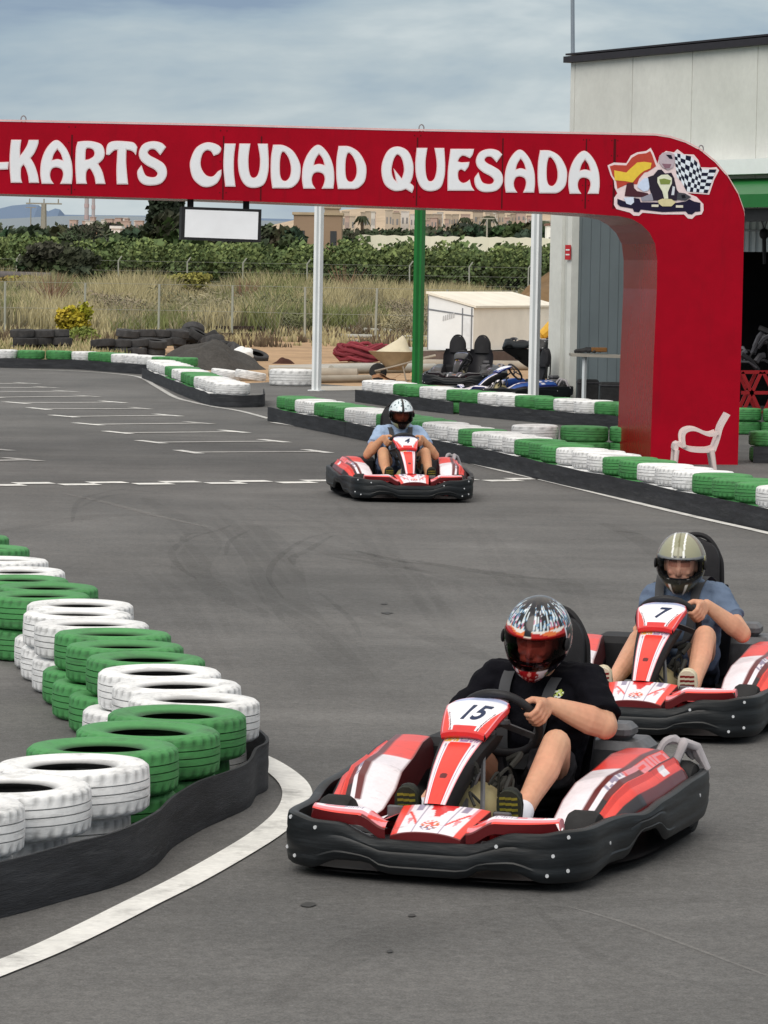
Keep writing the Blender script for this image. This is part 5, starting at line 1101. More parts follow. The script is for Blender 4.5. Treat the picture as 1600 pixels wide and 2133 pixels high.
# far horizontal belts of vegetation
mb = MB()
for _ in range(300):
    Y = rg.uniform(380, 700)*Q; x = rg.uniform(-.12, .12)*Y; leafcloud(mb, (x, Y, terrain(x, Y)+1.2), (rg.uniform(2, 5), 2, rg.uniform(1.2, 2.4)), 60, .9, rg, (.055, .066, .04), .3, .6)
veg_obj(mb, 'far_wood', 'belt of far dark trees below the horizon', 'wood', 'stuff')
# houses
def house(px0, px1, pt, Y, dep, wall, roofc, label, flat=True, nwin=2, name='house', pb=None):
    Y *= Q; a = P(px0, pt, Y); b = P(px1, pt, Y); z0 = min(terrain(a.x, Y), terrain(b.x, Y))-1; e = empty(name, (a.x, Y, z0)); tag(e, label, 'house'); W_ = b.x-a.x; H_ = a.z-z0
    m = MB(); m.box((0, 0, 0), (W_, dep, H_ if flat else H_*.85)); m.build('wall', M('wall_'+name+'%d%d' % (int(wall[0]*255), int(wall[2]*255)), wall, .85, .08, .3), e, ang=0)
    m = MB()
    if flat: m.box((-.15, -.15, H_+.003), (W_+.15, dep+.15, H_+.25))
    else: m.prism([Vector((-.3, -.3, H_*.855)), Vector((W_+.3, -.3, H_*.855)), Vector((W_+.3, dep/2, H_)), Vector((-.3, dep/2, H_))], Vector((0, .0, .12))); m.prism([Vector((-.3, dep+.3, H_*.855)), Vector((W_+.3, dep+.3, H_*.855)), Vector((W_+.3, dep/2+.01, H_)), Vector((-.3, dep/2+.01, H_))], Vector((0, 0, .12)))
    m.build('roof', M('roof_%d' % int(roofc[0]*999), roofc, .8, .15, .8), e, ang=0, fix=True)
    for i in range(nwin):
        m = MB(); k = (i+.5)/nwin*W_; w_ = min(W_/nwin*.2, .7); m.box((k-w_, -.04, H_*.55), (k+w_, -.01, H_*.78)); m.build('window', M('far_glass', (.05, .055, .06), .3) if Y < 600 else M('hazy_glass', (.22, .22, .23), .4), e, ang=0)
    return e
house(612, 712, 447, 262, 8, srgb(150, 128, 108), srgb(172, 155, 130), 'brown brick farmhouse standing behind the white post', nwin=3, name='farmhouse')
house(676, 706, 434, 275, 5, srgb(170, 152, 130), srgb(180, 165, 145), 'upper storey block behind the brown farmhouse', nwin=1, name='farmhouse')
house(196, 262, 487, 250, 6, srgb(196, 160, 130), srgb(186, 142, 112), 'low house with orange roof beyond the grove', False, 2)
house(232, 250, 476, 252, 4, srgb(232, 232, 228), srgb(225, 225, 222), 'small white hut behind the orange roofed house', True, 1)
house(1140, 1164, 470, 300, 5, srgb(235, 232, 228), srgb(120, 90, 80), 'white house between the second white post and the pillar', True, 2)
hr = random.Random(55)
# hillside village at the right, pink town on the left
desc = ['flat roofed', 'small', 'wide', 'narrow', 'low', 'tall']; cols_ = [('cream', srgb(192, 178, 162)), ('sand coloured', srgb(180, 165, 148)), ('pinkish', srgb(186, 162, 152)), ('white', srgb(208, 202, 196)), ('tan', srgb(172, 158, 142))]  # wall colours have the distance haze mixed in
k = 0
vil = []
for (x0, x1, ya, yb_, Y, nn) in ((705, 860, 438, 452, 900, 16), (885, 1100, 438, 460, 900, 34), (1125, 1170, 440, 462, 850, 7)):
    for i in range(nn): vil.append((hr.uniform(x0, x1), hr.uniform(ya, yb_), Y+hr.uniform(-60, 60)))
for x, y, Y in vil:
    cn, cc = hr.choice(cols_); wpx = hr.uniform(8, 20); place = 'left of the green post' if x < 870 else ('between green and white posts' if x < 1100 else 'beside the pale pillar')
    house(x, x+wpx, y, Y, 8, cc, tuple(c*.85 for c in cc), f'{cn} house in the hillside village seen {place}', True, 2, name='village_house')['group'] = f'{cn} hillside village houses {place}'
for i in range(16):
    x = hr.uniform(128, 300); y = hr.uniform(452, 463); cn, cc = cols_[2] if hr.random() < .6 else cols_[3]
    house(x, x+hr.uniform(6, 18), y, 1000+hr.uniform(-50, 50), 8, cc, tuple(c*.85 for c in cc), f'{cn} house of the distant town below the chimneys', True, 2, name='town_house')['group'] = f'{cn} houses of the distant town'
# hill under the village, mountains
def ridge(name, pts, Y, mat, z0=-5, dep=300):
    m = MB(); rings = []; Y *= Q
    for x, y in pts:
        p = P(x, y, Y); rings.append([(p.x, Y-dep*.5, z0), (p.x, Y-dep*.2, z0+(p.z-z0)*.55), (p.x, Y, p.z), (p.x, Y+dep, z0)])
    m.loft(rings, False); o = m.build(name, mat, ang=0); tag(o, kind='structure')
ridge('hill', [(560, 470), (640, 452), (720, 436), (800, 430), (900, 427), (1000, 425), (1150, 430), (1400, 440), (1800, 450)], 1050, M('hill_sand', srgb(176, 158, 136), .95, .18, .012, nz2=.15, ns2=.08), 5, 500)
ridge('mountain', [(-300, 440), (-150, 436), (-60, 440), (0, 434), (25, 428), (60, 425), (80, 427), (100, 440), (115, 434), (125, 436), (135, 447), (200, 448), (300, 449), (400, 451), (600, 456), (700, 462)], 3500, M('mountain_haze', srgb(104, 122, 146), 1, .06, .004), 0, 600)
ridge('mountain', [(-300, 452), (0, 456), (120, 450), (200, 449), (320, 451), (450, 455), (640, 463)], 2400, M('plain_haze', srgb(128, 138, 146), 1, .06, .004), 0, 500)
# greenhouse
m = MB(); Y = 280*Q
a = P(745, 488, Y); b = P(1172, 491, Y); z0 = terrain(a.x, Y)
for i in range(14):
    x0 = a.x+(b.x-a.x)*i/14; x1 = a.x+(b.x-a.x)*(i+1)/14; k = .96+.05*(i % 2); m.cur = (k, k, k)
    m.prism([Vector((x0, Y, z0)), Vector((x1, Y, z0)), Vector((x1, Y, a.z-.1)), Vector(((x0+x1)/2, Y, a.z)), Vector((x0, Y, a.z-.1))], Vector((0, 40, 0)))
tag(m.build('greenhouse', M('greenhouse_film', srgb(226, 224, 206), .5, .06, .2), ang=0, fix=True), 'long low cream greenhouse beyond the grove', 'greenhouse')
# chimneys, poles
for i, (x, pt, Y, r_, lb) in enumerate(((179, 392, 1400, 1.0, 'tall thin far chimney, left one of the pair'), (193, 396, 1400, .8, 'tall thin far chimney, right one of the pair'))):
    Y *= Q; g = P(x, 560, Y); m = MB(); zt = P(x, pt, Y).z; m.tube([(0, 0, 0), (0, 0, zt)], [r_*1.3, r_], 8); 
    for kz in (.6, .75, .9): m.cur = (1.08, .93, .92); m.tube([(0, 0, zt*kz), (0, 0, zt*(kz+.05))], [r_*1.25, r_*1.25], 8)
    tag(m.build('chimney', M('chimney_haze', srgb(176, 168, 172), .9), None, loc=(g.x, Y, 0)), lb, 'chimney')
for i, (x, pt, Y, lb) in enumerate(((90, 424, 230, 'concrete power pole with crossbar below the mountain'), (63, 432, 420, 'small far pylon in front of the mountain'), (1013, 455, 300, 'thin pole above the greenhouse'), (455, 440, 350, 'thin pole hidden behind the hanging sign'))):
    Y *= Q; g = P(x, 560, Y); zt = P(x, pt, Y).z; z0 = terrain(g.x, Y); m = MB(); r_ = .3 if i == 0 else .1; m.tube([(0, 0, 0), (0, 0, zt-z0)], [r_*1.2, r_*.7], 6); w_ = 1.5 if i == 0 else .8
    m.bar((-w_, 0, zt-z0), (w_, 0, zt-z0), .12, .12)
    if i == 0:
        for k in (-1, 0, 1): m.tube([(k*1.2, 0, zt-z0), (k*1.2, 0, zt-z0+.4)], .06, 5)
    tag(m.build('power_pole', M('pole_concrete', srgb(150, 146, 136), .9), None, loc=(g.x, Y, z0)), lb, 'pole')
# ================================================================== karts
m_kb = M('kart_plastic', (.005, .007, .009), .45, .35, 3, .15, 12, stretch=(1, 1, 6), nz2=.25, ns2=14, spec=.4)
scuff(m_kb, (.035, .041, .047), .52, .72, .6, (1.5, 1.5, 18), 2.5)
m_kd = M('kart_dark', (.014, .014, .016), .6, .25, 9)
m_ks = M('seat_shell', (.018, .018, .022), .45, .2, 5)
m_pt = M('kart_graphics', (1, 1, 1), .36, .05, 9, spec=.4, coat=.12, nz2=.05, ns2=60)
scuff(m_pt, (.10, .05, .05), .60, .76, .55, (4, 14, 4), 2.2)
m_slk = M('slick_tyre', (.025, .025, .026), .8, .25, 12, .2, 50)
m_rim = M('rim_metal', (.45, .45, .47), .35, .1, metal=.8)
m_chr = M('bolt_metal', (.55, .57, .6), .35, .1)
m_eng = M('engine_metal', (.14, .14, .15), .45, .3, 14, metal=.5)
m_tank = M('fuel_tank', (.42, .36, .20), .4, .1)
m_belt2 = M('seat_belt_web', (.06, .062, .068), .7, .1)
RED = srgb(212, 40, 42); RED2 = srgb(232, 66, 56); WHT = srgb(236, 230, 238); PNK = srgb(222, 140, 150); GRY = srgb(150, 140, 165); DKR = srgb(96, 26, 30); BLK = srgb(34, 26, 32)
BLU = srgb(20, 44, 120); BL2 = srgb(44, 84, 160)
def outline_pts():
    h = [(0, -.985), (.20, -.983), (.36, -.972), (.465, -.94), (.535, -.88), (.568, -.79), (.576, -.66), (.586, -.54), (.610, -.43), (.640, -.33), (.658, -.22), (.666, -.05), (.670, .2), (.672, .40), (.665, .56), (.64, .68), (.56, .77), (.42, .80), (.2, .805), (0, .805)]
    return h+[(-x, y) for x, y in h[-2:0:-1]]
def ztop_(x, y):
    if y < -.75:
        a = abs(x); return .148+.046*smooth01((a-.17)/.16)+.012*smooth01((a-.42)/.1)
    if y < -.45: return .206-.0*smooth01((y+.75)/.3)
    if y < -.1: return .206-.01*smooth01((y+.45)/.15)+.024*smooth01((y+.35)/.25)
    return .220+.018*smooth01((y+.1)/.5)
def zbot_(x, y):
    a = abs(x)
    if y < -.75:
        v = .032+.036*smooth01((a-.14)/.08)-.036*smooth01((a-.32)/.12)
        return v
    if y < -.45: return .035+.02*smooth01((y+.75)/.2)
    if y < -.2: return .055+.075*smooth01((y+.45)/.12)
    if y < .5: return .13-.06*smooth01((y+.2)/.15)
    return .07+.03*smooth01((y-.5)/.2)
def rough_text(u, v, nu, nv, seed):
    """broken strokes that stand for small printed sponsor lettering"""
    cu = int(u*nu); f = (u*nu) % 1; rr = noise.noise(Vector((cu*1.7+seed, int(v*nv*3)*2.3, seed)))
    return f > .18 and rr > -.15
def mk_kart(num, lab, loc, rz, pal='red', seats=1, hires=True, label_group='rental karts', fo=0., so=0., roll=None, name='kart'):
    ZS = 1.08
    R1, R2, DK = (RED, RED2, DKR) if pal == 'red' else ((BLU, BL2, srgb(14, 24, 90)) if pal == 'blue' else (srgb(20, 20, 24), srgb(34, 34, 38), BLK))
    W1 = WHT if pal != 'black' else srgb(44, 44, 48); PK = PNK if pal == 'red' else W1
    K = empty(name, loc, rz); K.scale = (1, 1, ZS); tag(K, lab, 'go kart', label_group)
    res = 1 if hires else .4
    # bumper band
    op = crom([(x, y, 0) for x, y in outline_pts()], 5, True); mb = MB(); rings = []
    cz = noise.noise
    for i, p in enumerate(op):
        t = (op[(i+1) % len(op)]-op[i-1]).normalized(); o = Vector((t.y, -t.x, 0)); zt = ztop_(p.x, p.y); zb = zbot_(p.x, p.y); h = zt-zb
        prof = [(-.040, zb+.012), (-.012, zb), (0, zb+.01), (.006, zb+h*.22), (.003, zb+h*.26), (.006, zb+h*.34), (.008, zb+h*.60), (.004, zb+h*.66), (.006, zb+h*.72), (.005, zt-.024), (.001, zt-.006), (-.008, zt), (-.028, zt-.001), (-.036, zt-.008), (-.034, zt-.03), (-.028, zb+.03)]
        rings.append([(p.x+o.x*a, p.y+o.y*a, z) for a, z in prof])
    rings.append(rings[0]); mb.loft(rings, True); bump = mb.build('bumper', m_kb, K, ang=40, fix=True)
    for bx_, by_, bz in ((-.53, -.905, .19), (-.555, -.88, .085), (-.40, -.968, .17), (-.50, -.93, .065), (.27, -.982, .15), (.47, -.945, .125), (.52, -.915, .185), (.52, -.915, .075), (.44, -.955, .06), (.58, -.62, .13), (.67, .4, .17)):
        if not hires and abs(bx_) < .5: continue
        b_ = min(op, key=lambda q: (q.x-bx_)**2+(q.y-by_)**2); nrm = Vector((bx_*.6, by_ if by_ < -.8 else 0, 0)).normalized(); m = MB(); m.tube([(b_.x-nrm.x*.004, b_.y-nrm.y*.004, bz), (b_.x+nrm.x*.010, b_.y+nrm.y*.010, bz)], .0065, 8); m.build('bolt', m_chr, bump)
    # floor and frame
    m = MB(); 
    fl_ = [(p.x*.94, p.y*.965-.0, .036) for p in op]; m.poly(fl_); m.poly([(x, y, z-.012) for x, y, z in fl_][::-1]); m.build('floor_tray', m_kd, K, ang=0)
    m = MB()
    for s in (-1, 1): m.tube([(s*.20, -.78, .10), (s*.22, -.45, .09), (s*.34, -.2, .09), (s*.36, .5, .10), (s*.30, .85, .12)], .016, 8); m.tube([(s*.40, -.60, .13), (s*.22, -.60, .10)], .014, 6)
    m.tube([(-.34, -.78, .12), (.34, -.78, .12)], .014, 8); m.tube([(-.36, .62, .13), (.36, .62, .13)], .018, 8); m.tube([(-.5, .58, .14), (.5, .58, .14)], .02, 8)
    m.tube([(-.05, -.62, .10), (-.0, -.5, .18), (0, -.12, .42)], .012, 8)   # steering column
    m.tube([(-.09, -.55, .1), (-.03, -.35, .40)], .010, 6); m.tube([(.09, -.55, .1), (.03, -.35, .40)], .010, 6); m.tube([(-.36, -.56, .13), (0, -.5, .12), (.36, -.56, .13)], .010, 6)
    m.build('chassis', m_eng if pal != 'x' else m_kd, K)
    m = MB()
    for s in (-1, 1): m = MB(); m.tube([(s*.13, -.70, .16), (s*.25, -.72, .16), (s*.28, -.60, .10)], .012, 6); m.box((s*.2-.06, -.715, .10), (s*.2+.06, -.70, .145)); m.build('pedal_bar', M('pedal_red', srgb(150, 18, 28), .4), K)
    for s in (-1, 1): m = MB(); m.bbox((s*.2-.035, -.68, .12), (s*.2+.035, -.665, .22), .006); m.build('pedal', m_eng, K)
    m = MB(); m.sphere((0, -.33, .17), (.11, .15, .10), 14, 8); m.build('fuel_tank', m_tank, K)
    m = MB()
    rr = random.Random(3)
    for i in range(16): a = Vector((rr.uniform(-.06, .14), rr.uniform(-.52, -.25), rr.uniform(.12, .34))); k_ = rr.uniform(.6, 4); m.cur = (k_, k_, k_*.8); m.tube(crom([a, a+Vector((rr.uniform(-.03, .05), .03, .04)), a+Vector((rr.uniform(-.05, .05), .05, rr.uniform(-.05, .03)))], 4), rr.uniform(.005, .016), 6)
    m.build('cable', m_kd, K)
    for s, y, r_, w_, xx in ((-1, -.54, .112, .12, .47), (1, -.54, .112, .12, .47), (-1, .58, .135, .19, .53), (1, .58, .135, .19, .53)):
        T = Matrix.Translation((s*xx, y, r_)) @ Matrix.Rotation(pi/2, 4, 'Y'); h = w_/2
        m = MB(); m.lathe([(r_*.5, -h*.8), (r_*.62, -h), (r_*.9, -h*.92), (r_, -h*.6), (r_, h*.6), (r_*.9, h*.92), (r_*.62, h), (r_*.5, h*.8)], 24, T, closed=True); t_ = m.build('wheel', m_slk, K)
        m = MB(); m.lathe([(.001, -h*.3), (.02, -h*.35), (r_*.3, -h*.3), (r_*.5, -h*.75), (r_*.5, h*.75), (r_*.3, h*.3), (.02, h*.35), (.001, h*.3)], 18, T); m.build('rim', m_rim, t_)
    # nose
    def nose_col(u, v):
        x = u*2-1; a = abs(x)
        if v < .03 or a > .97: return DK
        if a > .80: return R2
        if a > .74: return WHT if v < .6 else PK
        if a < .05+.25*(v) and v > .55: return R1 if a < .20*(v-.4)*2 or v > .8 else W1
        if .36 < a < .38+.01: return GRY
        if .44 < a < .62 and v > .78: return GRY
        if .40 < a < .74:
            k = (a-.40)/.34; 
            if abs(v-.3-.45*k) < .05 and v < .75: return R2
            if .55 < a < .66 and .25 < v < .5 and (v-.25) > abs(a-.6)*3: return PK
        if a < .26 and .08 < v < .42:
            n_ = noise.noise(Vector((x*14, v*22, 2)))
            d = (x/.24)**2+((v-.24)/.17)**2
            if d < 1 and n_ > -.05: return srgb(200, 120, 60) if n_ > .25 else (srgb(70, 70, 130) if v < .2 else R2)
        return W1
    g_ = int(64*res)
    def nose_p(u, v):
        x = u*2-1; hw = .130+.036*v; z = .166+.066*v**.8-.010*abs(x)**3+.010*(1-x*x)*(1-v); y = -.975+.275*v+.012*abs(x)**2*(1-v); 
        return (x*hw, y, z)
    m = MB(); m.grid(g_, g_, nose_p, nose_col); m.cur = DK; 
    fr_ = [nose_p(i/20, 0) for i in range(21)]; m.loft([[p for p in fr_], [(p[0], p[1]+.01, .11) for p in fr_]], False)
    for u in (0, 1): e_ = [nose_p(u, i/12) for i in range(13)]; m.loft([e_, [(p[0]*1.03, p[1], .10) for p in e_]], False)
    m.build('nose_panel', m_pt, K, ang=60)
    # wings of the nose
    for s in (-1, 1):
        def wp(u, v):
            x = .150+.315*u; yf = -.962+.085*u**3*1.3; dep = .125*(1-.35*u)*sin(pi*min(1, .12+.9*(1-u)**.5*.95)+0)**.3; y = yf+dep*v
            z = .176+.058*smooth01(u*3)*.75+.012*sin(pi*v)-.03*(u > .999); return (s*x, y, z+.02*v*(1-u))
        def wc(u, v):
            if v < .10: return DK if u < .3 else R2
            if u < .22: return R2 if (v+u*2) % .5 < .2 else PK
            if v < .28: return PK
            if .3 < u < .85 and .4 < v < .8 and rough_text(u, v, 34, 3, 5+s): return GRY if u < .55 else PK
            return W1 if u < .95 else PK
        m = MB(); m.grid(int(70*res), int(22*res), wp, wc, flip=(s < 0)); m.cur = DK
        fr_ = [wp(i/24, 0) for i in range(25)]; m.loft([fr_, [(p[0], p[1]+.008, p[2]-.035) for p in fr_]], False)
        m.build('nose_wing', m_pt, K, ang=60)
        m = MB()
        m.poly([(s*.16, -.86, .205), (s*.24, -.85, .17), (s*.30, -.66, .15), (s*.17, -.68, .20)], R1); m.poly([(s*.20, -.83, .193), (s*.235, -.83, .18), (s*.27, -.70, .172), (s*.22, -.70, .19)], W1)
        m.build('foot_guard', m_pt, K, ang=0)
    # steering fairing
    def fz(v): return .238+.20*v+.018*sin(pi*v)
    def fy(v): return -.715+.335*v+.03*v*v-.014*sin(pi*v)
    def fx0(v): return fo-.012*(1-v)
    def fp_(u, v):
        x = u*2-1; hw = .040+.037*v; return (fx0(v)+x*hw*1.02, fy(v)+.016*x*x, fz(v)-.004*x*x)
    def fc(u, v):
        x = abs(u*2-1)
        if x > .95: return PK
        if v > .80:
            n_ = noise.noise(Vector((u*30, v*24, 1)))
            if .84 < v < .97: return srgb(232, 190, 90) if (u < .42 and n_ > -.2) else ((srgb(170, 140, 190) if n_ > 0 else W1) if u > .45 else W1)
            return W1 if v > .97 else (R2 if x < .55 and v < .83 else W1)
        lim = .60+.03*v
        if x < lim:
            if (x*1.0)**2*.012+(v-.335)**2 < .0012 and x < .25: return DK
            if v < .30 and abs(x-lim+.07) < .03: return R1
            return R2 if x < lim-.05 or v < .04 else R1
        if lim+.10 < x < lim+.15: return GRY if v > .3 else PK
        return W1
    m = MB(); m.grid(int(44*res), int(110*res), fp_, fc); m.build('fairing_panel', m_pt, K, ang=70)
    m = MB()   # black body behind the panel
    rings = []
    for i in range(13):
        v = i/12; hw = .040+.037*v; y = fy(v)+.012; z = fz(v)-.006; w2 = hw+.012+.012*v
        f0_ = fx0(v); rings.append([(-hw*1.03, y+.002, z), (hw*1.03, y+.002, z), (w2, y+.035, z-.004), (w2+.004, y+.085+.03*v, z-.012), (w2*.8, y+.10+.03*v, z-.05), (-w2*.8, y+.10+.03*v, z-.05), (-w2-.004, y+.085+.03*v, z-.012), (-w2, y+.035, z-.004)]); rings[-1] = [(a_+f0_, b_, c_) for a_, b_, c_ in rings[-1]]
    m.loft(rings, True, True); m.build('fairing_body', m_kd, K, ang=40, fix=True)
    # number card
    def cp(u, v):
        x = u*2-1; hw = .082+.046*v**.8-.022*smooth01((v-.72)/.28)*1.0; y = -.395+.235*v+.045*(1-abs(x)**2.2)*(v)**2-.012*(1-x*x)*(1-v); z = .452+.072*v+.020*sin(pi*v*.8)-.012*abs(x)**3; return (x*hw+fo, y, z)
    def cc_(u, v):
        x = abs(u*2-1)
        if x > .97 or v > .985: return PK
        lim = .66+.30*smooth01(v*1.4)*(v > .0)
        if x > lim: return R2
        if abs(x-lim+.05) < .02 and v < .5: return DK
        if v < .13: return R1 if x < .5 else W1
        if v > .86: return srgb(180, 190, 225)
        return srgb(240, 242, 250) if pal != 'black' else W1
    m = MB(); m.grid(int(70*res), int(44*res), cp, cc_)
    card = m.build('number_card', m_pt, K, ang=70)
    m = MB(); m.cur = R1
    lp = [Vector(cp(i/20, 0)) for i in range(21)]; m.loft([[p+Vector((0, .002, .002)) for p in lp], [p+Vector((0, -.012, -.004)) for p in lp], [p+Vector((0, -.012, -.018)) for p in lp], [p+Vector((0, .004, -.026)) for p in lp]], False)
    for u in (0, 1): e_ = [Vector(cp(u, i/12)) for i in range(13)]; s = u*2-1; m.loft([e_, [p+Vector((s*.006, 0, -.012)) for p in e_], [p+Vector((-s*.004, .0, -.028)) for p in e_]], False)
    m.build('card_rim', m_pt, card, ang=60)
    if num:
        cu = bpy.data.curves.new('n', 'FONT'); cu.body = num; cu.size = .108; cu.shear = .32; cu.align_x = 'CENTER'; cu.extrude = .0008; cu.offset = .0022; cu.space_character = 1.05
        o = bpy.data.objects.new('n', cu); COL.objects.link(o); dg = bpy.context.evaluated_depsgraph_get(); dg.update(); me = bpy.data.meshes.new_from_object(o.evaluated_get(dg)); bpy.data.objects.remove(o)
        me.materials.clear(); me.materials.append(M('number_blue', srgb(28, 44, 78), .4, .05)); set_col(me)
        o = bpy.data.objects.new('number', me); COL.objects.link(o); o.parent = card
        p0 = Vector(cp(.5, .24)); p1 = Vector(cp(.5, .75)); uv_ = (p1-p0).normalized(); xv = Vector((1, 0, 0)); nv_ = xv.cross(uv_).normalized()
        for v_ in me.vertices:                       # lay the figures on the curved card
            q = v_.co.copy(); u = .5+q.x/.235; vv = .27+q.y*5.0
            b = Vector(cp(u, vv)); v_.co = b+nv_*(.0022+max(q.z, -.0008)*1.0)
    # steering wheel
    SW = Vector((0, -.025, .438)); ex = Vector((1, 0, 0)); al = radians(50); ee = Vector((0, -cos(al), sin(al))); en = Vector((0, sin(al), cos(al)))
    m = MB(); m.tube([SW+ex*.150*cos(a/40*2*pi)+ee*.150*sin(a/40*2*pi) for a in range(40)], .0155, 10, closed=True); sw = m.build('steering_wheel', M('wheel_grip', (.025, .025, .028), .45, .15, 20), K)
    m = MB()
    for a in (90, 205, 335): a = radians(a); m.bar(SW, SW+ex*.143*cos(a)+ee*.143*sin(a), .03, .006, up=en)
    m.lathe([(.001, .012), (.035, .012), (.04, 0), (.001, 0)], 16, Matrix.Translation(SW)); m.build('spoke', m_eng, sw)
    # side pods
    ST = {1: None}
    for s in (-1, 1):
        ys = [(-.58, .37, .120, .45, .125, .585, .125), (-.44, .315, .165, .44, .185, .600, .148), (-.30, .310, .215, .47, .268, .612, .165), (-.18, .325, .262, .485, .300, .635, .185), (.02, .345, .290, .50, .305, .655, .195), (.20, .365, .325, .515, .325, .665, .205), (.36, .385, .328, .535, .330, .668, .212), (.44, .39, .285, .545, .295, .660, .200)]
        def pp(u, v):
            k = u*(len(ys)-1); i = min(int(k), len(ys)-2); t = k-i; t = t if i in (0,) else t; A = ys[i]; B = ys[i+1]; q = [a+(b-a)*t for a, b in zip(A, B)]; q[5] -= .025
            if v < .25: t2 = v/.25; return (s*(q[1]-.004*(1-t2)), q[0], q[2]-.10*(1-t2)*(1 if True else 0)) if v < .0001 else (s*(q[1]+(q[3]-q[1])*t2), q[0], q[2]+(q[4]-q[2])*t2+.004*sin(pi*t2))
            t2 = (v-.25)/.75; bul = .010*sin(pi*t2)-.008*sin(2*pi*t2)+(.016*(1-abs(t2-.42)/.10) if abs(t2-.42) < .10 else 0)
            return (s*(q[3]+(q[5]-q[3])*t2), q[0], q[4]+(q[6]-q[4])*t2**1.2+bul)
        def pc(u, v):
            # broad diagonal bands, lettering, white tail
            if v > .96 or v < .02: return DK
            d = v-.25
            if u > .97: return DK
            if u < .16: return (R2 if v < .6 else DK) if v > .3 else W1
            b = v*1.2-(u-.5)*.5
            if .80 < v <= .96: return BLK if (u < .45) else DK
            if v < .20: return W1 if u < .55 else R2
            if .20 <= v < .26: return DK
            if u < .60:
                if v < .16: return PK if (u > .22 and rough_text(u, v, 30, 6, 11)) else R2
                if v < .20: return DK
                if v < .36: return (GRY if (u > .3 and rough_text(u, v, 30, 5, 3)) else W1) if u < .48 else (PK if rough_text(u, v, 30, 5, 3) else R2)
                if v < .50: return DK if u > .25 else BLK
                if v < .80: return R2
                return BLK
            if u > .60:
                if .28 < v < .50: return (PK if rough_text(u, v, 34, 5, 7+s) else R2)
                if .52 <= v < .58: return BLK if u < .9 else R2
                if abs(u-.70) < .03 and .6 < v < .76: return W1
                return R2
            if u > .34:
                if .30 < v < .42: return W1 if u < .52 else PK
                if .42 <= v < .5: return DK
                if (u-.46)**2*6+(v-.60)**2 < .004: return PK if noise.noise(Vector((u*40, v*40, 1))) > 0 else srgb(200, 120, 80)
                return R2 if .5 <= v < .7 else DK
            if v < .45: return W1
            if v < .6: return R2
            return BLK
        m = MB(); m.grid(int(96*res), int(56*res), pp, pc, flip=(s < 0))
        m.cur = DK; e_ = [Vector(pp(1, i/20)) for i in range(21)]; m.loft([e_, [p+Vector((0, .02, -.03)) for p in e_], [Vector((p.x, p.y+.01, .12)) for p in e_]], False)
        e_ = [Vector(pp(i/24, 0)) for i in range(25)]; m.cur = BLK; m.loft([e_, [Vector((p.x+s*.02, p.y, .07)) for p in e_]], False)
        e_ = [Vector(pp(i/24, 1)) for i in range(25)]; m.loft([e_, [Vector((p.x, p.y, p.z-.05)) for p in e_]], False)
        m.build('side_pod', m_pt, K, ang=16)
    # rear: engine, exhaust, covers
    m = MB(); m.bbox((.20, .42, .12), (.44, .72, .34), .03); m.bbox((.24, .46, .34), (.38, .62, .40), .02)
    for i in range(6): m.box((.19, .45+i*.04, .16), (.45, .465+i*.04, .30))
    m.build('engine', m_eng, K)
    m = MB(); m.tube([(.50, .50, .18), (.56, .50, .28), (.58, .54, .34), (.62, .60, .32), (.66, .62, .24)], [.014, .018, .020, .018, .014], 10); m.tube(crom([(.47, .44, .2), (.50, .52, .33), (.55, .58, .34), (.60, .64, .28)], 4), .015, 8); m.tube(crom([(.52, .60, .16), (.53, .62, .27), (.59, .60, .32), (.63, .64, .26), (.64, .66, .20)], 4), .016, 8); 
    for i, v_ in enumerate(m.v): p = Vector(v_); n_ = noise.noise(p*26)*.010; m.v[i] = (p.x+n_, p.y+n_, p.z+n_)
    m.build('exhaust_wrap', M('exhaust_wrap', srgb(168, 164, 168), .6, .25, 12), K)
    m = MB(); m.tube([(.52, .34, .185), (.57, .50, .20), (.585, .66, .20)], [.04, .052, .045], 12); m.build('muffler', m_kd, K)
    m = MB(); m.bbox((-.46, .40, .12), (-.20, .70, .32), .03); m.build('battery_box', m_kd, K)
    # seat
    for si in range(seats):
        ox = so if seats == 1 else (-.22 if si == 0 else .22)
        def sp(u, v):   # u across, v from front edge to the top of the backrest
            x = u*2-1
            path = [(.02, .12), (.16, .075), (.34, .085), (.44, .16), (.50, .32), (.545, .48), (.565, .58)]
            k = v*(len(path)-1); i = min(int(k), len(path)-2); t = k-i; y = path[i][0]+(path[i+1][0]-path[i][0])*t; z = path[i][1]+(path[i+1][1]-path[i][1])*t
            hw = .20+.03*v-.04*smooth01((v-.8)/.2); wrap = abs(x)**2.4
            if v < .45: return (ox+x*hw, y+.0, z+wrap*.14*(.3+v))
            return (ox+x*hw, y-wrap*.16*(1-v*.3), z+wrap*.06*(1-v))
        m = MB(); m.grid(24, 28, sp); m.grid(24, 28, lambda u, v: tuple(Vector(sp(u, v))+Vector((0, .018, -.018))), flip=True)
        e1 = [Vector(sp(i/24, 1)) for i in range(25)]; m.loft([e1, [p+Vector((0, .018, -.018)) for p in e1]], False)
        for u in (0, 1): e1 = [Vector(sp(u, i/28)) for i in range(29)]; m.loft([e1, [p+Vector((0, .018, -.018)) for p in e1]], False)
        st = m.build('seat', m_ks, K, ang=50)
        # tall padded headrest in a tube loop
        m = MB()
        def hrp(u, v):
            x = u*2-1; w_ = .130*(1-max(0, (v-.45)/.55)**2.6)**.5*.80+.130*.20; return (ox+x*w_, .52+.03*v-.03*(1-x*x)-.01,   .52+.27*v-.01*abs(x)**3*smooth01((v-.6)/.4))
        for zz_ in (0, 1): m.grid(14, 14, (lambda u, v, zz_=zz_: tuple(Vector(hrp(u, v))+Vector((0, .05*zz_, 0)))), flip=bool(zz_))
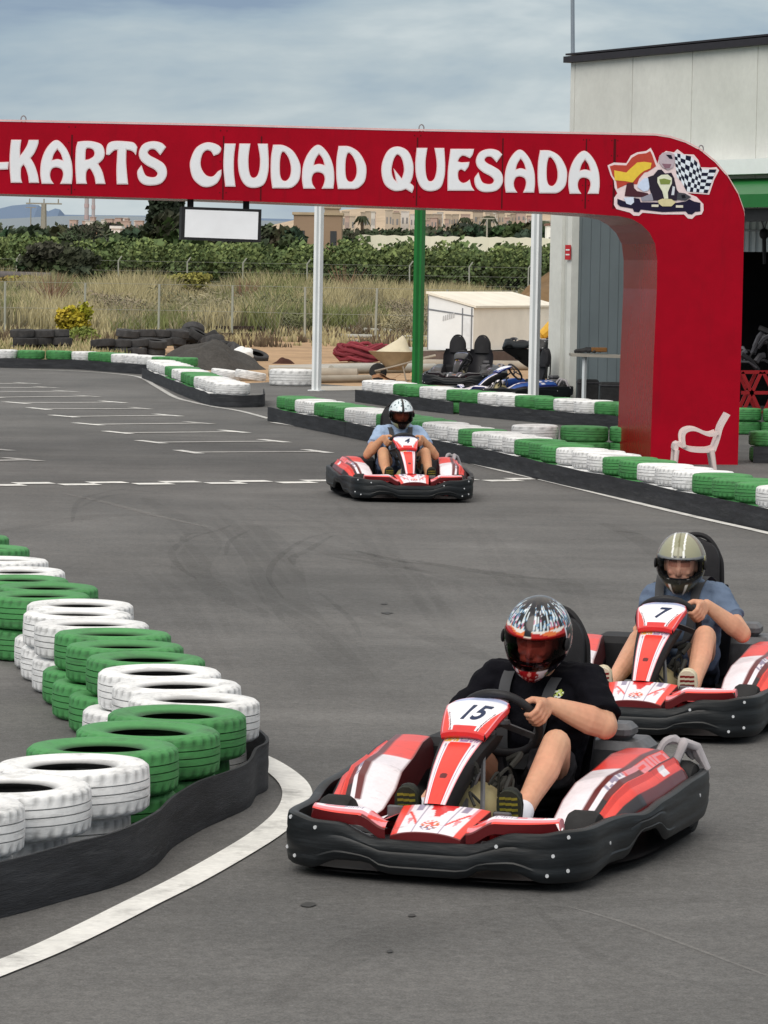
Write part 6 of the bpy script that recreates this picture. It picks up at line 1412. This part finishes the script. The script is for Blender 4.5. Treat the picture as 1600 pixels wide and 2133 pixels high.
        for u in (0, 1): e1 = [Vector(hrp(u, i/14)) for i in range(15)]; m.loft([e1, [p+Vector((0, .05, 0)) for p in e1]], False)
        for v in (0, 1): e1 = [Vector(hrp(i/14, v)) for i in range(15)]; m.loft([e1, [p+Vector((0, .05, 0)) for p in e1]], False)
        hd = m.build('headrest', M('headrest_pad', (.02, .02, .023), .6, .2, 8, .2, 30), st, ang=50, fix=True)
        m = MB(); m.tube(crom([(ox-.14, .56, .20), (ox-.138, .575, .60), (ox-.118, .58, .71), (ox-.05, .585, .79), (ox+.05, .585, .79), (ox+.118, .58, .71), (ox+.138, .575, .60), (ox+.14, .56, .20)], 5), .012, 8); m.build('roll_hoop', m_kd, st)
    return K
def belts(parent, lean):
    for s in (-1, 1):
        m = MB(); pts = crom([Vector((s*.13+lean*.9, .40, .60)), Vector((s*.11+lean*.9, .28, .625)), Vector((s*.09+lean*.7, .135, .55)), Vector((s*.07+lean*.4, .125, .38)), Vector((s*.03, .13, .26))], 6); L_ = []
        for p in pts: L_.append([p+Vector((-.022, 0, 0)), p+Vector((.022, 0, 0)), p+Vector((.022, .004, 0)), p+Vector((-.022, .004, 0))])
        m.loft(L_, True, True); m.build('seat_belt', m_belt2, parent, ang=30)
# ================================================================== drivers
m_skin = M('skin', srgb(205, 156, 130), .5, .06, 10, .1, 50, nz2=.04, ns2=50, sss=.12)
m_skin2 = M('tanned_skin', srgb(196, 148, 116), .5, .06, 10, .1, 50, nz2=.04, ns2=50, sss=.12)
m_sole = M('shoe_sole', srgb(40, 44, 36), .7, .15, 12, .2, 40)
m_sock = M('sock', srgb(225, 226, 235), .8, .05)
def helmet_ctrl(az, ph):
    """radius vector of the shell for azimuth (0 = front) and elevation"""
    c = cos(ph); x = sin(az)*c; y = -cos(az)*c; z = sin(ph)
    R_ = Vector((x*.128, y*.150, z*.140))
    f = max(0, cos(az)); 
    if ph < 0: chin = smooth01((-ph-.15)/.75); R_.y -= .030*f**1.5*chin*(1-.5*smooth01((-ph-1.0)/.5)); R_.x *= 1-.20*smooth01((-ph-.35)/1.0); R_.z *= 1+.16*f
    return R_
def in_port(az, ph):
    top = .26-.05*(az/1.15)**2; bot = -.40+.17*(abs(az)/1.15)**1.7
    return abs(az) < 1.15 and bot < ph < top
def make_helmet(parent, style, loc, rot, sc=1.0):
    H = bpy.data.objects.new('helmet', None)
    nu, nv = 132, 92; ph0 = -1.12
    def az_ph(u, v): return (u*2-1)*pi, ph0+(pi/2-ph0)*v
    def pf(u, v): az, ph = az_ph(u, v); return helmet_ctrl(az, ph)*1.0
    def cf(u, v):
        az, ph = az_ph(u, v); a = abs(az)
        near = .0
        if style == 'flame':
            if abs(az) < 1.30 and -.56 < ph < .46 and not in_port(az, ph):
                if .22 < ph < .46: 
                    if a < .14: return srgb(225, 215, 200) if ph < .34 else srgb(20, 16, 18)
                    return srgb(178, 26, 22) if ph < .37+.05*sin(az*6) else (srgb(226, 120, 60) if ph < .42+.04*cos(az*9) else srgb(226, 222, 216))
                if a < .5 and ph < -.4: return srgb(25, 22, 26)
                return srgb(24, 24, 30)
            if ph > .40:
                t = (ph-.34)/(pi/2-.34); lim = .62+.22*noise.noise(Vector((az*7, 1, 0)))+.10*sin(az*13)
                if t > lim or a < .09+.06*t or a > 2.2: return srgb(26, 27, 34)
                n_ = noise.noise(Vector((az*13+sin(t*5)*.8, t*3.2-az, 3))); 
                if n_ > .04: return srgb(20, 22, 28)
                if n_ < -.26: return srgb(90, 70, 80) if t > .35 else (srgb(214, 96, 60) if t < .16 else srgb(190, 120, 150))
                if -.06 < n_ < .04: return srgb(110, 155, 190)
                return srgb(214, 226, 232)
            if a > 1.15:
                n_ = noise.noise(Vector((az*5, ph*6, 6)))
                if 1.2 < a < 1.34+.1*ph: return srgb(225, 225, 235)
                if n_ > .2: return srgb(205, 150, 145)
                return srgb(22, 22, 34)
            t = (-ph-.5); n_ = noise.noise(Vector((az*6, ph*9, 8)))
            if a < .35: return srgb(150, 18, 26) if n_ < .15 else srgb(216, 130, 120)
            if a < .75: return srgb(226, 214, 222) if n_ < .12 else srgb(160, 40, 44)
            return srgb(26, 24, 30)
        if style == 'olive':
            base = srgb(146, 146, 122)
            if abs(az) < 1.30 and -.56 < ph < .34 and not in_port(az, ph): return srgb(60, 60, 52) if ph < .24 else srgb(130, 132, 130)
            if ph > .3:
                x = sin(az)*cos(ph)
                if az > -pi/2 and az < pi/2 or ph > 1.2:
                    if .19 < abs(x+.03) < .26 and ph < 1.45: return srgb(238, 240, 238)
                    if abs(x+.03) <= .03: return srgb(110, 108, 80)
                if .34 < ph < .39 and a < .3: return srgb(28, 26, 24)
                return base if a < 1.1 else srgb(118, 108, 92)
            if a > 1.1:
                n_ = noise.noise(Vector((az*5, ph*6, 2))); return srgb(196, 190, 110) if n_ > .28 else (srgb(66, 60, 44) if n_ < -.1 else srgb(120, 114, 82))
            if abs(a-.42) < .06: return srgb(216, 214, 206)
            return srgb(86, 82, 58) if a > .45 else srgb(60, 56, 46)
        if style == 'white':
            if ph > .22:
                x = sin(az)*cos(ph)
                if abs(x) < .09: return srgb(24, 28, 30)
                n_ = noise.noise(Vector((az*4, ph*5, 2))); 
                if n_ > .3: return srgb(60, 90, 96)
                return srgb(214, 226, 232)
            if a > 1.25: return srgb(30, 30, 34)
            if a > .5 and ph < -.5: return srgb(150, 150, 110)
            return srgb(28, 22, 24)
    COL.objects.link(H); H.parent = parent; H.location = loc; H.rotation_euler = rot; H.scale = (sc, sc, sc)
    def skip(u, v): return in_port(*az_ph(u, v))
    m = MB(); m.grid(nu, nv, pf, cf, skip=skip); shell = m.build('helmet', M('helmet_gloss', (1, 1, 1), .22, .02, 20, coat=.6), parent, ang=60); bpy.data.objects.remove(H)
    H = shell; H.location = loc; H.rotation_euler = rot; H.scale = (sc, sc, sc)
    m = MB(); m.cur = (1, 1, 1); m.grid(60, 44, lambda u, v: pf(u, v)*.90, None, flip=True, skip=skip)
    # rim of the opening
    rim = [(1.15*sin(t*2*pi/60), ) for t in range(60)]
    lp = []
    for i in range(61):
        az = -1.15+2.3*i/60; lp.append((az, .26-.05*(az/1.15)**2))
    for i in range(61):
        az = 1.15-2.3*i/60; lp.append((az, -.46+.20*(abs(az)/1.15)**1.7))
    r0 = [helmet_ctrl(a, p)*1.006 for a, p in lp]; r1 = [q*.87 for q in r0]; r0.append(r0[0]); r1.append(r1[0]); m.loft([r0, r1], False)
    e0_ = [helmet_ctrl((u/60*2-1)*pi, ph0) for u in range(61)]; m.loft([e0_, [q*.88+Vector((0, 0, -.004)) for q in e0_]], False)
    m.build('lining', M('helmet_lining', (.02, .02, .022), .8, .1), H, ang=50)
    # visor
    col_ = {'flame': (.30, .05, .06), 'olive': (.55, .56, .60), 'white': (.05, .03, .035)}[style]
    vm = MATS.get('visor_'+style)
    if vm is None:
        vm = bpy.data.materials.new('visor_'+style); vm.use_nodes = True; N = vm.node_tree.nodes; L = vm.node_tree.links; N.remove(N['Principled BSDF'])
        g_ = N.new('ShaderNodeBsdfGlossy'); g_.inputs['Roughness'].default_value = .08; t_ = N.new('ShaderNodeBsdfTransparent'); t_.inputs['Color'].default_value = (*{'flame': (.52, .30, .31), 'olive': (.86, .86, .9), 'white': (.40, .28, .28)}[style], 1)
        nz_ = N.new('ShaderNodeTexNoise'); nz_.inputs['Scale'].default_value = 40
        fr = N.new('ShaderNodeFresnel'); fr.inputs[0].default_value = 1.22; mx_ = N.new('ShaderNodeMixShader'); L.new(fr.outputs[0], mx_.inputs[0]); L.new(t_.outputs[0], mx_.inputs[1]); L.new(g_.outputs[0], mx_.inputs[2]); L.new(mx_.outputs[0], N['Material Output'].inputs[0]); MATS['visor_'+style] = vm
    m = MB(); m.grid(40, 20, lambda u, v: helmet_ctrl((u*2-1)*1.28, -.50+.80*v+.10*(abs(u*2-1))**2*(1-v))*1.022); m.build('visor', vm, H, ang=80)
    for s in (-1, 1): m = MB(); m.sphere(helmet_ctrl(s*1.30, -.02)*1.03, (.008, .024, .024), 12, 8); m.build('visor_hinge', M('helmet_lining'), H)
    return H
def driver(K, lab, style, pose, shirt, shorts, skin, shoe, hires=True):
    """pose: dict of joints in kart coordinates; x>0 is to the right seen from the front"""
    D_ = empty('person', K.location, K.rotation_euler[2]); D_.scale = K.scale; tag(D_, lab, 'person', 'kart drivers')
    V = {k: Vector(v) for k, v in pose.items() if isinstance(v, (tuple, list, Vector)) and len(v) == 3}; hc = V['head']; 
    SW = Vector((0, -.025, .438)); ex = Vector((1, 0, 0)); al = radians(50); ee = Vector((0, -cos(al), sin(al))); en = Vector((0, sin(al), cos(al)))
    mb = MB()
    mb.chain([V['pelvis'], V['belly'], V['chest']], [.12, .115, .12]); mb.capsule(V['sl'], V['sr'], .065, .065)
    mb.chain([V['chest'], V['neck'], hc+Vector((0, .02, -.05))], [.08, .055, .052])
    hands = []
    for s, S in ((-1, 'l'), (1, 'r')):
        ang = pose['grip'+S] if False else None
        g = pose['grip'][S]; th = radians(90-s*g) ; C_ = SW+ex*.150*cos(th)+ee*.150*sin(th); t = (-ex*sin(th)+ee*cos(th))*s; o = (ex*cos(th)+ee*sin(th)); n = en
        # t points along the rim upwards (towards the thumb)
        wrist = C_+o*.040+n*.065-t*.025; V['w'+S] = wrist
        bk_ = pose.get('arm', 1.0); mb.chain([V['s'+S], V['e'+S]], [.054*bk_, .043*bk_]); mb.chain([V['e'+S], V['e'+S].lerp(wrist, .28), V['e'+S].lerp(wrist, .6), wrist], [.041*bk_, .047*bk_, .038*bk_, .027])
        k1 = C_+o*.036+n*.020; pb = [k1+t*d for d in (.030, .011, -.009, -.028)]
        for p in pb: mb.capsule(wrist, p, .020, .0135)
        mb.capsule(pb[0], pb[-1], .014, .013)
        for i, p in enumerate(pb):
            ln = (1, 1.08, 1.0, .82)[i]; r_ = (.0098, .0100, .0096, .0086)[i]; d = t*(.030, .011, -.009, -.028)[i]
            a1 = C_+d*.98+o*.030*1.0-n*.014*ln; a2 = C_+d*.95+o*.008-n*.029*ln; a3 = C_+d*.93-o*.017-n*.018*ln
            mb.chain([p, a1, a2, a3], [r_*1.18, r_*1.1, r_, r_*.86])
        th0 = wrist.lerp(pb[0], .45)+t*.012; mb.chain([th0, C_+t*.046+n*.030+o*.010, C_+t*.050+n*.018-o*.014, C_+t*.046+n*.000-o*.022], [.015, .0125, .0115, .0095])
    for s, S in ((-1, 'l'), (1, 'r')):
        mb.chain([V['h'+S], V['h'+S].lerp(V['k'+S], .55), V['k'+S]], [.083, .072, .056])
        k = V['k'+S]; a = V['a'+S]; mb.chain([k+Vector((0, -.008, .004)), k.lerp(a, .30)+Vector((0, .018, -.005)), k.lerp(a, .65), a], [.052, .054, .040, .034])
        mb.chain([a, a+Vector((0, -.06, -.02))], [.034, .034])
    # head with a face
    q = pose['headrot']; Rm = Matrix.Rotation(q[2], 3, 'Z') @ Matrix.Rotation(q[1], 3, 'Y') @ Matrix.Rotation(q[0], 3, 'X')
    hl = lambda x, y, z: hc+Rm @ Vector((x, y-.012, z))
    def E(x, y, z, rx, ry, rz):
        m_ = MB(); m_.sphere((0, 0, 0), (rx, ry, rz), 18, 12); base = len(mb.v)
        for v_ in m_.v: mb.v.append(tuple(hl(v_[0]+x, v_[1]+y, v_[2]+z))); mb.c.append((1, 1, 1))
        for f_ in m_.f: mb.f.append(tuple(i+base for i in f_)); mb.mi.append(0)
    E(0, .0, .01, .074, .100, .105); E(0, -.045, -.055, .052, .052, .05); E(0, -.066, -.083, .024, .022, .02)
    mb.capsule(hl(0, -.088, .012), hl(0, -.108, -.022), .008, .0125); 
    for s in (-1, 1): mb.capsule(hl(s*.010, -.100, -.026), hl(s*.010, -.098, -.026), .008, .008); mb.capsule(hl(s*.015, -.086, .034), hl(s*.048, -.072, .030), .009, .008); E(s*.034, -.062, -.020, .022, .022, .018); E(s*.076, .012, -.005, .009, .018, .03)
    mb.capsule(hl(-.020, -.089, -.052), hl(.020, -.089, -.052), .0065, .0065); mb.capsule(hl(-.016, -.087, -.062), hl(.016, -.087, -.062), .007, .007)
    def skcol(p):
        loc = Rm.inverted() @ (p-hc); 
        if abs(loc.x) < .026 and -.063 < loc.z < -.047 and loc.y < -.08: return (.75, .42, .42)
        for s in (-1, 1):
            if abs(loc.x-s*.031) < .022 and abs(loc.z-.018) < .011 and loc.y < -.05: return (.62, .48, .45)
            if abs(loc.x-s*.031) < .022 and abs(loc.z-.034) < .005 and loc.y < -.05: return (.30, .22, .18)
        d = 1+.10*noise.noise(p*14)+.06*noise.noise(p*60); r_ = 1+.10*noise.noise(p*9+Vector((3, 1, 2))); return (d*1.0, d*.97/r_, d*.95/r_)
    body = organic(mb, 'body', skin, D_, .0042 if hires else .0055, 3, colf=skcol)
    for s in (-1, 1):
        m = MB(); c = hl(s*.031, -.0735, .014); m.sphere(c, .0125, 12, 8); e_ = m.build('eye', M('eye_white', (.7, .68, .66), .3, 0), D_)
        m = MB(); m.sphere(hl(s*.031, -.0825, .0105), .0055, 10, 6); m.build('iris', M('iris', (.04, .03, .025), .2, 0), e_)
    # shirt
    m = MB(); c = V['chest']; b = V['belly']; p = V['pelvis']; W_ = pose.get('bulk', 1.0)
    sh = (V['sr']-V['sl']).normalized()
    for k in (-1, 1): m.chain([p+sh*k*.055+Vector((0, 0, .01)), b+sh*k*.065*W_, c+sh*k*.075*W_, V['sl' if k < 0 else 'sr']*.55+c*.45+Vector((0, 0, .03))], [.135*W_, .138*W_, .130*W_, .085])
    m.chain([b+Vector((0, -.02, 0)), c+Vector((0, -.02, 0))], [.135*W_, .125*W_]); m.chain([c, V['neck']+Vector((0, 0, -.035))], [.11, .068])
    m.capsule(V['sl'], V['sr'], .076*W_, .076*W_)
    for s, S in ((-1, 'l'), (1, 'r')):
        k = pose.get('sleeve', .62); a = V['s'+S]; e = V['e'+S]; end = a.lerp(e, k); m.capsule(a, a.lerp(e, k*.75), .075*W_, .070*W_)
        # open flat cuff
        t_ = (e-a).normalized(); x_ = t_.orthogonal().normalized(); y_ = t_.cross(x_)
        R_ = lambda c_, r_: [c_+(x_*cos(i/16*2*pi)+y_*sin(i/16*2*pi))*r_ for i in range(16)]
        m.loft([R_(a.lerp(e, k*.4), .066*W_), R_(end-t_*.01, .070*W_), R_(end, .070*W_)], True, True)
    organic(m, 't_shirt', shirt, D_, .006, 4, wr=.011, wrs=11)
    # shorts
    m = MB()
    for s, S in ((-1, 'l'), (1, 'r')):
        a = V['h'+S]; k = V['k'+S]; t_ = (k-a).normalized(); x_ = t_.orthogonal().normalized(); y_ = t_.cross(x_); end = a.lerp(k, pose.get('shortlen', .62))
        R_ = lambda c_, r_: [c_+(x_*cos(i/18*2*pi)+y_*sin(i/18*2*pi))*r_ for i in range(18)]
        m.capsule(a, a.lerp(k, .4), .108, .095); m.loft([R_(a, .10), R_(a.lerp(end, .6), .095), R_(end, .094)], True, True)
    m.capsule(V['hl'], V['hr'], .12, .12); m.capsule(V['pelvis'], V['pelvis']+Vector((0, 0, .03)), .13, .13)
    organic(m, 'shorts', shorts, D_, .006, 4, wr=.010, wrs=12)
    # shoes: soles turned towards the viewer, pressed on the pedals
    for s, S in ((-1, 'l'), (1, 'r')):
        a = V['a'+S]; up_ = V.get('toe'+S, a+Vector((0, -.085, .13))); m = MB(); heel = a+Vector((0, -.03, -.065)); dirt = (up_-heel).normalized(); side = Vector((1, 0, 0)); nn = side.cross(dirt).normalized()
        if nn.y > 0: nn = -nn
        L_ = (up_-heel).length
        def ring_(k, wd, th, of):
            c_ = heel+dirt*L_*k; return [c_+side*wd*cos(i/16*2*pi)*(1)-nn*(th*(sin(i/16*2*pi)) if sin(i/16*2*pi) > 0 else th*.35*sin(i/16*2*pi))+nn*of for i in range(16)]
        m.loft([ring_(-.02, .018, .02, .0), ring_(.03, .032, .05, 0), ring_(.2, .036, .065, 0), ring_(.45, .036, .058, 0), ring_(.7, .046, .042, 0), ring_(.9, .043, .032, 0), ring_(1.0, .026, .022, 0), ring_(1.03, .008, .01, 0)], True, True)
        so_ = m.build('shoe', shoe[0], D_, ang=50, fix=True)
        m = MB(); rg_ = []
        def out_(k, wd): c_ = heel+dirt*L_*k+nn*.0225; return (c_, wd)
        prof = [(-.02, .018), (.03, .031), (.15, .036), (.35, .033), (.5, .036), (.7, .047), (.88, .044), (.98, .030), (1.03, .012)]
        Lf = []
        for k, wd in prof:
            c_ = heel+dirt*L_*k+nn*.016; Lf.append([c_-side*wd, c_-side*wd+nn*.016, c_+side*wd+nn*.016, c_+side*wd])
        m.loft(Lf, True, True); m.build('sole', shoe[1], so_, ang=50, fix=True)
        m = MB(); rr = random.Random(4)
        for k in range(9):
            kk = .1+.1*k; wd = .030 if kk < .6 else .038
            for j in (-1, 0, 1):
                if True: c_ = heel+dirt*L_*kk+nn*.0335+side*j*wd*.6; m.poly([c_-side*wd*.3-dirt*.006, c_+side*wd*.3-dirt*.003, c_+side*wd*.3+dirt*.006, c_-side*wd*.3+dirt*.004])
        tread_ = m.build('tread', shoe[2], so_, ang=0)
    for s, S in ((-1, 'l'), (1, 'r')):
        if pose.get('sock'): m = MB(); a = V['a'+S]; k = V['k'+S]; m.chain([a+Vector((0, -.02, -.02)), a, a.lerp(k, .16)], [.040, .042, .043]); organic(m, 'sock', m_sock, D_, .006, 2)
    make_helmet(D_, style, hc+Rm @ Vector((0, .005, .012)), Rm.to_euler(), pose.get('hels', 1.0))
    return D_
def base_pose(lean=0., **kw):
    p = dict(pelvis=(0, .33, .19), belly=(lean*.4, .31, .33), chest=(lean*.8, .27, .47), neck=(lean, .23, .60), head=(lean*1.05, .145, .745), sl=(-.175+lean*.8, .26, .545), sr=(.175+lean*.8, .26, .545), el=(-.33+lean*.5, .10, .37), er=(.33+lean*.6, .09, .37),
             hl=(-.09, .30, .16), hr=(.09, .30, .16), kl=(-.20, -.14, .385), kr=(.20, -.14, .385), al=(-.20, -.54, .155), ar=(.20, -.54, .155), headrot=(.12, 0, 0), grip=dict(l=68, r=68))
    p.update(kw); return p
def kart_at(nx, ny, psi):
    g = G(nx, ny); a = radians(psi); return Vector((g.x+.98*sin(a), g.y+.98*cos(a), .012)), -a
l15, r15 = kart_at(880, 1854, 18)
k15 = mk_kart('15', 'red and white kart number 15 in the foreground with black bumper', l15, r15, fo=-.035, so=.04)
l7, r7 = kart_at(1316, 1550, 14)
k7 = mk_kart('7', 'red and white kart number 7 cut by the right edge behind the foreground kart', l7, r7, so=.03)
l4, r4 = kart_at(864, 1050, -7)
k4 = mk_kart('4', 'farthest red kart coming head on over the finish line', l4, r4, hires=True)
m_bs = M('black_shirt', (.006, .006, .009), .9, .15, 10, .3, 120, spec=.08)
m_ss = M('black_patterned_shorts', (.016, .016, .02), .85, .5, 30)
m_bl = M('slate_blue_shirt', srgb(98, 114, 138), .85, .1, 8, .3, 120)
m_b2 = M('dark_blue_shorts', srgb(64, 74, 96), .85, .15, 10, .3, 120)
m_lb = M('light_blue_shirt', srgb(156, 178, 208), .85, .08, 8, .3, 120)
sh15 = (M('black_shoe', (.02, .022, .02), .6, .2), m_sole, M('yellow_tread', srgb(118, 112, 40), .7, .3, 40))
sh7 = (M('white_shoe', srgb(200, 190, 165), .6, .1), M('cream_sole', srgb(206, 200, 178), .6, .1), M('red_tread', srgb(120, 30, 30), .6))
ln = .09
d15 = driver(k15, 'driver in black t shirt and flame patterned helmet steering the foreground kart', 'flame', base_pose(ln, head=(.10, .12, .728), headrot=(.27, .08, -.02), sleeve=.86, bulk=1.06, er=(.375, .10, .435), sr=(.262, .25, .562), sl=(-.10, .28, .56), el=(-.235, .17, .40), kr=(.245, -.12, .385), ar=(.215, -.54, .16), kl=(-.10, -.10, .33), al=(-.165, -.56, .155), grip=dict(l=84, r=70), sock=True, shortlen=.62, arm=1.14), m_bs, m_ss, m_skin, sh15)
tshirt = [o for o in d15.children if o.name.startswith('t_shirt')][0]
from mathutils.bvhtree import BVHTree
bv = BVHTree.FromPolygons([v.co for v in tshirt.data.vertices], [tuple(p.vertices) for p in tshirt.data.polygons])
m = MB(); n_ = 26
def on_shirt(x, z):
    h_ = bv.ray_cast(Vector((x, -1, z)), Vector((0, 1, 0)))
    return h_[0]+Vector((0, -.003, 0)) if h_[0] is not None else Vector((x, .1, z))
for i in range(n_):
    for j in range(12):
        u, v = (i+.5)/n_, (j+.5)/12
        a = (u-.25)**2/.045+(v-.45)**2/.12 < 1; b = (u-.74)**2/.05+(v-.50)**2/.17 < 1
        if not (a or b) or abs(u-.5) < .035 or noise.noise(Vector((u*11, v*8, 2))) < -.28: continue
        col = (.80, .82, .82) if (a or noise.noise(Vector((u*7, v*7, 5))) > .05) else srgb(196, 214, 110)
        x0 = .115+.085*i/n_; x1 = .115+.085*(i+1)/n_; z0 = .508+.034*j/12+.012*u; z1 = z0+.034/12
        m.poly([on_shirt(x0, z0), on_shirt(x1, z0), on_shirt(x1, z1), on_shirt(x0, z1)], col)
m.build('shirt_print', M('shirt_print', (1, 1, 1), .7, .05), tshirt, ang=0)
belts(k15, ln*.9)
d7 = driver(k7, 'driver in slate blue t shirt and olive helmet with two white stripes', 'olive', base_pose(.02, headrot=(.12, .02, .06), sleeve=.62, head=(.03, .135, .690), hels=.97, neck=(.03, .23, .565), er=(.345, .12, .385), sl=(-.12, .30, .52), sr=(.19, .25, .535), el=(-.15, .20, .34), kl=(-.13, -.10, .35), al=(-.205, -.56, .155), grip=dict(l=122, r=66)), m_bl, m_b2, m_skin, sh7)
belts(k7, .02)
d4 = driver(k4, 'far driver in light blue t shirt and white helmet with black centre stripe', 'white', base_pose(.0, headrot=(.12, 0, .03), sleeve=.55, head=(.0, .14, .712), hels=.94, er=(.325, .08, .36), el=(-.325, .08, .36)), m_lb, m_b2, m_skin2, sh15, hires=False)
belts(k4, .0)
# parked karts behind the rear tyre wall
mk_kart('', 'black two seat kart parked left of the blue kart, headrests up', Vector((P(965, 810, 47.5*Q).x, 47.5*Q, .16)), radians(-12), 'black', 2, False, 'karts parked in the yard', name='kart')
mk_kart('', 'blue kart parked half hidden behind the second white post', Vector((P(1075, 815, 45.6*Q).x, 45.6*Q, .012)), radians(-62), 'blue', 1, False, 'karts parked in the yard')
kk = mk_kart('', 'black kart tipped up on a trolley beside the pale pillar', Vector((P(1160, 815, 47.0*Q).x, 47.0*Q, .42)), radians(-40), 'black', 1, False, 'karts parked in the yard')
kk.rotation_euler = (radians(-24), 0, radians(-50)); kk.location.z = .42; kk.location.y = 47.2*Q

mk_kart('', 'black kart parked low under the workbench beside the pillar', Vector((P(1255, 820, 46.0*Q).x, 46.4*Q, .012)), radians(78), 'black', 1, False, 'karts parked in the yard')
